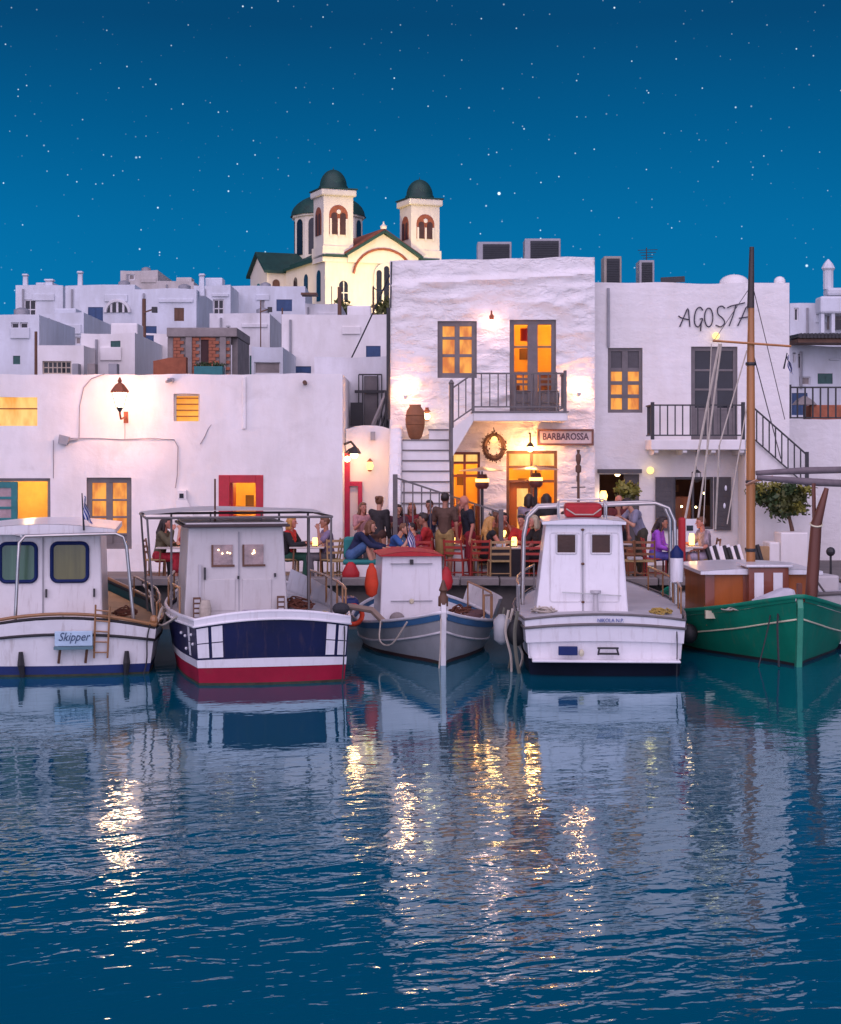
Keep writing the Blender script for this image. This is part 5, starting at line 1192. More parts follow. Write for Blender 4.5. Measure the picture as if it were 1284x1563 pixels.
# ---- navy boat with red bottom and canopy
def boat_b():
    D = 26.5; S = F / D; cx = X(416, D); rz = R(12)
    r = thing('navy_boat', 'navy and white fishing boat with red bottom and flat canopy', 'boat', (cx, D, 0), rz, world=False)
    H = Hull(6.9, [(0, 1.20, 1.13, .98), (.2, 1.40, 1.28, .96), (.45, 1.45, 1.25, .98), (.7, 1.1, .8, 1.08), (.9, .5, .25, 1.25), (1, .03, .02, 1.38)], camber=.13, bulge=.14)
    H.band(r, 'hull_bottom', boat_red, lambda z: -.45, lambda z: .27)
    H.band(r, 'boot_stripe', boat_white2, lambda z: .27, lambda z: .39, rows=1, off=.006)
    H.band(r, 'topside', boat_navy, lambda z: .39, lambda z: z - .075)
    H.band(r, 'bulwark_rim', boat_white2, lambda z: z - .075, lambda z: z + .02, rows=2, off=.022)
    H.line(r, 'gunwale', boat_white2, .03, .032, off=.0); H.line(r, 'rub_rail', boat_white2, -.07, .018, off=.03)
    H.deck(r, deck_m, -.10)
    # white double stripes at the corners, on transom and flank
    for u0, u1 in ((-.985, -.84), (-.80, -.66), (.70, .82), (.86, .975)):
        for z0, z1 in ((.42, .63), (.645, .87)):
            MB().grid(lambda u, v: H.tp(u0 + (u1 - u0) * u, z0 + (z1 - z0) * v, .008), 2, 2).build('corner_stripe', boat_white2, r)
    for t0, t1 in ((.055, .075),):
        for z0, z1 in ((.42, .63), (.645, .87)): MB().grid(lambda u, v: H.pt(t0 + (t1 - t0) * u, -1, z0 + (z1 - z0) * v, .008), 2, 2).build('corner_stripe', boat_white2, r)
    for k, (t, z) in enumerate(((.14, .72), (.10, .70), (.03, .62), (.04, .76), (.10, .5))): MB().ball(H.pt(t, -1, z, .01), .025, 8, 6).build('hull_fitting', boat_white2, r)
    # wheelhouse
    y0 = 1.75; xc = -.38; w0, w1 = .86, .78
    zt = 2.36; wh = MB().frust((xc - w0, xc + w0, y0, y0 + 1.9), (xc - w1, xc + w1, y0 + .06, y0 + 1.8), .8, zt).build('wheelhouse', cabin_grey, r, bevel=.02)
    MB().box(xc - w1 - .10, xc + w1 + .10, y0 - .10, y0 + 2.0, zt + .003, zt + .045).build('roof', mat('dark_roof', (.05, .03, .03), .6), r, bevel=.01)
    MB().box(xc - w1 - .06, xc + w1 + .06, y0 - .05, y0 + 1.95, zt + .048, zt + .075).build('roof_top', cabin_grey, r, bevel=.01)
    fy = lambda z: y0 + .06 * (z - .8) / (zt - .8) - .006
    for a, b in ((xc - .38, xc - .06), (xc + .13, xc + .45)):
        z0, z1 = 1.74, 2.07; w_ = MB().box(a, b, fy(1.9) - .02, fy(1.9) + .03, z0, z1).build('cabin_window', mat('pinkish_reflect', (.30, .20, .18), .08, .4, 6, spec=.8), r); q = MB(); q.box(a - .03, b + .03, fy(1.9) - .03, fy(1.9) - .0, z0 - .035, z0); q.box(a - .03, a, fy(1.9) - .03, fy(1.9), z0, z1); q.build('window_frame', brown_wood, w_)
        for k in range(4): MB().ball((random.uniform(a + .08, b - .04), fy(1.9) - .025, random.uniform(z1 - .16, z1 - .06)), .013, 6, 5).build('fairy_bulb', bulb_m, w_)
    s = MB(); s.box(xc + .035, xc + .05, fy(1.5) - .015, fy(1.5) + .03, .85, zt - .08); s.build('door_seam', metal_box, r)
    for a, b in ((xc - .52, xc - .02), (xc + .10, xc + .58)):
        for z0, z1 in ((.98, 1.50),):
            p = MB(); p.box(a, b, fy(1.2) - .012, fy(1.2) + .03, z0, z1); p.build('door_panel', cabin_grey, r, bevel=.01)
    MB().box(xc - .62, xc - .58, fy(1.3) - .02, fy(1.2) + .04, .9, 1.75).build('trim_strip', deck_m, r)
    knob(r, xc - .52, fy(1.6), 1.60, h=.2); knob(r, xc + .03, fy(1.5), 1.53, h=.05); knob(r, xc + .64, fy(1.5), 1.56, h=.06)
    for xx in (xc - .72, xc + .66): 
        g = MB().box(xx, xx + .12, y0 - .16, y0 - .08, .86, 1.22).build('rack', brown_wood, r)
        for k in range(4): MB().box(xx + .015, xx + .105, y0 - .175, y0 - .16, .90 + .08 * k, .95 + .08 * k).build('rack_slot', deck_m, g)
    MB().lathe([(.09, 0), (.10, .2), (.07, .32)], (xc - .53, y0 - .2, .86), 10).build('coiled_rope', rope_m, r)
    MB().box(xc + .05, xc + .5, y0 - .5, y0 - .25, .9, 1.02).build('folded_cloth', mat('striped_cloth', (.35, .30, .38), .8, .5, 9), r, bevel=.04)
    # canopy and posts
    ca0, ca1, cy0, cy1, cz = -1.86, 1.22, 1.75, 3.9, 2.52
    MB().grid(lambda u, v: (ca0 + (ca1 - ca0) * u, cy0 + (cy1 - cy0) * v, cz + .05 + .07 * math.sin(math.pi * u) + .01 * math.sin(9 * u + 5 * v)), 16, 8).build('canopy', canvas_m, r, smooth=60)
    s = MB(); s.tube([(ca0, cy0, cz), (ca0, cy1, cz), (ca1, cy1, cz), (ca1, cy0, cz)], .024, 6, closed=True); s.build('canopy_frame', iron_grey, r)
    for x, y in ((ca0 + .02, cy0), (ca0 + .42, cy0 + .1), (ca0 + .02, cy1), (ca1 - .02, cy0), (ca1 - .35, cy0 + .3), (ca1 - .10, cy1), (ca1 - .62, cy1), (ca0 + .55, cy1)): MB().tube([(x, y, cz), (max(-1.72, min(1.3, x)), y, .80)], .02, 6).build('canopy_post', iron_grey, r)
    MB().tube([(xc - .3, y0 + .6, zt + .05), (xc - .3, y0 + .6, 3.15)], .018, 6).build('aerial', brown_wood, r)
    for x in (xc - .4, xc + .45): MB().tube([(x, y0 + .3, zt), (x, y0 + .3, cz + .05)], .015, 5).build('canopy_strut', iron_grey, r)
    stanchions(r, H, 1, .12, .62, 5, .42, rail_wood, .018); stanchions(r, H, -1, .18, .6, 4, .45, rail_wood, .018)
    MB().ball((1.12, .25, 1.12), (.14, .14, .10), 10, 8).build('coiled_line', rope_d, r)
    rope(r, [(1.10, .02, 1.05), (1.12, -.10, .8), (1.09, -.2, .4), (1.06, -.22, -.05)], rope_d, .012)
    tangle(r, (.85, .75, .93), (.25, .3, .16), 60, net_y, 3); tangle(r, (.75, 2.6, .95), (.3, .5, .25), 80, net_r, 4); H.band(r, 'weed_line', weed, lambda z: -.02, lambda z: .04, rows=1, off=.004)
    # inside of the raised starboard bulwark
    MB().grid(lambda u, v: Vector(H.pt(.06 + .7 * u, 1, H.sheer(.06 + .7 * u) - .12 + (.16 + .26 * u) * v)) - Vector((.03, 0, 0)), 14, 2).build('bulwark', boat_white2, r)
    rope(r, [(-1.35, 1.0, 1.0), (-1.65, 2.0, .75), (-1.7, 3.2, 1.15), (-1.5, 5.0, .9), (-1.6, 8.0, .95)], rope_m, .022)
boat_b()

# ---- grey double-ended boat, bow towards the harbour
def boat_c():
    D = 28.8; cx = X(676, D); rz = R(6)
    r = thing('rowing_cruiser', 'small grey wooden boat with blue rim and white cuddy', 'boat', (cx, D, 0), rz, world=False)
    H = Hull(6.0, [(0, .05, .03, .86), (.08, .36, .2, .74), (.2, .82, .58, .60), (.38, 1.22, 1.0, .50), (.6, 1.28, 1.08, .50), (.8, .95, .7, .62), (.93, .45, .25, .75), (1, .04, .03, .82)], transom=False, rake=.12)
    H.band(r, 'hull_bottom', mat('boat_brown_bottom', (.05, .02, .018), .6), lambda z: -.45, lambda z: .06, nt=30)
    H.band(r, 'topside', boat_grey, lambda z: .06, lambda z: z - .09, nt=30, rows=5)
    H.band(r, 'sheer_strake', boat_lblue, lambda z: z - .09, lambda z: z + .02, nt=30, off=.014)
    H.line(r, 'gunwale', boat_white2, .04, .03); H.line(r, 'rub_rail', boat_white, -.30, .020, off=.012)
    H.deck(r, boat_white, -.05)
    MB().prism([(-.045, -.12, 1.12), (-.045, -.17, .9), (-.045, -.06, -.4), (-.045, .12, -.4), (-.045, .02, .9)], (.09, 0, 0)).build('stem', boat_white, r, bevel=.012)
    MB().lathe([(.085, 1.0), (.085, 1.16), (.06, 1.18), (.05, 1.24), (.075, 1.27), (.05, 1.34), (.02, 1.44)], (.0, -.06, 0), 10).build('stem_post', brown_wood, r, smooth=50)
    # cuddy
    y0 = 2.3; xc = -.30; w_ = .585; zt = 1.70
    MB().frust((xc - w_, xc + w_, y0, y0 + 1.5), (xc - w_ + .05, xc + w_ - .03, y0 + .03, y0 + 1.45), .42, zt).build('cuddy', boat_white2, r, bevel=.02)
    MB().grid(lambda u, v: (xc - w_ + .0 + (2 * w_ - .0) * u, y0 - .05 + 1.6 * v, zt + .02 + .07 * math.sin(math.pi * u)), 10, 2).build('cuddy_roof_skin', red_fab, r)
    MB().prism([(xc - w_ + 2 * w_ * i / 10, y0 - .06, zt + .015 + .07 * math.sin(math.pi * i / 10)) for i in range(11)] + [(xc + w_, y0 - .06, zt + .003), (xc - w_, y0 - .06, zt + .003)], (0, 1.6, 0)).build('cuddy_roof', red_fab, r)
    for z in (zt - .14, zt - .82): MB().box(xc - .38, xc + .38, y0 - .02, y0 + .04, z, z + .012).build('hatch_seam', metal_box, r)
    MB().box(xc - .03, xc + .03, y0 - .04, y0 + .04, zt - .15, zt - .06).build('latch', iron_black, r); MB().lathe([(.05, 0), (.03, .02)], (xc, y0 - .01, zt - .82), 8, Mx=Matrix.Rotation(R(90), 3, 'X')).build('knob', cream_stripe, r)
    MB().ball((xc - .28, y0 - .15, .58), (.14, .10, .12), 10, 8).build('rope_coil', concrete, r)
    for x, z0, h, m in ((xc - w_ - .14, .95, .62, orange_vest), (xc + w_ + .06, 1.05, .45, red_fab)):
        MB().lathe([(.02, 0), (.10, .06), (.13, h * .4), (.09, h * .8), (.03, h)], (x, y0 + .1, z0), 10, sy=.6).build('life_vest', m, r, smooth=60)
    MB().box(xc - w_ - .95, xc - w_ - .35, y0 + .2, y0 + .9, .70, .92).build('blue_bundle', boat_blue, r, bevel=.08)
    MB().tube([(xc - w_ - .95, y0 - .6, .62), (xc - w_ - .6, y0 - .7, .86), (xc - w_ - .2, y0 - .8, .80), (xc - w_ + .02, y0 - .9, .58)], .06, 8).build('tarp_roll', mat('tan_tarp', (.30, .22, .17), .8), r)
    MB().tube([(xc - w_ - .5 + .17 * math.cos(a), y0 - .2, .66 + .17 * math.sin(a)) for a in [2 * math.pi * i / 14 for i in range(14)]], .045, 8, closed=True).build('life_ring', orange_vest, r, smooth=60)
    for x, y in ((.75, 1.9), (.95, 2.6)): MB().ball((x, y, .62), (.17, .12, .08), 10, 6).build('net_bundle', mat('net_brown', (.10, .05, .05), .9), r)
    tangle(r, (-.1, 1.5, .60), (.35, .3, .15), 70, net_y, 5); tangle(r, (.75, 3.2, .55), (.3, .4, .25), 70, net_r, 6); H.band(r, 'weed_line', weed, lambda z: -.02, lambda z: .03, rows=1, off=.004, nt=30)
    # spray rail to starboard
    stanchions(r, H, 1, .25, .75, 5, .48, rail_wood, .016)
    MB().grid(lambda u, v: Vector(H.pt(.30 + .5 * u, 1, H.sheer(.3 + .5 * u) + .02 + .40 * v)) + Vector((.0, 0, 0)), 12, 2).build('spray_cloth', boat_white, r)
    rope(r, [(-.95, 1.3, .62), (-.98, 1.05, .30), (-.80, .75, .28), (-.55, .55, .68)], rope_m, .016); rope(r, [(-.05, -.16, .8), (-.08, -.35, .35), (-.12, -.45, -.05)], rope_m, .012)
    flag('small blue and white flag behind the red roof of the grey boat', (cx - .58, D + 3.75, 1.75), .55, R(-8), .40)
boat_c()

# ---- white cabin boat
def boat_d():
    D = 27.5; S = F / D; cx = X(923, D)
    r = thing('white_motor_boat', 'white motor boat with two brown windows and red raft on its roof', 'boat', (cx, D, 0), R(-3), world=False)
    px = lambda p: (p - 923) / S
    H = Hull(6.6, [(0, 1.27, 1.20, .90), (.25, 1.42, 1.28, .88), (.5, 1.40, 1.15, .94), (.75, 1.0, .7, 1.05), (.93, .35, .15, 1.22), (1, .03, .02, 1.32)], camber=.10, bulge=.12)
    H.band(r, 'hull_bottom', boat_dark, lambda z: -.45, lambda z: .26)
    H.band(r, 'topside', boat_white2, lambda z: .26, lambda z: .52, off=-.03)
    H.band(r, 'upper_topside', boat_white2, lambda z: .52, lambda z: z - .14, off=.02)
    MB().grid(lambda u, v: Vector(H.tp(-1 + 2 * u, .52, -.03 + .05 * v)), 16, 1).build('ledge', boat_white2, r)
    H.band(r, 'sheer_strake', boat_white2, lambda z: z - .14, lambda z: z, off=.02)
    H.line(r, 'gunwale', iron_grey, .0, .022, off=.02); H.line(r, 'rub_rail', iron_grey, -.14, .026, off=.03)
    H.deck(r, deck_m, -.02)
    MB().box(px(812), px(1036), -.34, .1, .235, .275).build('swim_platform', boat_white2, r, bevel=.02)
    # wheelhouse
    y0 = 1.2; s2 = F / (D + y0); P = lambda p: (p - CX) / s2 - cx + y0 * math.sin(R(-3)); zz = lambda p: CH - (p - HY) / s2
    MB().frust((P(817), P(960), y0, y0 + 2.2), (P(834), P(950), y0 + .14, y0 + 2.05), .80, zz(800)).build('wheelhouse', boat_white2, r, bevel=.03)
    MB().grid(lambda u, v: (P(828) + (P(956) - P(828)) * u, y0 + .04 + 2.2 * v, zz(798) + .02 + .05 * math.sin(math.pi * u)), 10, 2).build('roof_skin', boat_white2, r)
    MB().prism([(P(828) + (P(956) - P(828)) * i / 10, y0 + .03, zz(798) + .015 + .05 * math.sin(math.pi * i / 10)) for i in range(11)] + [(P(956), y0 + .03, zz(801)), (P(828), y0 + .03, zz(801))], (0, 2.2, 0)).build('roof', boat_white2, r)
    fy = lambda z: y0 + .14 * (z - .8) / (zz(800) - .8) - .006
    for a, b in ((850, 880), (903, 933)): cab_window(r, (P(a) + P(b)) / 2, zz(830.5), (P(b) - P(a)) / 2, .165, .02, fy(zz(830)), amber, boat_white, .018)
    for a, b in ((840, 887), (893, 945)):
        P4 = rrect((P(a) + P(b)) / 2, zz(866), (P(b) - P(a)) / 2, .58, .05, 0); MB().tube([(x, fy(z) - .0, z) for x, y, z in P4], .010, 5, closed=True).build('door_moulding', boat_white, r)
    MB().bar((P(890), fy(.9) - .004, .85), (P(890), fy(zz(808)) - .004, zz(808)), .02, .02).build('door_seam', metal_box, r)
    for p, q in ((890, 809), (890, 861), (890, 919)): MB().ball((P(p), fy(zz(q)) - .02, zz(q)), (.03, .02, .022), 8, 6).build('latch', brown_wood, r)
    MB().bar((P(858), fy(1.1) - .05, zz(904)), (P(948), fy(1.1) - .05, zz(909)), .02, .02).build('tiller_bar', steel, r); MB().lathe([(.05, .0), (.04, .3), (.09, .33), (.09, .37)], (P(909), y0 - .1, zz(934)), 10).build('davit', deck_m, r)
    # raft in its cradle on the roof
    zr = zz(792); MB().box(P(864), P(922), y0 + .5, y0 + 1.2, zr, zz(770)).build('roof_raft', red_fab, r, bevel=.06)
    MB().tube([(P(866), y0 + .47, zz(778)), (P(880), y0 + .47, zz(787)), (P(908), y0 + .47, zz(787)), (P(920), y0 + .47, zz(778))], .012, 5).build('raft_rope', rope_m, r)
    for p in (855, 928):
        MB().tube([(P(p), y0 + .5, zz(797)), (P(p), y0 + .5, zz(766)), (P(p), y0 + 1.2, zz(766)), (P(p), y0 + 1.2, zz(797))], .016, 6).build('cradle_hoop', steel, r)
    MB().tube([(P(850), y0 + .4, zz(774)), (P(856), y0 + .4, zz(764)), (P(922), y0 + .4, zz(763)), (P(930), y0 + .4, zz(772))], .018, 6).build('roof_rail', steel, r)
    # lamp mast
    x = P(886); MB().lathe([(.025, 0), (.022, .5), (.05, .52), (.05, .62), (.025, .64), (.045, .72), (.045, .80), (.02, .84), (.03, .9)], (x, y0 + .8, zz(768)), 8).build('lamp_mast', brown_wood, r)
    MB().bar((x - .12, y0 + .8, zz(746)), (x + .12, y0 + .8, zz(745)), .02).build('mast_arm', iron_grey, r)
    # bimini hoop
    yh = 2.6; sh = F / (D + yh); A = lambda p: (p - CX) / sh - cx + yh * math.sin(R(-3)); za = lambda p: CH - (p - HY) / sh
    for dy in (0, .9):
        MB().tube([(A(798), yh + dy, .9), (A(800), yh + dy, za(820)), (A(806), yh + dy, za(790)), (A(822), yh + dy, za(774)), (A(1000), yh + dy, za(768)), (A(1020), yh + dy, za(775)), (A(1029), yh + dy, za(795)), (A(1030), yh + dy, za(850)), (A(1031), yh + dy, .92)], .035, 8).build('bimini_hoop', steel, r, smooth=60)
    # fender hung on the hoop
    fd = MB().lathe([(.03, 0), (.11, .04), (.115, .12), (.115, .52), (.10, .58)], (A(1031) , yh - .14, za(890)), 14).build('fender', boat_white2, r, smooth=50); MB().lathe([(.117, .46), (.12, .56), (.05, .64), (.02, .68)], (A(1031), yh - .14, za(890)), 14).build('fender_cap', boat_blue, fd, smooth=50)
    MB().box(A(1036), A(1047), yh + .1, yh + .25, za(858), za(790)).build('furled_flag', red_fab, r, bevel=.04)
    stanchions(r, H, 1, .22, .7, 5, .42, rail_wood, .016); stanchions(r, H, -1, .22, .7, 5, .45, steel, .016)
    tangle(r, (-.95, 1.3, .90), (.25, .4, .18), 60, rope_m, 7); tangle(r, (1.0, 1.1, .90), (.2, .3, .14), 50, net_y, 8)
    # transom fittings
    yt = H.tp(0, .42)[1] - .03
    MB().box(px(852), px(881), yt - .10, yt - .02, .345, .485).build('blue_box', boat_blue, r, bevel=.01); MB().ball((px(887), yt - .06, .38), (.045, .05, .06), 8, 6).build('buoy', cream_stripe, r)
    s = MB(); s.bar((px(912), yt - .06, .35), (px(914), yt - .06, .46), .03); s.bar((px(943), yt - .06, .35), (px(940), yt - .06, .46), .03); s.bar((px(911), yt - .06, .46), (px(943), yt - .06, .46), .03); s.bar((px(913), yt - .1, .375), (px(942), yt - .1, .375), .045, .03); s.build('boarding_step', iron_black, r)
    text_mesh('lettering', 'NIKOLA N.P.', .085, mat('boat_ink', (.03, .07, .30), .5), r, (px(931), H.tp(.06, .86)[1] - .035, .90), (R(86), 0, 0), width=.42)
    rope(r, [(px(1030), -.02, .92), (px(1032), -.1, .6), (px(1031), -.14, -.05)], rope_d, .010)
    # fenders and wet lines hanging to port
    for x, y, z in ((-1.42, .5, .62), (-1.50, 1.5, .60)): MB().ball((x, y, z), (.17, .17, .22), 12, 10).build('ball_fender', black_rub, r, smooth=60); 
    for k, (x, y) in enumerate(((-1.40, .25), (-1.55, .45), (-1.62, .9), (-1.48, .75))): rope(r, [(x, y, 1.0), (x - .05, y - .06, .65), (x - .02 + .06 * k, y - .12, .25), (x + .05, y - .1, -.12)], rope_m if k % 2 else mat('weedy_rope', (.12, .12, .09), .95), .02 + .01 * (k == 0))
    MB().lathe([(.03, 0), (.13, .08), (.14, .4), (.05, .5)], (-1.66, .55, .42), 10).build('ball_fender', mat('grey_fender', (.35, .36, .36), .5), r, smooth=60)
boat_d()

# ---- green boat with varnished cabin and tall mast
def boat_e():
    D = 28.6; cx = X(1218, D); rz = R(1)
    r = thing('green_sailing_boat', 'green wooden boat with varnished cabin and tall orange mast', 'boat', (cx, D, 0), rz, world=False)
    H = Hull(7.0, [(0, .06, .03, 1.10), (.07, .46, .22, .98), (.18, 1.0, .66, .80), (.36, 1.62, 1.3, .62), (.6, 1.7, 1.45, .60), (.8, 1.3, 1.0, .74), (.93, .6, .3, .92), (1, .05, .03, 1.0)], transom=False, rake=.16)
    H.band(r, 'hull_bottom', mat('boat_black_bottom', (.016, .010, .012), .6), lambda z: -.45, lambda z: .05, nt=30)
    H.band(r, 'topside', boat_green, lambda z: .05, lambda z: z, nt=30, rows=6)
    H.band(r, 'bulwark', boat_green, lambda z: z, lambda z: z + .08, nt=30, off=.02)
    H.line(r, 'gunwale', boat_green, .09, .04); H.line(r, 'yellow_line', cream_stripe, -.30, .016, off=.008); H.deck(r, deck_m, -.02)
    MB().prism([(-.05, -.14, 1.22), (-.05, -.22, 1.0), (-.05, -.07, -.4), (-.05, .12, -.4), (-.05, .03, 1.0)], (.10, 0, 0)).build('stem', mat('boat_pale_green', (.03, .25, .15), .35), r, bevel=.015)
    Rm = Matrix.Rotation(-rz, 3, 'Z')
    def loc(px, py, D2):
        p = Rm @ Vector((X(px, D2) - cx, D2 - D, 0)); return Vector((p.x, p.y, Z(py, D2)))
    # cabin
    y0 = 1.75; D2 = D + y0; xl, xr = loc(1078, 0, D2).x, loc(1244, 0, D2).x; zt = Z(872, D2)
    MB().box(xl, xr, y0, y0 + 2.2, .5, zt).build('cabin', orange_wood, r, bevel=.02)
    MB().grid(lambda u, v: (xl - .12 + (xr - xl + .24) * u, y0 - .10 + 2.5 * v, zt + .01 + .05 * math.sin(math.pi * u)), 10, 2).build('cabin_roof_skin', boat_white2, r)
    MB().prism([(xl - .12 + (xr - xl + .24) * i / 10, y0 - .11, zt + .006 + .05 * math.sin(math.pi * i / 10)) for i in range(11)] + [(xr + .12, y0 - .11, zt - .05), (xl - .12, y0 - .11, zt - .05)], (0, 2.5, 0)).build('cabin_roof', boat_white2, r)
    # companionway hatch with two white doors
    a, b = loc(1143, 0, D2 - .2).x, loc(1204, 0, D2 - .2).x; zh = Z(866, D2 - .2); dark_mah = mat('mahogany', (.20, .045, .018), .35, .25, 3, .1, 18, coat=.4, stretch=(1, 1, .15))
    MB().box(a, b, y0 - .22, y0 + .5, .55, zh).build('hatch_house', dark_mah, r, bevel=.015); MB().box(a - .06, b + .06, y0 - .28, y0 + .6, zh + .003, zh + .05).build('hatch_lid', boat_white2, r, bevel=.015)
    for p0, p1 in ((1151, 1165), (1180, 1194)): MB().box(loc(p0, 0, D2 - .2).x, loc(p1, 0, D2 - .2).x, y0 - .24, y0 - .2, Z(922, D2 - .2), Z(874, D2 - .2)).build('hatch_door', boat_white2, r)
    for p0, p1 in ((1076, 1090), (1134, 1142)): MB().box(loc(p0, 0, D2).x, loc(p1, 0, D2).x, y0 - .02, y0 + .01, .62, zt - .06).build('cabin_pilaster', dark_mah, r)
    # mast, spar, rigging
    m = loc(1146, 858, D + 2.7)
    MB().tube([(m.x, m.y, .6), (m.x, m.y, Z(700, m.y + D)), (m.x, m.y, Z(560, m.y + D)), (m.x + .02, m.y, Z(378, m.y + D))], [.085, .085, .075, .04], 12).build('mast', mast_wood, r, smooth=60)
    MB().tube([(m.x, m.y, Z(470, m.y + D)), (m.x + .02, m.y, Z(377, m.y + D))], [.068, .043], 12).build('mast_head', mat('dark_mast_head', (.05, .035, .03), .5), r, smooth=60)
    for pp in (842, 738, 558): MB().lathe([(.092, 0), (.10, .03), (.092, .06)], (m.x, m.y, Z(pp, m.y + D)), 12).build('mast_band', iron_black, r)
    z = Z(524, m.y + D); MB().tube([(m.x - .72, m.y - .1, z + .04), (m.x + .72, m.y - .1, z - .06)], .024, 6).build('spar', mast_wood, r)
    for k in range(6): MB().lathe([(.055, 0), (.08, .02), (.055, .04)], (m.x, m.y, Z(860, m.y + D) + .06 * k), 10).build('rope_turn', rope_m, r)
    def stay(p0, d0, p1, d1, mt=rope_m, rr=.010): MB().tube([loc(p0[0], p0[1], d0), loc(p1[0], p1[1], d1)], rr, 5).build('rigging_line', mt, r)
    dm = D + 2.7
    stay((1098, 525), dm - .1, (1046, 792), 30.2, rope_m, .022); stay((1101, 525), dm - .1, (1066, 790), 30.2, rope_m, .018); stay((1140, 535), dm, (1098, 680), 30.6, rope_m, .014); stay((1098, 680), 30.6, (1092, 808), 30.6, rope_m, .018)
    stay((1150, 540), dm, (1192, 700), 33, iron_grey, .010); stay((1150, 440), dm, (1198, 640), 34, iron_grey, .008); stay((1144, 440), dm, (1090, 520), dm - .1, iron_grey, .007); stay((1140, 620), dm, (1110, 800), 30.2, rope_m, .012); stay((1086, 525), dm - .1, (1074, 800), 30.2, rope_m, .009)
    for p, q in ((1108, 745), (1106, 772)): MB().ball(loc(p, q, 30.4), (.022, .022, .05), 8, 6).build('pulley_block', boat_white2, r)
    # furled awning on its two booms with the forked crutch
    b0 = loc(1154, 722, D + 1.6); b1 = loc(1340, 716, D + 1.6); MB().tube([b0, b0.lerp(b1, .4) + Vector((0, 0, .015)), b1], [.045, .065, .06], 10).build('awning_boom', mat('furled_canvas', (.16, .13, .14), .8, .3, 4, .4, 14), r, smooth=60)
    b2 = loc(1156, 729, D + 1.1); b3 = loc(1340, 740, D + 1.1); MB().tube([b2, b2.lerp(b3, .5) + Vector((0, 0, -.02)), b3], [.045, .07, .06], 10).build('awning_boom', MATS['furled_canvas'], r, smooth=60)
    MB().tube([loc(1140, 740, dm - .2), loc(1156, 733, D + 1.3), loc(1180, 728, D + 1.3)], .03, 6).build('boom_lashing', mast_wood, r)
    mh = mat('crutch_wood', (.13, .04, .022), .5, .25, 3, .2, 16, stretch=(1, 1, .15))
    c0 = loc(1237, 930, D + .75); c1 = loc(1246, 800, D + .75); c2 = loc(1262, 745, D + .75)
    MB().tube([c0, c0.lerp(c1, .5), c1, c2], [.105, .105, .095, .04], 10).build('crutch_post', mh, r, smooth=60); MB().tube([loc(1243, 800, D + .8), loc(1242, 738, D + .9)], .035, 6).build('crutch_fork', mh, r)
    MB().tube([c1 + Vector((  .10 * math.cos(t), .10 * math.sin(t), .04 * math.sin(t))) for t in [2 * math.pi * i / 12 for i in range(12)]], .016, 5, closed=True).build('lashing', cream_stripe, r)
    tangle(r, (-.75, 1.2, .85), (.3, .3, .15), 60, rope_m, 9); tangle(r, (.35, 1.0, .98), (.25, .3, .12), 50, net_r, 10)
    # foredeck clutter
    s = MB(); s.frust((loc(1150, 0, D + .9).x, loc(1216, 0, D + .9).x, .7, 1.3), (loc(1196, 0, D + .9).x, loc(1214, 0, D + .9).x, .9, 1.2), 1.0, Z(899, D + .9)); s.build('folded_sail', mat('sailcloth', (.55, .55, .6), .8, .15), r, bevel=.06)
    MB().box(loc(1216, 0, D + .6).x, loc(1223, 0, D + .6).x, .5, .62, .95, Z(890, D + .6)).build('bitt', mh, r, bevel=.01)
    rope(r, [loc(1186, 918, D + .5), loc(1188, 930, D + .28), loc(1187, 960, D + .02), loc(1189, 1018, D - .25)], rope_d, .018); rope(r, [loc(1178, 925, D + .5), loc(1172, 960, D + .15), loc(1158, 1018, D - .1)], rope_d, .012)
    MB().box(loc(1060, 0, D + 2.6).x, loc(1085, 0, D + 2.6).x, 1.5, 1.6, .66, .80).build('fairlead', cream_stripe, r); MB().ball(loc(1052, 967, D + 2.0), (.16, .16, .18), 12, 8).build('ball_fender', black_rub, r, smooth=60)
boat_e()
# little flag on the lettered house side stay
flag('tiny blue and white flag fluttering on the mast stay', (X(1200, 31.3), 31.5, Z(562, 31.3)), .30, R(12), .28)

# ---- pale boat behind the crutch post
def boat_f():
    D = 31.2; cx = X(1292, D)
    r = thing('pale_skiff', 'pale grey skiff with dark rim behind the green boat', 'boat', (cx, D, 0), R(10), world=False)
    H = Hull(4.2, [(0, .95, .85, .98), (.3, 1.1, .95, 1.0), (.6, 1.0, .8, 1.05), (.85, .5, .3, 1.2), (1, .03, .02, 1.3)], camber=.05, bulge=.08)
    H.band(r, 'hull_bottom', boat_dark, lambda z: -.4, lambda z: .1); H.band(r, 'topside', cabin_grey, lambda z: .1, lambda z: z); H.line(r, 'gunwale', iron_grey, 0, .04); H.deck(r, deck_m, -.05)
    MB().box(-.5, .4, 1.2, 2.4, .9, 1.25).build('deck_locker', cabin_grey, r, bevel=.04)
    s = MB(); s.tube([(-.25, .7, .95), (-.32, .7, 1.28)], .02, 6); s.tube([(-.1, .7, .95), (-.32, .7, 1.25)], .02, 6); s.build('oar_crutch', iron_grey, r)
boat_f()

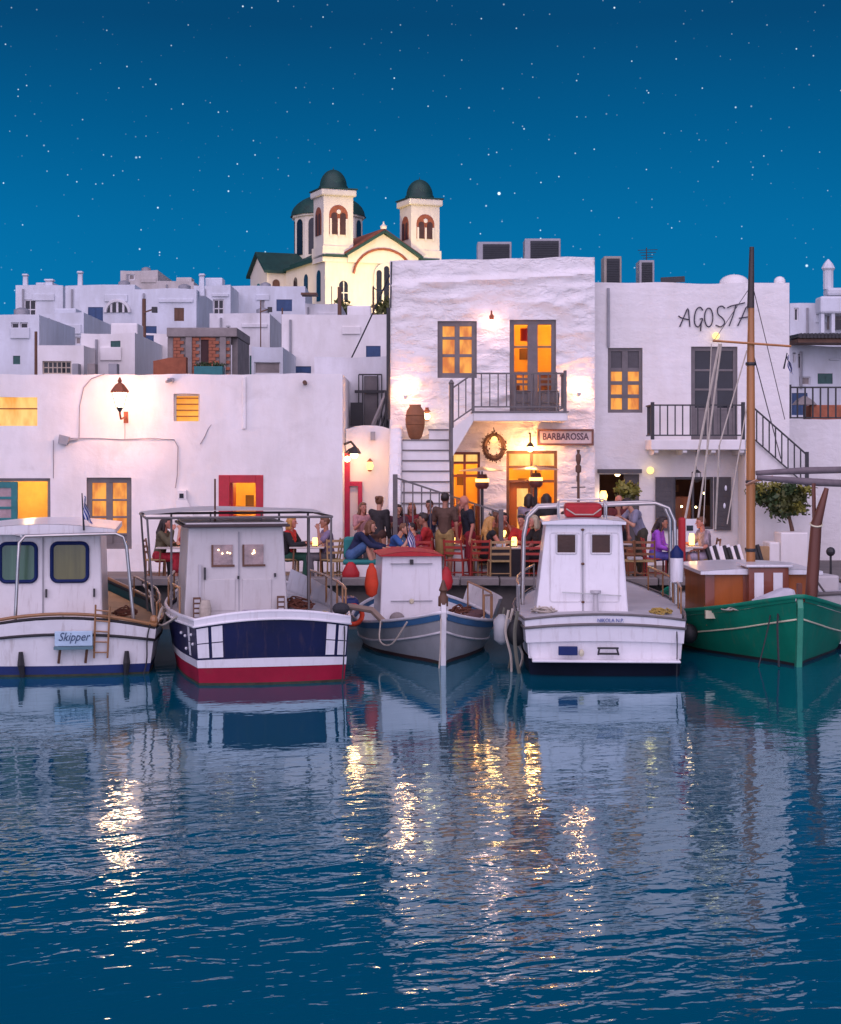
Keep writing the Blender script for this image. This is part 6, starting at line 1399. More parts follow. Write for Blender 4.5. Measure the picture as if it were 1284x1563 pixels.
# ================================================================== FURNITURE ON THE QUAY
rush = mat('rush_seat', (.36, .25, .11), .9, .3, 10, .4, 60)
chair_wood = mat('taverna_chair_wood', (.20, .085, .035), .5, .3, 4, .1, 20)
chair_pale = mat('pale_chair_wood', (.36, .22, .10), .55, .25, 4, .1, 20)
chair_red = mat('red_cane', (.32, .03, .02), .5, .25, 5, .1, 20)
table_top = mat('pale_table_top', (.52, .46, .42), .4, .12, 3, .05, 20)
dark_cloth = mat('dark_table_skirt', (.02, .018, .022), .8, .2)
glass_m = mat('drinking_glass', (.5, .5, .5), .05, .1, 3, 0, spec=.9)
def make_chair(wood, seat, grey=False):
    r = thing('taverna_chair', '', 'chair', world=False)
    w, d, h = .21, .20, .45
    for sx in (-1, 1):
        MB().tube([(sx * w, -d, 0), (sx * w * .97, -d, h - .01)], .018, 6).build('leg', wood, r)
        MB().tube([(sx * w, d, 0), (sx * w * .97, d, h), (sx * w * .95, d + .07, .90)], .018, 6).build('leg', wood, r)
    MB().box(-w - .01, w + .01, -d - .01, d + .01, h, h + .035).build('seat', seat, r, bevel=.012)
    for z in (.62, .74, .86): MB().bar((-w * .93, d + .055 * (z - .45) / .45 + .01, z), (w * .93, d + .055 * (z - .45) / .45 + .01, z), .018, .05).build('slat', wood, r)
    for a, b in (((-w, -d, .2), (w, -d, .2)), ((-w, d, .22), (w, d, .22)), ((-w, -d, .16), (-w, d, .16)), ((w, -d, .16), (w, d, .16))): MB().tube([a, b], .011, 5).build('stretcher', wood, r)
    return r
CH0 = {}
def chair(px, D, rz, label, kind='wood', z=QZ, dx=0.0):
    key = kind; woods = {'wood': (chair_wood, rush), 'pale': (chair_pale, rush), 'red': (chair_red, chair_red), 'grey': (grey_frame, grey_frame)}[kind]
    c = make_chair(*woods) if key not in CH0 else copy_tree(CH0[key]); CH0.setdefault(key, c)
    c.location = (X(px, D) + dx, D, z); c.rotation_euler.z = rz; tag(c, label, 'chair', 'chairs on the quay terrace' if z == QZ else 'chairs on the balcony')
    return c
def table(px, D, label, w=.36, skirt=False, round_=False, z=QZ, h=.74):
    x = X(px, D); r = thing('cafe_table', label, 'table', (x, D, z), world=False, group='tables on the quay terrace')
    if round_: MB().lathe([(w - .01, h - .03), (w, h - .02), (w, h)], (0, 0, 0), 20).build('table_top', table_top, r)
    else: MB().box(-w, w, -w, w, h - .035, h).build('table_top', table_top, r, bevel=.008)
    if skirt: MB().frust((-w + .03, w - .03, -w + .03, w - .03), (-w + .015, w - .015, -w + .015, w - .015), .12, h - .037).build('table_skirt', dark_cloth, r)
    for sx in (-1, 1):
        for sy in (-1, 1):
            MB().tube([(sx * (w - .06), sy * (w - .06), 0), (sx * (w - .09), sy * (w - .09), h - .03)], .02, 6).build('leg', chair_wood, r)
    return r
def candle(px, D, label, h=.16, dy=0, power=4.0, z=QZ + .742):
    x = X(px, D); r = thing('table_candle', label, 'candle', (x, D + dy, z), world=False, group='candles on the tables')
    MB().lathe([(.035, 0), (.055, .01), (.06, h * .7), (.045, h)], (0, 0, 0), 10).build('glass', flame_m, r, smooth=50); MB().lathe([(.06, -.0), (.062, .02)], (0, 0, 0), 10).build('base', iron_black, r)
    lamp(r, (0, 0, h * .55), power, (1, .52, .2), .075)
def tumbler(px, D, label, dy=0, h=.12, m=None, z=QZ + .742, r_=.03):
    s = MB(); x = X(px, D); s.lathe([(r_ * .8, 0), (r_, h * .4), (r_ * 1.05, h), (r_ * .95, h), (r_ * .7, .01)], (x, D + dy, z), 10); tag(s.build('drinking_glass', m or glass_m, smooth=50), label, 'glass')
def build_furniture():
    table(268, 35.35, 'small pale table between the two women by the left house'); table(470, 35.5, 'pale table before the blonde woman in a black cardigan'); tb = table(622, 35.6, 'crowded table with a red cloth behind the red cuddy roof', .42); MB().frust((-.47, .47, -.47, .47), (-.43, .43, -.43, .43), .42, .745).build('tablecloth', mat('red_tablecloth', (.30, .02, .03), .8, .3, 8, .3, 14), tb)
    table(778, 35.35, 'table with black skirt before the long haired blonde woman', .40, True); table(783, 36.6, 'round table by the entrance with a candle', .42, round_=True, h=.86); table(1043, 35.6, 'pale table between the woman in purple and the man in a patterned shirt', .36); table(936, 36.8, 'small table behind the red raft', .36)
    table(905, 35.9, 'round table beside the red cane chair', .34, round_=True)
    candle(283, 35.2, 'glowing candle on the table by the left house'); candle(481, 35.35, 'glowing candle before the blonde woman in black cardigan', .18); candle(785, 35.25, 'glowing candle on the black skirted table', .2, power=7); candle(769, 36.5, 'glowing candle on the round table by the entrance', .16, z=QZ + .862); candle(1056, 35.5, 'tall glowing candle before the man in a patterned shirt', .26, power=7)
    candle(628, 35.4, 'glowing candle on the crowded table', .14); candle(695, 36.2, 'glowing candle beside the man in dark red trousers', .14, z=QZ + .742); table(692, 36.3, 'small pale table between the two standing men', .3); candle(1122, 34.85, 'low glowing candle among the striped cushions', .17, z=QZ + .28)
    tumbler(613, 35.45, 'tumbler on the crowded table beside its candle'); tumbler(640, 35.5, 'wine bottle on the crowded table', h=.3, m=boat_green_d); tumbler(770, 35.2, 'tumbler before the long haired blonde woman'); tumbler(762, 35.25, 'short dish on the black skirted table', h=.06, r_=.07); tumbler(1034, 35.45, 'tumbler before the woman in purple'); tumbler(462, 35.35, 'tumbler before the blonde woman in black cardigan'); tumbler(795, 36.5, 'wine bottle on the round table by the entrance', h=.28, m=room_dark, z=QZ + .862)
    for a in ((240, 35.4, R(90), 'chair under the woman in an olive top', 'wood'), (292, 35.4, R(-90), 'chair under the woman in a red top', 'wood'), (440, 35.55, R(90), 'chair under the blonde woman in a black cardigan', 'pale'), (502, 35.5, R(-80), 'chair under the man opposite the blonde woman', 'pale'), (519, 35.0, R(20), 'empty pale chair at the quay edge beside the red bag', 'pale'),
              (600, 35.5, R(90), 'chair under the person in a blue shirt', 'wood'), (640, 35.55, R(-90), 'chair under the person in a red patterned top', 'wood'), (741, 35.45, R(100), 'pale chair under the long haired blonde woman', 'pale'), (800, 36.0, R(-90), 'chair under the person in a bright red top', 'wood'), (829, 35.4, R(-90), 'chair under the grey haired person', 'wood'),
              (930, 35.5, R(180), 'red cane chair with its back to the water', 'red'), (905, 35.15, R(160), 'red cane chair half hidden by the white motor boat', 'red'), (1000, 35.75, R(90), 'chair under the woman in purple', 'red'), (1078, 35.6, R(-90), 'chair under the man in a patterned shirt', 'wood'), (985, 34.95, R(170), 'wooden chair at the quay edge below the woman in purple', 'wood'), (961, 35.0, R(150), 'wooden chair at the quay edge holding a folded cloth', 'wood'), (762, 34.95, R(185), 'pale chair at the quay edge with ropes over it', 'pale'), (700, 35.2, R(150), 'red chair below the man in red trousers', 'red'), (727, 35.3, R(200), 'red chair beside the blonde woman in black', 'red'), (768, 36.95, R(10), 'chair under the person in an orange top', 'wood'), (866, 36.65, R(-40), 'chair under the person in maroon', 'wood'), (648, 35.0, R(170), 'red chair behind the red cuddy roof', 'red'), (655, 36.05, R(-95), 'red chair under the person in a scarlet shirt', 'red'), (750, 36.4, R(60), 'red chair under the person in ochre', 'red'), (817, 36.3, R(-60), 'red chair under the person in burgundy', 'red'), (727, 36.6, R(20), 'red chair beside the patio heater', 'red'), (812, 35.0, R(175), 'red chair at the quay edge beside the steel hoop', 'red')):
        chair(a[0], a[1], a[2], a[3], a[4])
    # balcony seats
    for p, rz, l in ((800, R(180), 'grey slatted chair on the balcony beside the door hinge'), (838, R(170), 'grey slatted chair on the balcony next to the corner post')): chair(p, 39.35, rz, l, 'grey', 4.535)
    # teal cushioned bench
    D = 34.95; x0, x1 = X(524, D), X(592, D); r = thing('cushioned_bench', 'white block bench with a teal cushion at the quay edge', 'bench', ((x0 + x1) / 2, D, QZ)); MB().box(x0, x1, D - .2, D + .4, QZ, QZ + .40).build('block', white_wall, r, bevel=.02); MB().box(x0, x1 + .02, D - .22, D + .42, QZ + .403, QZ + .50).build('cushion', mat('teal_cushion', (.02, .20, .19), .8, .15), r, bevel=.04); MB().box(x0, x0 + .32, D + .1, D + .42, QZ + .503, QZ + .95).build('back_cushion', MATS['teal_cushion'], r, bevel=.06)
    s = MB(); s.lathe([(.05, 0), (.17, .05), (.18, .2), (.10, .36), (.04, .42)], (X(536, 34.85), 34.72, QZ + .04), 10, sy=.7); tag(s.build('red_bag', red_fab, smooth=60), 'red bag leaning on the white bench', 'bag')
    # rectangular low bar block in front of the lettered house
    D = 38.3; x0, x1 = X(1186, D), X(1300, D); r = thing('white_planter', 'stepped white masonry planter under the bush', 'planter', ((x0 + x1) / 2, D, QZ)); MB().box(X(1192, D), X(1234, D), D, D + .8, QZ, Z(813, D)).build('tall_block', white_wall, r, bevel=.03); MB().box(X(1175, D), X(1191.8, D), D + .05, D + .8, QZ, Z(828, D)).build('low_block', white_wall, r, bevel=.03)
    tag(MB().box(X(1161, 37.2), X(1175, 37.2), 37.2, 37.4, QZ, Z(834, 37.2)).build('wooden_crate', chair_pale, bevel=.01), 'wooden box standing beside the white planter', 'box')
    # striped cushions leaning in a row
    for k, px in enumerate((1097, 1112, 1129, 1158)):
        D = 35.3; x = X(px, D); r = thing('striped_cushion', ['striped black and white cushion next to the seated man', 'striped black and white cushion, second from the seated man', 'striped cushion beside the low candle', 'dark rolled cushion beside the wooden box'][k], 'cushion', (x, D, QZ + .27), R([8, -6, 10, 4][k]), world=False)
        Mx = Matrix.Rotation(R(-14), 4, 'Y') @ Matrix.Rotation(R(-10), 4, 'X')
        for q in range(4): MB().box(-.15 + .075 * q, -.078 + .075 * q, -.06, .06, 0, .50, Mx).build('stripe', [black_rub, boat_white2][(q + (k == 3)) % 2 if k < 3 else 0], r, bevel=.015)
    tag(MB().box(X(1085, 35.3), X(1165, 35.3), 35.05, 35.6, QZ + .003, QZ + .265).build('low_bench', concrete, bevel=.02), 'low grey bench carrying the striped cushions', 'bench')
    # menu board on the wall side
    D = 37.6; r = thing('menu_board', 'small white board with a dark picture behind the purple woman', 'sign', (X(1052, D), D, QZ)); MB().box(X(1040, D), X(1066, D), D, D + .04, Z(835, D), Z(792, D)).build('board', boat_white2, r); MB().box(X(1048, D), X(1058, D), D - .012, D - .002, Z(810, D), Z(802, D)).build('picture', dark_glass, r)
    for sx in (1042, 1064): MB().tube([(X(sx, D), D + .02, QZ), (X(sx, D), D + .02, Z(835, D))], .02, 6).build('leg', chair_wood, r)
    # cloth over the railing chair
    tag(MB().box(X(984, 34.98) - .35, X(984, 34.98) - .05, 34.85, 35.1, QZ + .49, QZ + .55).build('folded_cloth', boat_white, bevel=.02), 'folded white cloth on the chair at the quay edge', 'cloth')
build_furniture()
def heater(px, pt, D, label):
    x = X(px, D); zt = Z(pt, D); r = thing('patio_heater', label, 'heater', (x, D, QZ), group='patio heaters')
    MB().lathe([(.24, QZ), (.24, QZ + .5), (.05, QZ + .56)], (x, D, 0), 14).build('gas_housing', iron_black, r); MB().tube([(x, D, QZ + .5), (x, D, zt - .42)], .035, 8).build('pole', iron_black, r)
    MB().lathe([(.10, zt - .42), (.15, zt - .36), (.15, zt - .30), (.10, zt - .10)], (x, D, 0), 14).build('burner', mat('dark_red_metal', (.12, .03, .025), .5), r, smooth=40); MB().lathe([(.152, zt - .27), (.15, zt - .2)], (x, D, 0), 14).build('hot_mesh', flame_m, r); lamp(r, (x, D - .02, zt - .24), 34, (1, .36, .11), .17)
    MB().lathe([(.52, zt - .03), (.50, zt - .01), (.30, zt + .015), (.06, zt + .05), (.02, zt + .07)], (x, D, 0), 22).build('reflector', steel, r, smooth=30); MB().tube([(x, D, zt - .12), (x, D, zt + .02)], .02, 6).build('stem', iron_black, r)
heater(736, 717, 37.5, 'mushroom patio heater before the left ground floor window'); heater(818, 715, 37.8, 'mushroom patio heater before the entrance door')

# ------------------------------------------------------------------ plants
def build_plants():
    D = 39.0; r = thing('climbing_bush', 'spreading dark green bush on a thin trunk by the outside stair', 'bush', (X(1212, D), D, QZ))
    MB().tube([(X(1214, D), D, QZ), (X(1209, D), D, Z(808, D)), (X(1203, D), D, Z(782, D))], [.06, .05, .035], 7).build('trunk', brown_wood, r); 
    for a, b in ((1185, 765), (1168, 760), (1218, 762)): MB().tube([(X(1204, D), D, Z(785, D)), (X((1204 + a) / 2, D), D - .1, Z((785 + b) / 2, D)), (X(a, D), D - .15, Z(b, D))], [.03, .02, .012], 5).build('limb', brown_wood, r)
    rnd = random.Random(12)
    for k in range(38):
        a = rnd.uniform(1154, 1228); b = rnd.uniform(744, 786) - 4 * math.sin((a - 1150) / 80 * 3.1); q = rnd.uniform(.15, .30)
        leafball(r, (X(a, D), D - .15 + rnd.uniform(-.2, .2), Z(b, D)), (q * 1.35, q * 1.2, q * .9), 130, .11 * rnd.uniform(.7, 1.3), rnd.choice([leaf_dark, leaf_dark, leaf_mid, leaf_mid, leaf_yellow]), 40 + k, 'crown', .1)
    D = 38.6; x = X(957, D); r = thing('potted_shrub', 'yellow green shrub in a pot by the dark doorway', 'shrub', (x, D, QZ)); MB().lathe([(.17, QZ), (.24, QZ + .4), (.26, QZ + .42), (.26, QZ + .5)], (x, D, 0), 14).build('pot', terra, r); MB().tube([(x, D, QZ + .4), (x, D, Z(765, D))], .03, 6).build('stem', brown_wood, r)
    for q, (dx, dz, rr, m) in enumerate(((0, 0, .26, leaf_yellow), (-.1, .1, .18, leaf_yellow), (.12, .06, .18, leaf_yellow), (0, -.14, .24, leaf_mid))): leafball(r, (x + dx, D, Z(752, D) + dz), (rr * 1.1, rr, rr * .9), 170, .12, m, 60 + q, 'crown', .1)
    D = 37.2; x = X(757, D); r = thing('potted_plant', 'small grey green plant in a pot behind the blonde woman', 'plant', (x, D, QZ)); MB().lathe([(.14, QZ), (.19, QZ + .5), (.20, QZ + .55)], (x, D, 0), 14).build('pot', terra, r)
    leafball(r, (x, D, Z(795, D)), (.28, .28, .30), 260, .10, mat('leaf_grey_green', (.07, .09, .05), .7, .4, 6, 0), 66, 'crown', .2)
build_plants()
def build_stands():
    """coat-stand like forked pole by the mast and a tripod by the crutch"""
    D = 36.4; x = X(1268, D); r = thing('quay_lamp', 'short dark quay lamp on a thin post beside the crutch post', 'lamp', (x, D, QZ)); MB().tube([(x, D, QZ), (x, D, Z(848, D))], .025, 6).build('post', iron_black, r); MB().ball((x, D, Z(842, D)), (.10, .10, .10), 10, 8).build('head', iron_black, r)
build_stands()

# ================================================================== PEOPLE
skin_a = mat('skin_light', (.52, .26, .17), .55, .08, 6, .05, 60); skin_b = mat('skin_tan', (.36, .16, .10), .55, .08, 6, .05, 60); skin_c = mat('skin_flushed', (.48, .19, .13), .55, .08, 6, .05, 60)
hair_d = mat('hair_dark', (.022, .012, .010), .5, .3, 20, .3, 60, stretch=(4, 4, .6)); hair_bl = mat('hair_blonde', (.48, .24, .06), .5, .3, 20, .3, 60, stretch=(4, 4, .6)); hair_gr = mat('hair_grey_blond', (.42, .34, .22), .5, .3, 20, .3, 60, stretch=(4, 4, .6)); hair_br = mat('hair_brown', (.16, .065, .028), .5, .3, 20, .3, 60, stretch=(4, 4, .6))
eye_m = mat('eye_dark', (.02, .015, .012), .2); lip_m = mat('lips', (.35, .10, .08), .5)
def cloth(n, c, var=.28, vs=7): return mat('cloth_' + n, c, .85, var, vs, .7, 13, stretch=(1.6, 1.6, .6))
REMESH = []
def cap(mb, p, q, r1, r2, n=10):
    p, q = Vector(p), Vector(q)
    if (q - p).length > 1e-4: mb.tube([p, q], [r1, r2], n)
    mb.ball(p, r1, n, 6); mb.ball(q, r2, n, 6)
def rem(mb, name, m, parent, vox, it=2):
    o = mb.build(name, m, parent); a = o.modifiers.new('fuse', 'REMESH'); a.mode = 'VOXEL'; a.voxel_size = vox; a.use_smooth_shade = True
    b = o.modifiers.new('soften', 'SMOOTH'); b.factor = .5; b.iterations = it; REMESH.append(o); return o
def person(px, D, face, label, pose='stand', lean=0.0, arms=('down', 'down'), skin=None, hair=None, style='short', top=None, sleeve='short', bottom=None, legs='trousers', h=1.75, z=QZ, dx=0, nod=0.0, turn=0.0, sit=.47, shoe=None, tilt=0.0):
    k = h / 1.75; r = thing('person', label, 'person', (X(px, D) + dx, D, z), face, 'people on the quay', world=False); V = Vector
    skin = skin or skin_a; hair = hair or hair_d; top = top or cloth('black', (.012, .011, .013)); bottom = bottom or cloth('black', (.012, .011, .013)); shoe = shoe or black_rub
    u = V((math.sin(tilt), -math.sin(lean), math.cos(lean))).normalized(); hipz = .92 if pose == 'stand' else sit + .07
    P = V((0, 0, hipz)); waist, chest, neck = P + u * .17, P + u * .34, P + u * .53
    fw = V((0, -1, 0)); up2 = (u + V((0, -nod, 0))).normalized(); head = neck + up2 * .165 + fw * .02
    Lg = {}
    for s in (-1, 1):
        hip = P + V((s * .09, 0, -.03))
        if pose == 'stand': kn = V((s * .10, -.02, .49)); an = V((s * .11, .02, .08))
        elif pose == 'sit': kn = V((s * .11, -.44, sit + .06)); an = V((s * .12, -.40, .08))
        else: kn = V((s * .13, -.34, sit + .30)); an = V((s * .13, -.56, .12))          # perched with raised knees
        Lg[s] = (hip, kn, an)
    Ar = {}
    for s, kind in zip((-1, 1), arms):
        S = P + u * .475 + V((s * .185, 0, 0))
        e, w_ = {'down': ((.05, .03, -.28), (.0, -.06, -.25)), 'table': ((.06, -.14, -.25), (-.10, -.25, .05)), 'lap': ((.06, -.05, -.28), (-.07, -.22, -.06)), 'hold': ((.05, -.08, -.27), (-.04, -.20, .14)), 'reach': ((.05, -.22, -.18), (-.03, -.25, .0)), 'knee': ((.03, -.2, -.2), (-.02, -.24, -.05)), 'hip': ((.14, .05, -.25), (-.12, -.10, -.19)), 'face': ((.03, -.20, -.20), None)}[kind]
        E = S + V((s * e[0], e[1], e[2]))
        Wr = E + V((s * w_[0], w_[1], w_[2])) if w_ else head + V((s * .06, -.15, -.14))
        Ar[s] = (S, E, Wr)
    # ---- body: one fused skin
    b = MB()
    cap(b, P, waist, .115, .105); cap(b, waist, chest, .105, .125); cap(b, chest + V((-.07, 0, .06)), chest + V((.07, 0, .06)), .10, .10); cap(b, neck - u * .04, neck + up2 * .08, .055, .052)
    b.ball(head + V((0, 0, .015)), (.078, .098, .108), 14, 10); cap(b, head + V((0, -.03, -.05)), head + V((0, -.055, -.085)), .055, .035); cap(b, head + V((0, -.095, .0)), head + V((0, -.118, -.025)), .010, .015)
    for s in (-1, 1):
        b.ball(head + V((s * .078, .01, -.005)), (.014, .022, .032), 8, 6)
        S, E, Wr = Ar[s]; cap(b, chest + V((s * .06, 0, .10)), S, .07, .062); cap(b, S, E, .052, .040); cap(b, E, Wr, .040, .027)
        d = (Wr - E).normalized(); side = d.cross(V((0, 0, 1))); side = side.normalized() if side.length > .1 else V((1, 0, 0)); nrm = side.cross(d).normalized()
        pc = Wr + d * .06; cap(b, Wr + d * .02 - side * .018, pc + d * .02 - side * .022, .018, .019, 8); cap(b, Wr + d * .02 + side * .018, pc + d * .02 + side * .022, .018, .019, 8)
        for q, (o_, ln) in enumerate(((-.032, .062), (-.011, .075), (.011, .070), (.032, .055))):
            f0 = pc + d * .025 + side * o_; f1 = f0 + d * ln * .55 - nrm * .010; f2 = f1 + d * ln * .40 - nrm * .026; cap(b, f0, f1, .0095, .009, 6); cap(b, f1, f2, .009, .008, 6)
        t0 = Wr + d * .035 - side * s * .03; t1 = t0 + d * .035 - side * s * .03; t2 = t1 + d * .03 - nrm * .012; cap(b, t0, t1, .013, .011, 6); cap(b, t1, t2, .011, .009, 6)
        hip, kn, an = Lg[s]; cap(b, hip, kn, .085, .056); cap(b, kn, kn.lerp(an, .35), .054, .056); cap(b, kn.lerp(an, .35), an, .056, .036); cap(b, an, an + V((0, -.14, -.045)), .04, .028)
    rem(b, 'body', skin, r, .0095)
    for s in (-1, 1): MB().ball(head + V((s * .032, -.088, .016)), (.012, .010, .008), 8, 6).build('eye', eye_m, r)
    MB().ball(head + V((0, -.098, -.052)), (.024, .010, .007), 8, 6).build('mouth', lip_m, r)
    # ---- clothes
    c = MB(); g = .014
    cap(c, P + u * .03, waist, .125 + g, .115 + g); cap(c, waist, chest, .115 + g, .13 + g); cap(c, chest + V((-.08, 0, .07)), chest + V((.08, 0, .07)), .10 + g, .10 + g)
    if legs != 'dress' or sleeve != 'none': pass
    for s in (-1, 1):
        S, E, Wr = Ar[s]; cap(c, chest + V((s * .06, 0, .09)), S, .075 + g, .062 + g)
        if sleeve == 'short': cap(c, S, S.lerp(E, .65), .056 + g, .056 + g)
        elif sleeve == 'long': cap(c, S, E, .054 + g, .046 + g); cap(c, E, E.lerp(Wr, .9), .046 + g, .034 + g)
    rem(c, 'shirt', top, r, .013)
    t = MB(); cap(t, P + V((-.06, 0, 0)), P + V((.06, 0, 0)), .115 + g, .115 + g)
    for s in (-1, 1):
        hip, kn, an = Lg[s]
        if legs == 'trousers': cap(t, hip, kn, .09 + g, .064 + g); cap(t, kn, an + V((0, 0, .02)), .064 + g, .052 + g)
        elif legs == 'shorts': cap(t, hip, hip.lerp(kn, .85), .095 + g, .082 + g)
    if legs == 'skirt':
        if pose == 'stand': t.lathe([(.11, .75), (.16, .6), (.20, .42)], (0, 0, .1), 14)
        else:
            a, k2 = Lg[-1], Lg[1]
            cap(t, a[0], a[1], .105, .095); cap(t, k2[0], k2[1], .105, .095); cap(t, (a[0] + k2[0]) / 2, (a[1] + k2[1]) / 2, .10, .09)
            for f_ in (.0, .5, 1): cap(t, a[1].lerp(k2[1], f_), a[1].lerp(k2[1], f_) + V((0, .03, -.24)), .085, .10)
    rem(t, {'trousers': 'trousers', 'shorts': 'shorts', 'skirt': 'skirt'}[legs], bottom, r, .013)
    for s in (-1, 1):
        an = Lg[s][2]; q = MB(); cap(q, an + V((0, .02, -.035)), an + V((0, -.15, -.045)), .042, .034); rem(q, 'shoe', shoe, r, .013)
    # ---- hair
    if style != 'bald':
        hm = MB(); hm.ball(head + V((0, .022, .035)), (.088, .098, .100), 14, 10); hm.ball(head + V((0, -.02, .085)), (.072, .075, .045), 12, 8)
        if style == 'long':
            cap(hm, head + V((0, .07, .02)), neck + V((0, .11, -.03)), .085, .07); cap(hm, neck + V((-.06, .10, -.02)), neck + V((-.07, .12, -.20)), .06, .035); cap(hm, neck + V((.06, .10, -.02)), neck + V((.07, .12, -.20)), .06, .035); cap(hm, head + V((-.07, .03, 0)), head + V((-.08, .04, -.15)), .035, .03); cap(hm, head + V((.07, .03, 0)), head + V((.08, .04, -.15)), .035, .03)
        elif style == 'bob':
            for s in (-1, 1): cap(hm, head + V((s * .07, .02, .03)), head + V((s * .085, .02, -.12)), .045, .04)
            cap(hm, head + V((0, .07, 0)), head + V((0, .085, -.13)), .07, .06)
        elif style == 'bun': hm.ball(head + V((0, .12, .09)), .045, 10, 8)
        rem(hm, 'hair', hair, r, .011)
    else: pass
    r.scale = (k, k, k)
    return r
B_ = cloth
person(243, 35.4, R(80), 'seated woman with dark hair in an olive top and red skirt', 'sit', R(12), ('face', 'table'), hair=hair_d, style='long', top=B_('olive', (.10, .085, .045)), sleeve='long', bottom=B_('red_print', (.35, .015, .03), .5, 9), legs='skirt', skin=skin_c)
person(292, 35.4, R(-90), 'seated woman in a red top behind the canopy posts', 'sit', R(5), ('table', 'face'), hair=hair_br, style='bob', top=B_('coral', (.42, .05, .05)), sleeve='short', bottom=B_('black', (.012, .011, .013)))
person(441, 35.55, R(75), 'seated blonde woman in a black cardigan over a red top', 'sit', R(4), ('table', 'table'), hair=hair_bl, style='bob', top=B_('red', (.45, .02, .015)), sleeve='none', bottom=B_('green', (.015, .07, .045)), skin=skin_c)
person(502, 35.5, R(-72), 'seated dark haired man in a mauve shirt at the candle table', 'sit', R(6), ('table', 'face'), hair=hair_br, top=B_('mauve', (.20, .15, .24)), bottom=B_('grey', (.12, .11, .12)), skin=skin_b)
person(537, 35.0, R(80), 'person in navy hunched on the teal bench with bare knees drawn up', 'perch', R(30), ('knee', 'knee'), hair=hair_br, style='bob', top=B_('navy', (.012, .018, .06)), sleeve='long', bottom=B_('denim', (.05, .11, .24)), legs='shorts', nod=.35, sit=.52)
person(578, 36.3, R(150), 'standing woman in black seen from behind beside the crowded table', 'stand', R(10), ('down', 'reach'), hair=hair_br, style='bun', top=B_('soot', (.022, .018, .02)), sleeve='long', bottom=B_('brown', (.06, .025, .018)), legs='skirt', h=1.78, tilt=.08)
person(606, 36.6, R(15), 'dark haired woman standing at the crowded table looking down', 'stand', R(6), ('hold', 'table'), hair=hair_d, style='bob', top=B_('plum', (.09, .03, .045)), sleeve='short', nod=.25, h=1.60)
person(596, 35.45, R(70), 'person in a blue shirt leaning over the crowded table with chin on hand', 'sit', R(24), ('face', 'table'), hair=hair_br, top=B_('blue', (.03, .10, .30)), bottom=B_('denim', (.05, .11, .24)), nod=.2, h=1.66)
person(640, 35.55, R(-60), 'seated person in a red patterned top at the crowded table', 'sit', R(14), ('table', 'table'), hair=hair_d, top=B_('red_navy_print', (.28, .015, .04), .7, 14), bottom=B_('navy', (.012, .018, .06)), nod=.2, h=1.62)
person(657, 36.7, R(-20), 'standing man in a navy polo facing the water', 'stand', R(4), ('hold', 'down'), hair=hair_d, top=B_('navy', (.012, .018, .06)), bottom=B_('grey', (.12, .11, .12)), skin=skin_b, h=1.68)
person(679, 35.8, R(168), 'man in a brown tee and khaki shorts standing with his back turned', 'stand', R(2), ('down', 'hold'), hair=hair_d, top=B_('brown_tee', (.085, .045, .03)), bottom=B_('khaki', (.30, .20, .07)), legs='shorts', h=1.86, skin=skin_b)
person(716, 36.0, R(-70), 'bald man in a dark tee and red trousers standing sideways', 'stand', R(5), ('down', 'down'), style='bald', top=B_('ink', (.012, .014, .024), .6, 12), bottom=B_('crimson', (.24, .012, .025)), h=1.80, skin=skin_c, nod=.15)
person(743, 35.45, R(115), 'woman with long blonde hair and black dress seated at the skirted table', 'sit', R(6), ('table', 'table'), hair=hair_bl, style='long', sleeve='none', legs='skirt', skin=skin_c)
person(799, 36.0, R(-30), 'seated person in a bright red top by the entrance', 'sit', R(6), ('table', 'lap'), hair=hair_d, top=B_('red', (.45, .02, .015)), skin=skin_c, h=1.78)
person(808, 37.4, R(160), 'dark haired person in a grey shirt standing at the entrance', 'stand', 0, ('down', 'hold'), hair=hair_d, style='bob', top=B_('grey_mauve', (.24, .20, .25)), h=1.80)
person(834, 37.3, R(190), 'dark haired person in black standing at the entrance', 'stand', 0, ('hold', 'down'), hair=hair_d, style='bob', h=1.80)
person(829, 35.4, R(-65), 'grey haired person in black seated beside the white motor boat', 'sit', R(14), ('table', 'lap'), hair=hair_gr, style='bob', legs='shorts', nod=.25, h=1.84, skin=skin_c)
person(979, 37.0, R(-75), 'man in a grey shirt leaning forward with bent head', 'stand', R(24), ('face', 'hold'), hair=hair_d, top=B_('blue_grey', (.22, .22, .30)), bottom=B_('dark_olive', (.05, .045, .03)), nod=.3, h=1.80)
person(944, 37.6, R(20), 'person in dark red standing behind the red raft', 'stand', 0, ('hold', 'down'), style='bald', top=B_('maroon', (.10, .015, .015)), skin=skin_c, h=1.76)
person(1000, 35.75, R(70), 'seated woman with long dark hair wrapped in a purple shawl', 'sit', R(10), ('lap', 'lap'), hair=hair_d, style='long', top=B_('purple', (.30, .07, .48)), sleeve='long', bottom=B_('violet_blue', (.10, .09, .35)), nod=.2, skin=skin_b)
person(1079, 35.6, R(-75), 'seated man in a patterned shirt and pale shorts by the tall candle', 'sit', R(10), ('table', 'lap'), hair=hair_br, top=B_('pattern', (.28, .22, .24), .75, 14), bottom=B_('lilac', (.42, .36, .46)), legs='shorts', skin=skin_c)
person(629, 36.9, R(-10), 'woman in a dark red top standing behind the crowded table', 'stand', R(3), ('hold', 'hold'), hair=hair_br, style='long', top=B_('wine', (.20, .012, .02)), bottom=B_('brown', (.06, .025, .018)), h=1.62, skin=skin_c)
person(768, 36.9, R(10), 'person in an orange top seated behind the round table', 'sit', R(4), ('table', 'face'), hair=hair_d, style='bob', top=B_('rust', (.30, .06, .015)), h=1.80, skin=skin_c)
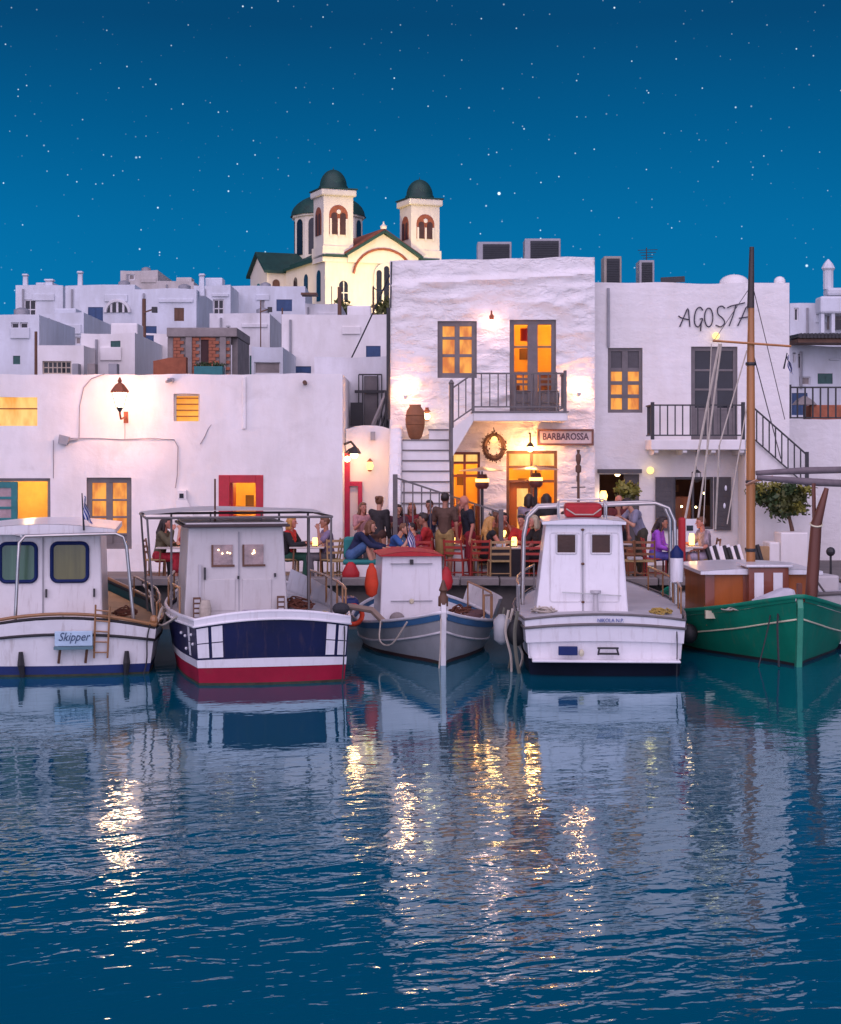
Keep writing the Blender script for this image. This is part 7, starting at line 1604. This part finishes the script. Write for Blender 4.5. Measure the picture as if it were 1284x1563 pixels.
person(866, 36.6, R(-40), 'person in maroon seated behind the white motor boat', 'sit', R(6), ('table', 'table'), hair=hair_d, top=B_('maroon', (.10, .015, .015)), h=1.85, skin=skin_b)
person(702, 36.9, R(30), 'woman in a crimson dress standing between the two men', 'stand', R(2), ('hold', 'down'), hair=hair_br, style='bob', top=B_('crimson', (.24, .012, .025)), bottom=B_('crimson', (.24, .012, .025)), legs='skirt', h=1.60, skin=skin_c)
person(655, 36.0, R(-95), 'person in a scarlet shirt seated beyond the crowded table', 'sit', R(8), ('table', 'table'), hair=hair_d, top=B_('scarlet', (.40, .02, .02)), bottom=B_('grey', (.12, .11, .12)), h=1.82, skin=skin_b)
person(752, 36.4, R(60), 'person in an ochre top seated at the round table', 'sit', R(8), ('table', 'table'), hair=hair_br, style='bob', top=B_('ochre', (.28, .13, .03)), h=1.86, skin=skin_c)
person(815, 36.3, R(-60), 'person in burgundy seated across the round table', 'sit', R(8), ('table', 'face'), hair=hair_d, top=B_('burgundy', (.16, .01, .025)), h=1.86, skin=skin_b)
person(553, 36.9, R(30), 'person in a pale pink top standing by the red gate', 'stand', R(2), ('hold', 'down'), hair=hair_br, style='long', top=B_('pink', (.45, .22, .22)), bottom=B_('grey', (.12, .11, .12)), h=1.62, skin=skin_c)
def cardigan():
    o = [p for p in bpy.data.objects if p.get('label', '').startswith('seated blonde woman in a black cardigan')][0]
    c = MB(); V = Vector
    for s in (-1, 1):
        cap(c, (s * .12, .02, .62), (s * .125, .01, .98), .09, .085); cap(c, (s * .12, .02, .98), (s * .185, -.03, 1.0), .085, .082); cap(c, (s * .185, -.03, 1.0), (s * .245, -.17, .76), .078, .07); cap(c, (s * .245, -.17, .76), (s * .16, -.38, .80), .066, .055)
    cap(c, (-.1, .06, .62), (-.1, .06, .98), .08, .08); cap(c, (.1, .06, .62), (.1, .06, .98), .08, .08); cap(c, (-.1, .07, .8), (.1, .07, .8), .09, .09)
    rem(c, 'cardigan', B_('black', (.012, .011, .013)), o, .013)
cardigan()
def bake_people():
    dg = bpy.context.evaluated_depsgraph_get()
    for o in REMESH:
        me = bpy.data.meshes.new_from_object(o.evaluated_get(dg)); old = o.data; o.modifiers.clear(); m = old.materials[0]; o.data = me; me.materials.clear(); me.materials.append(m); me.name = o.name; bpy.data.meshes.remove(old)
bake_people()
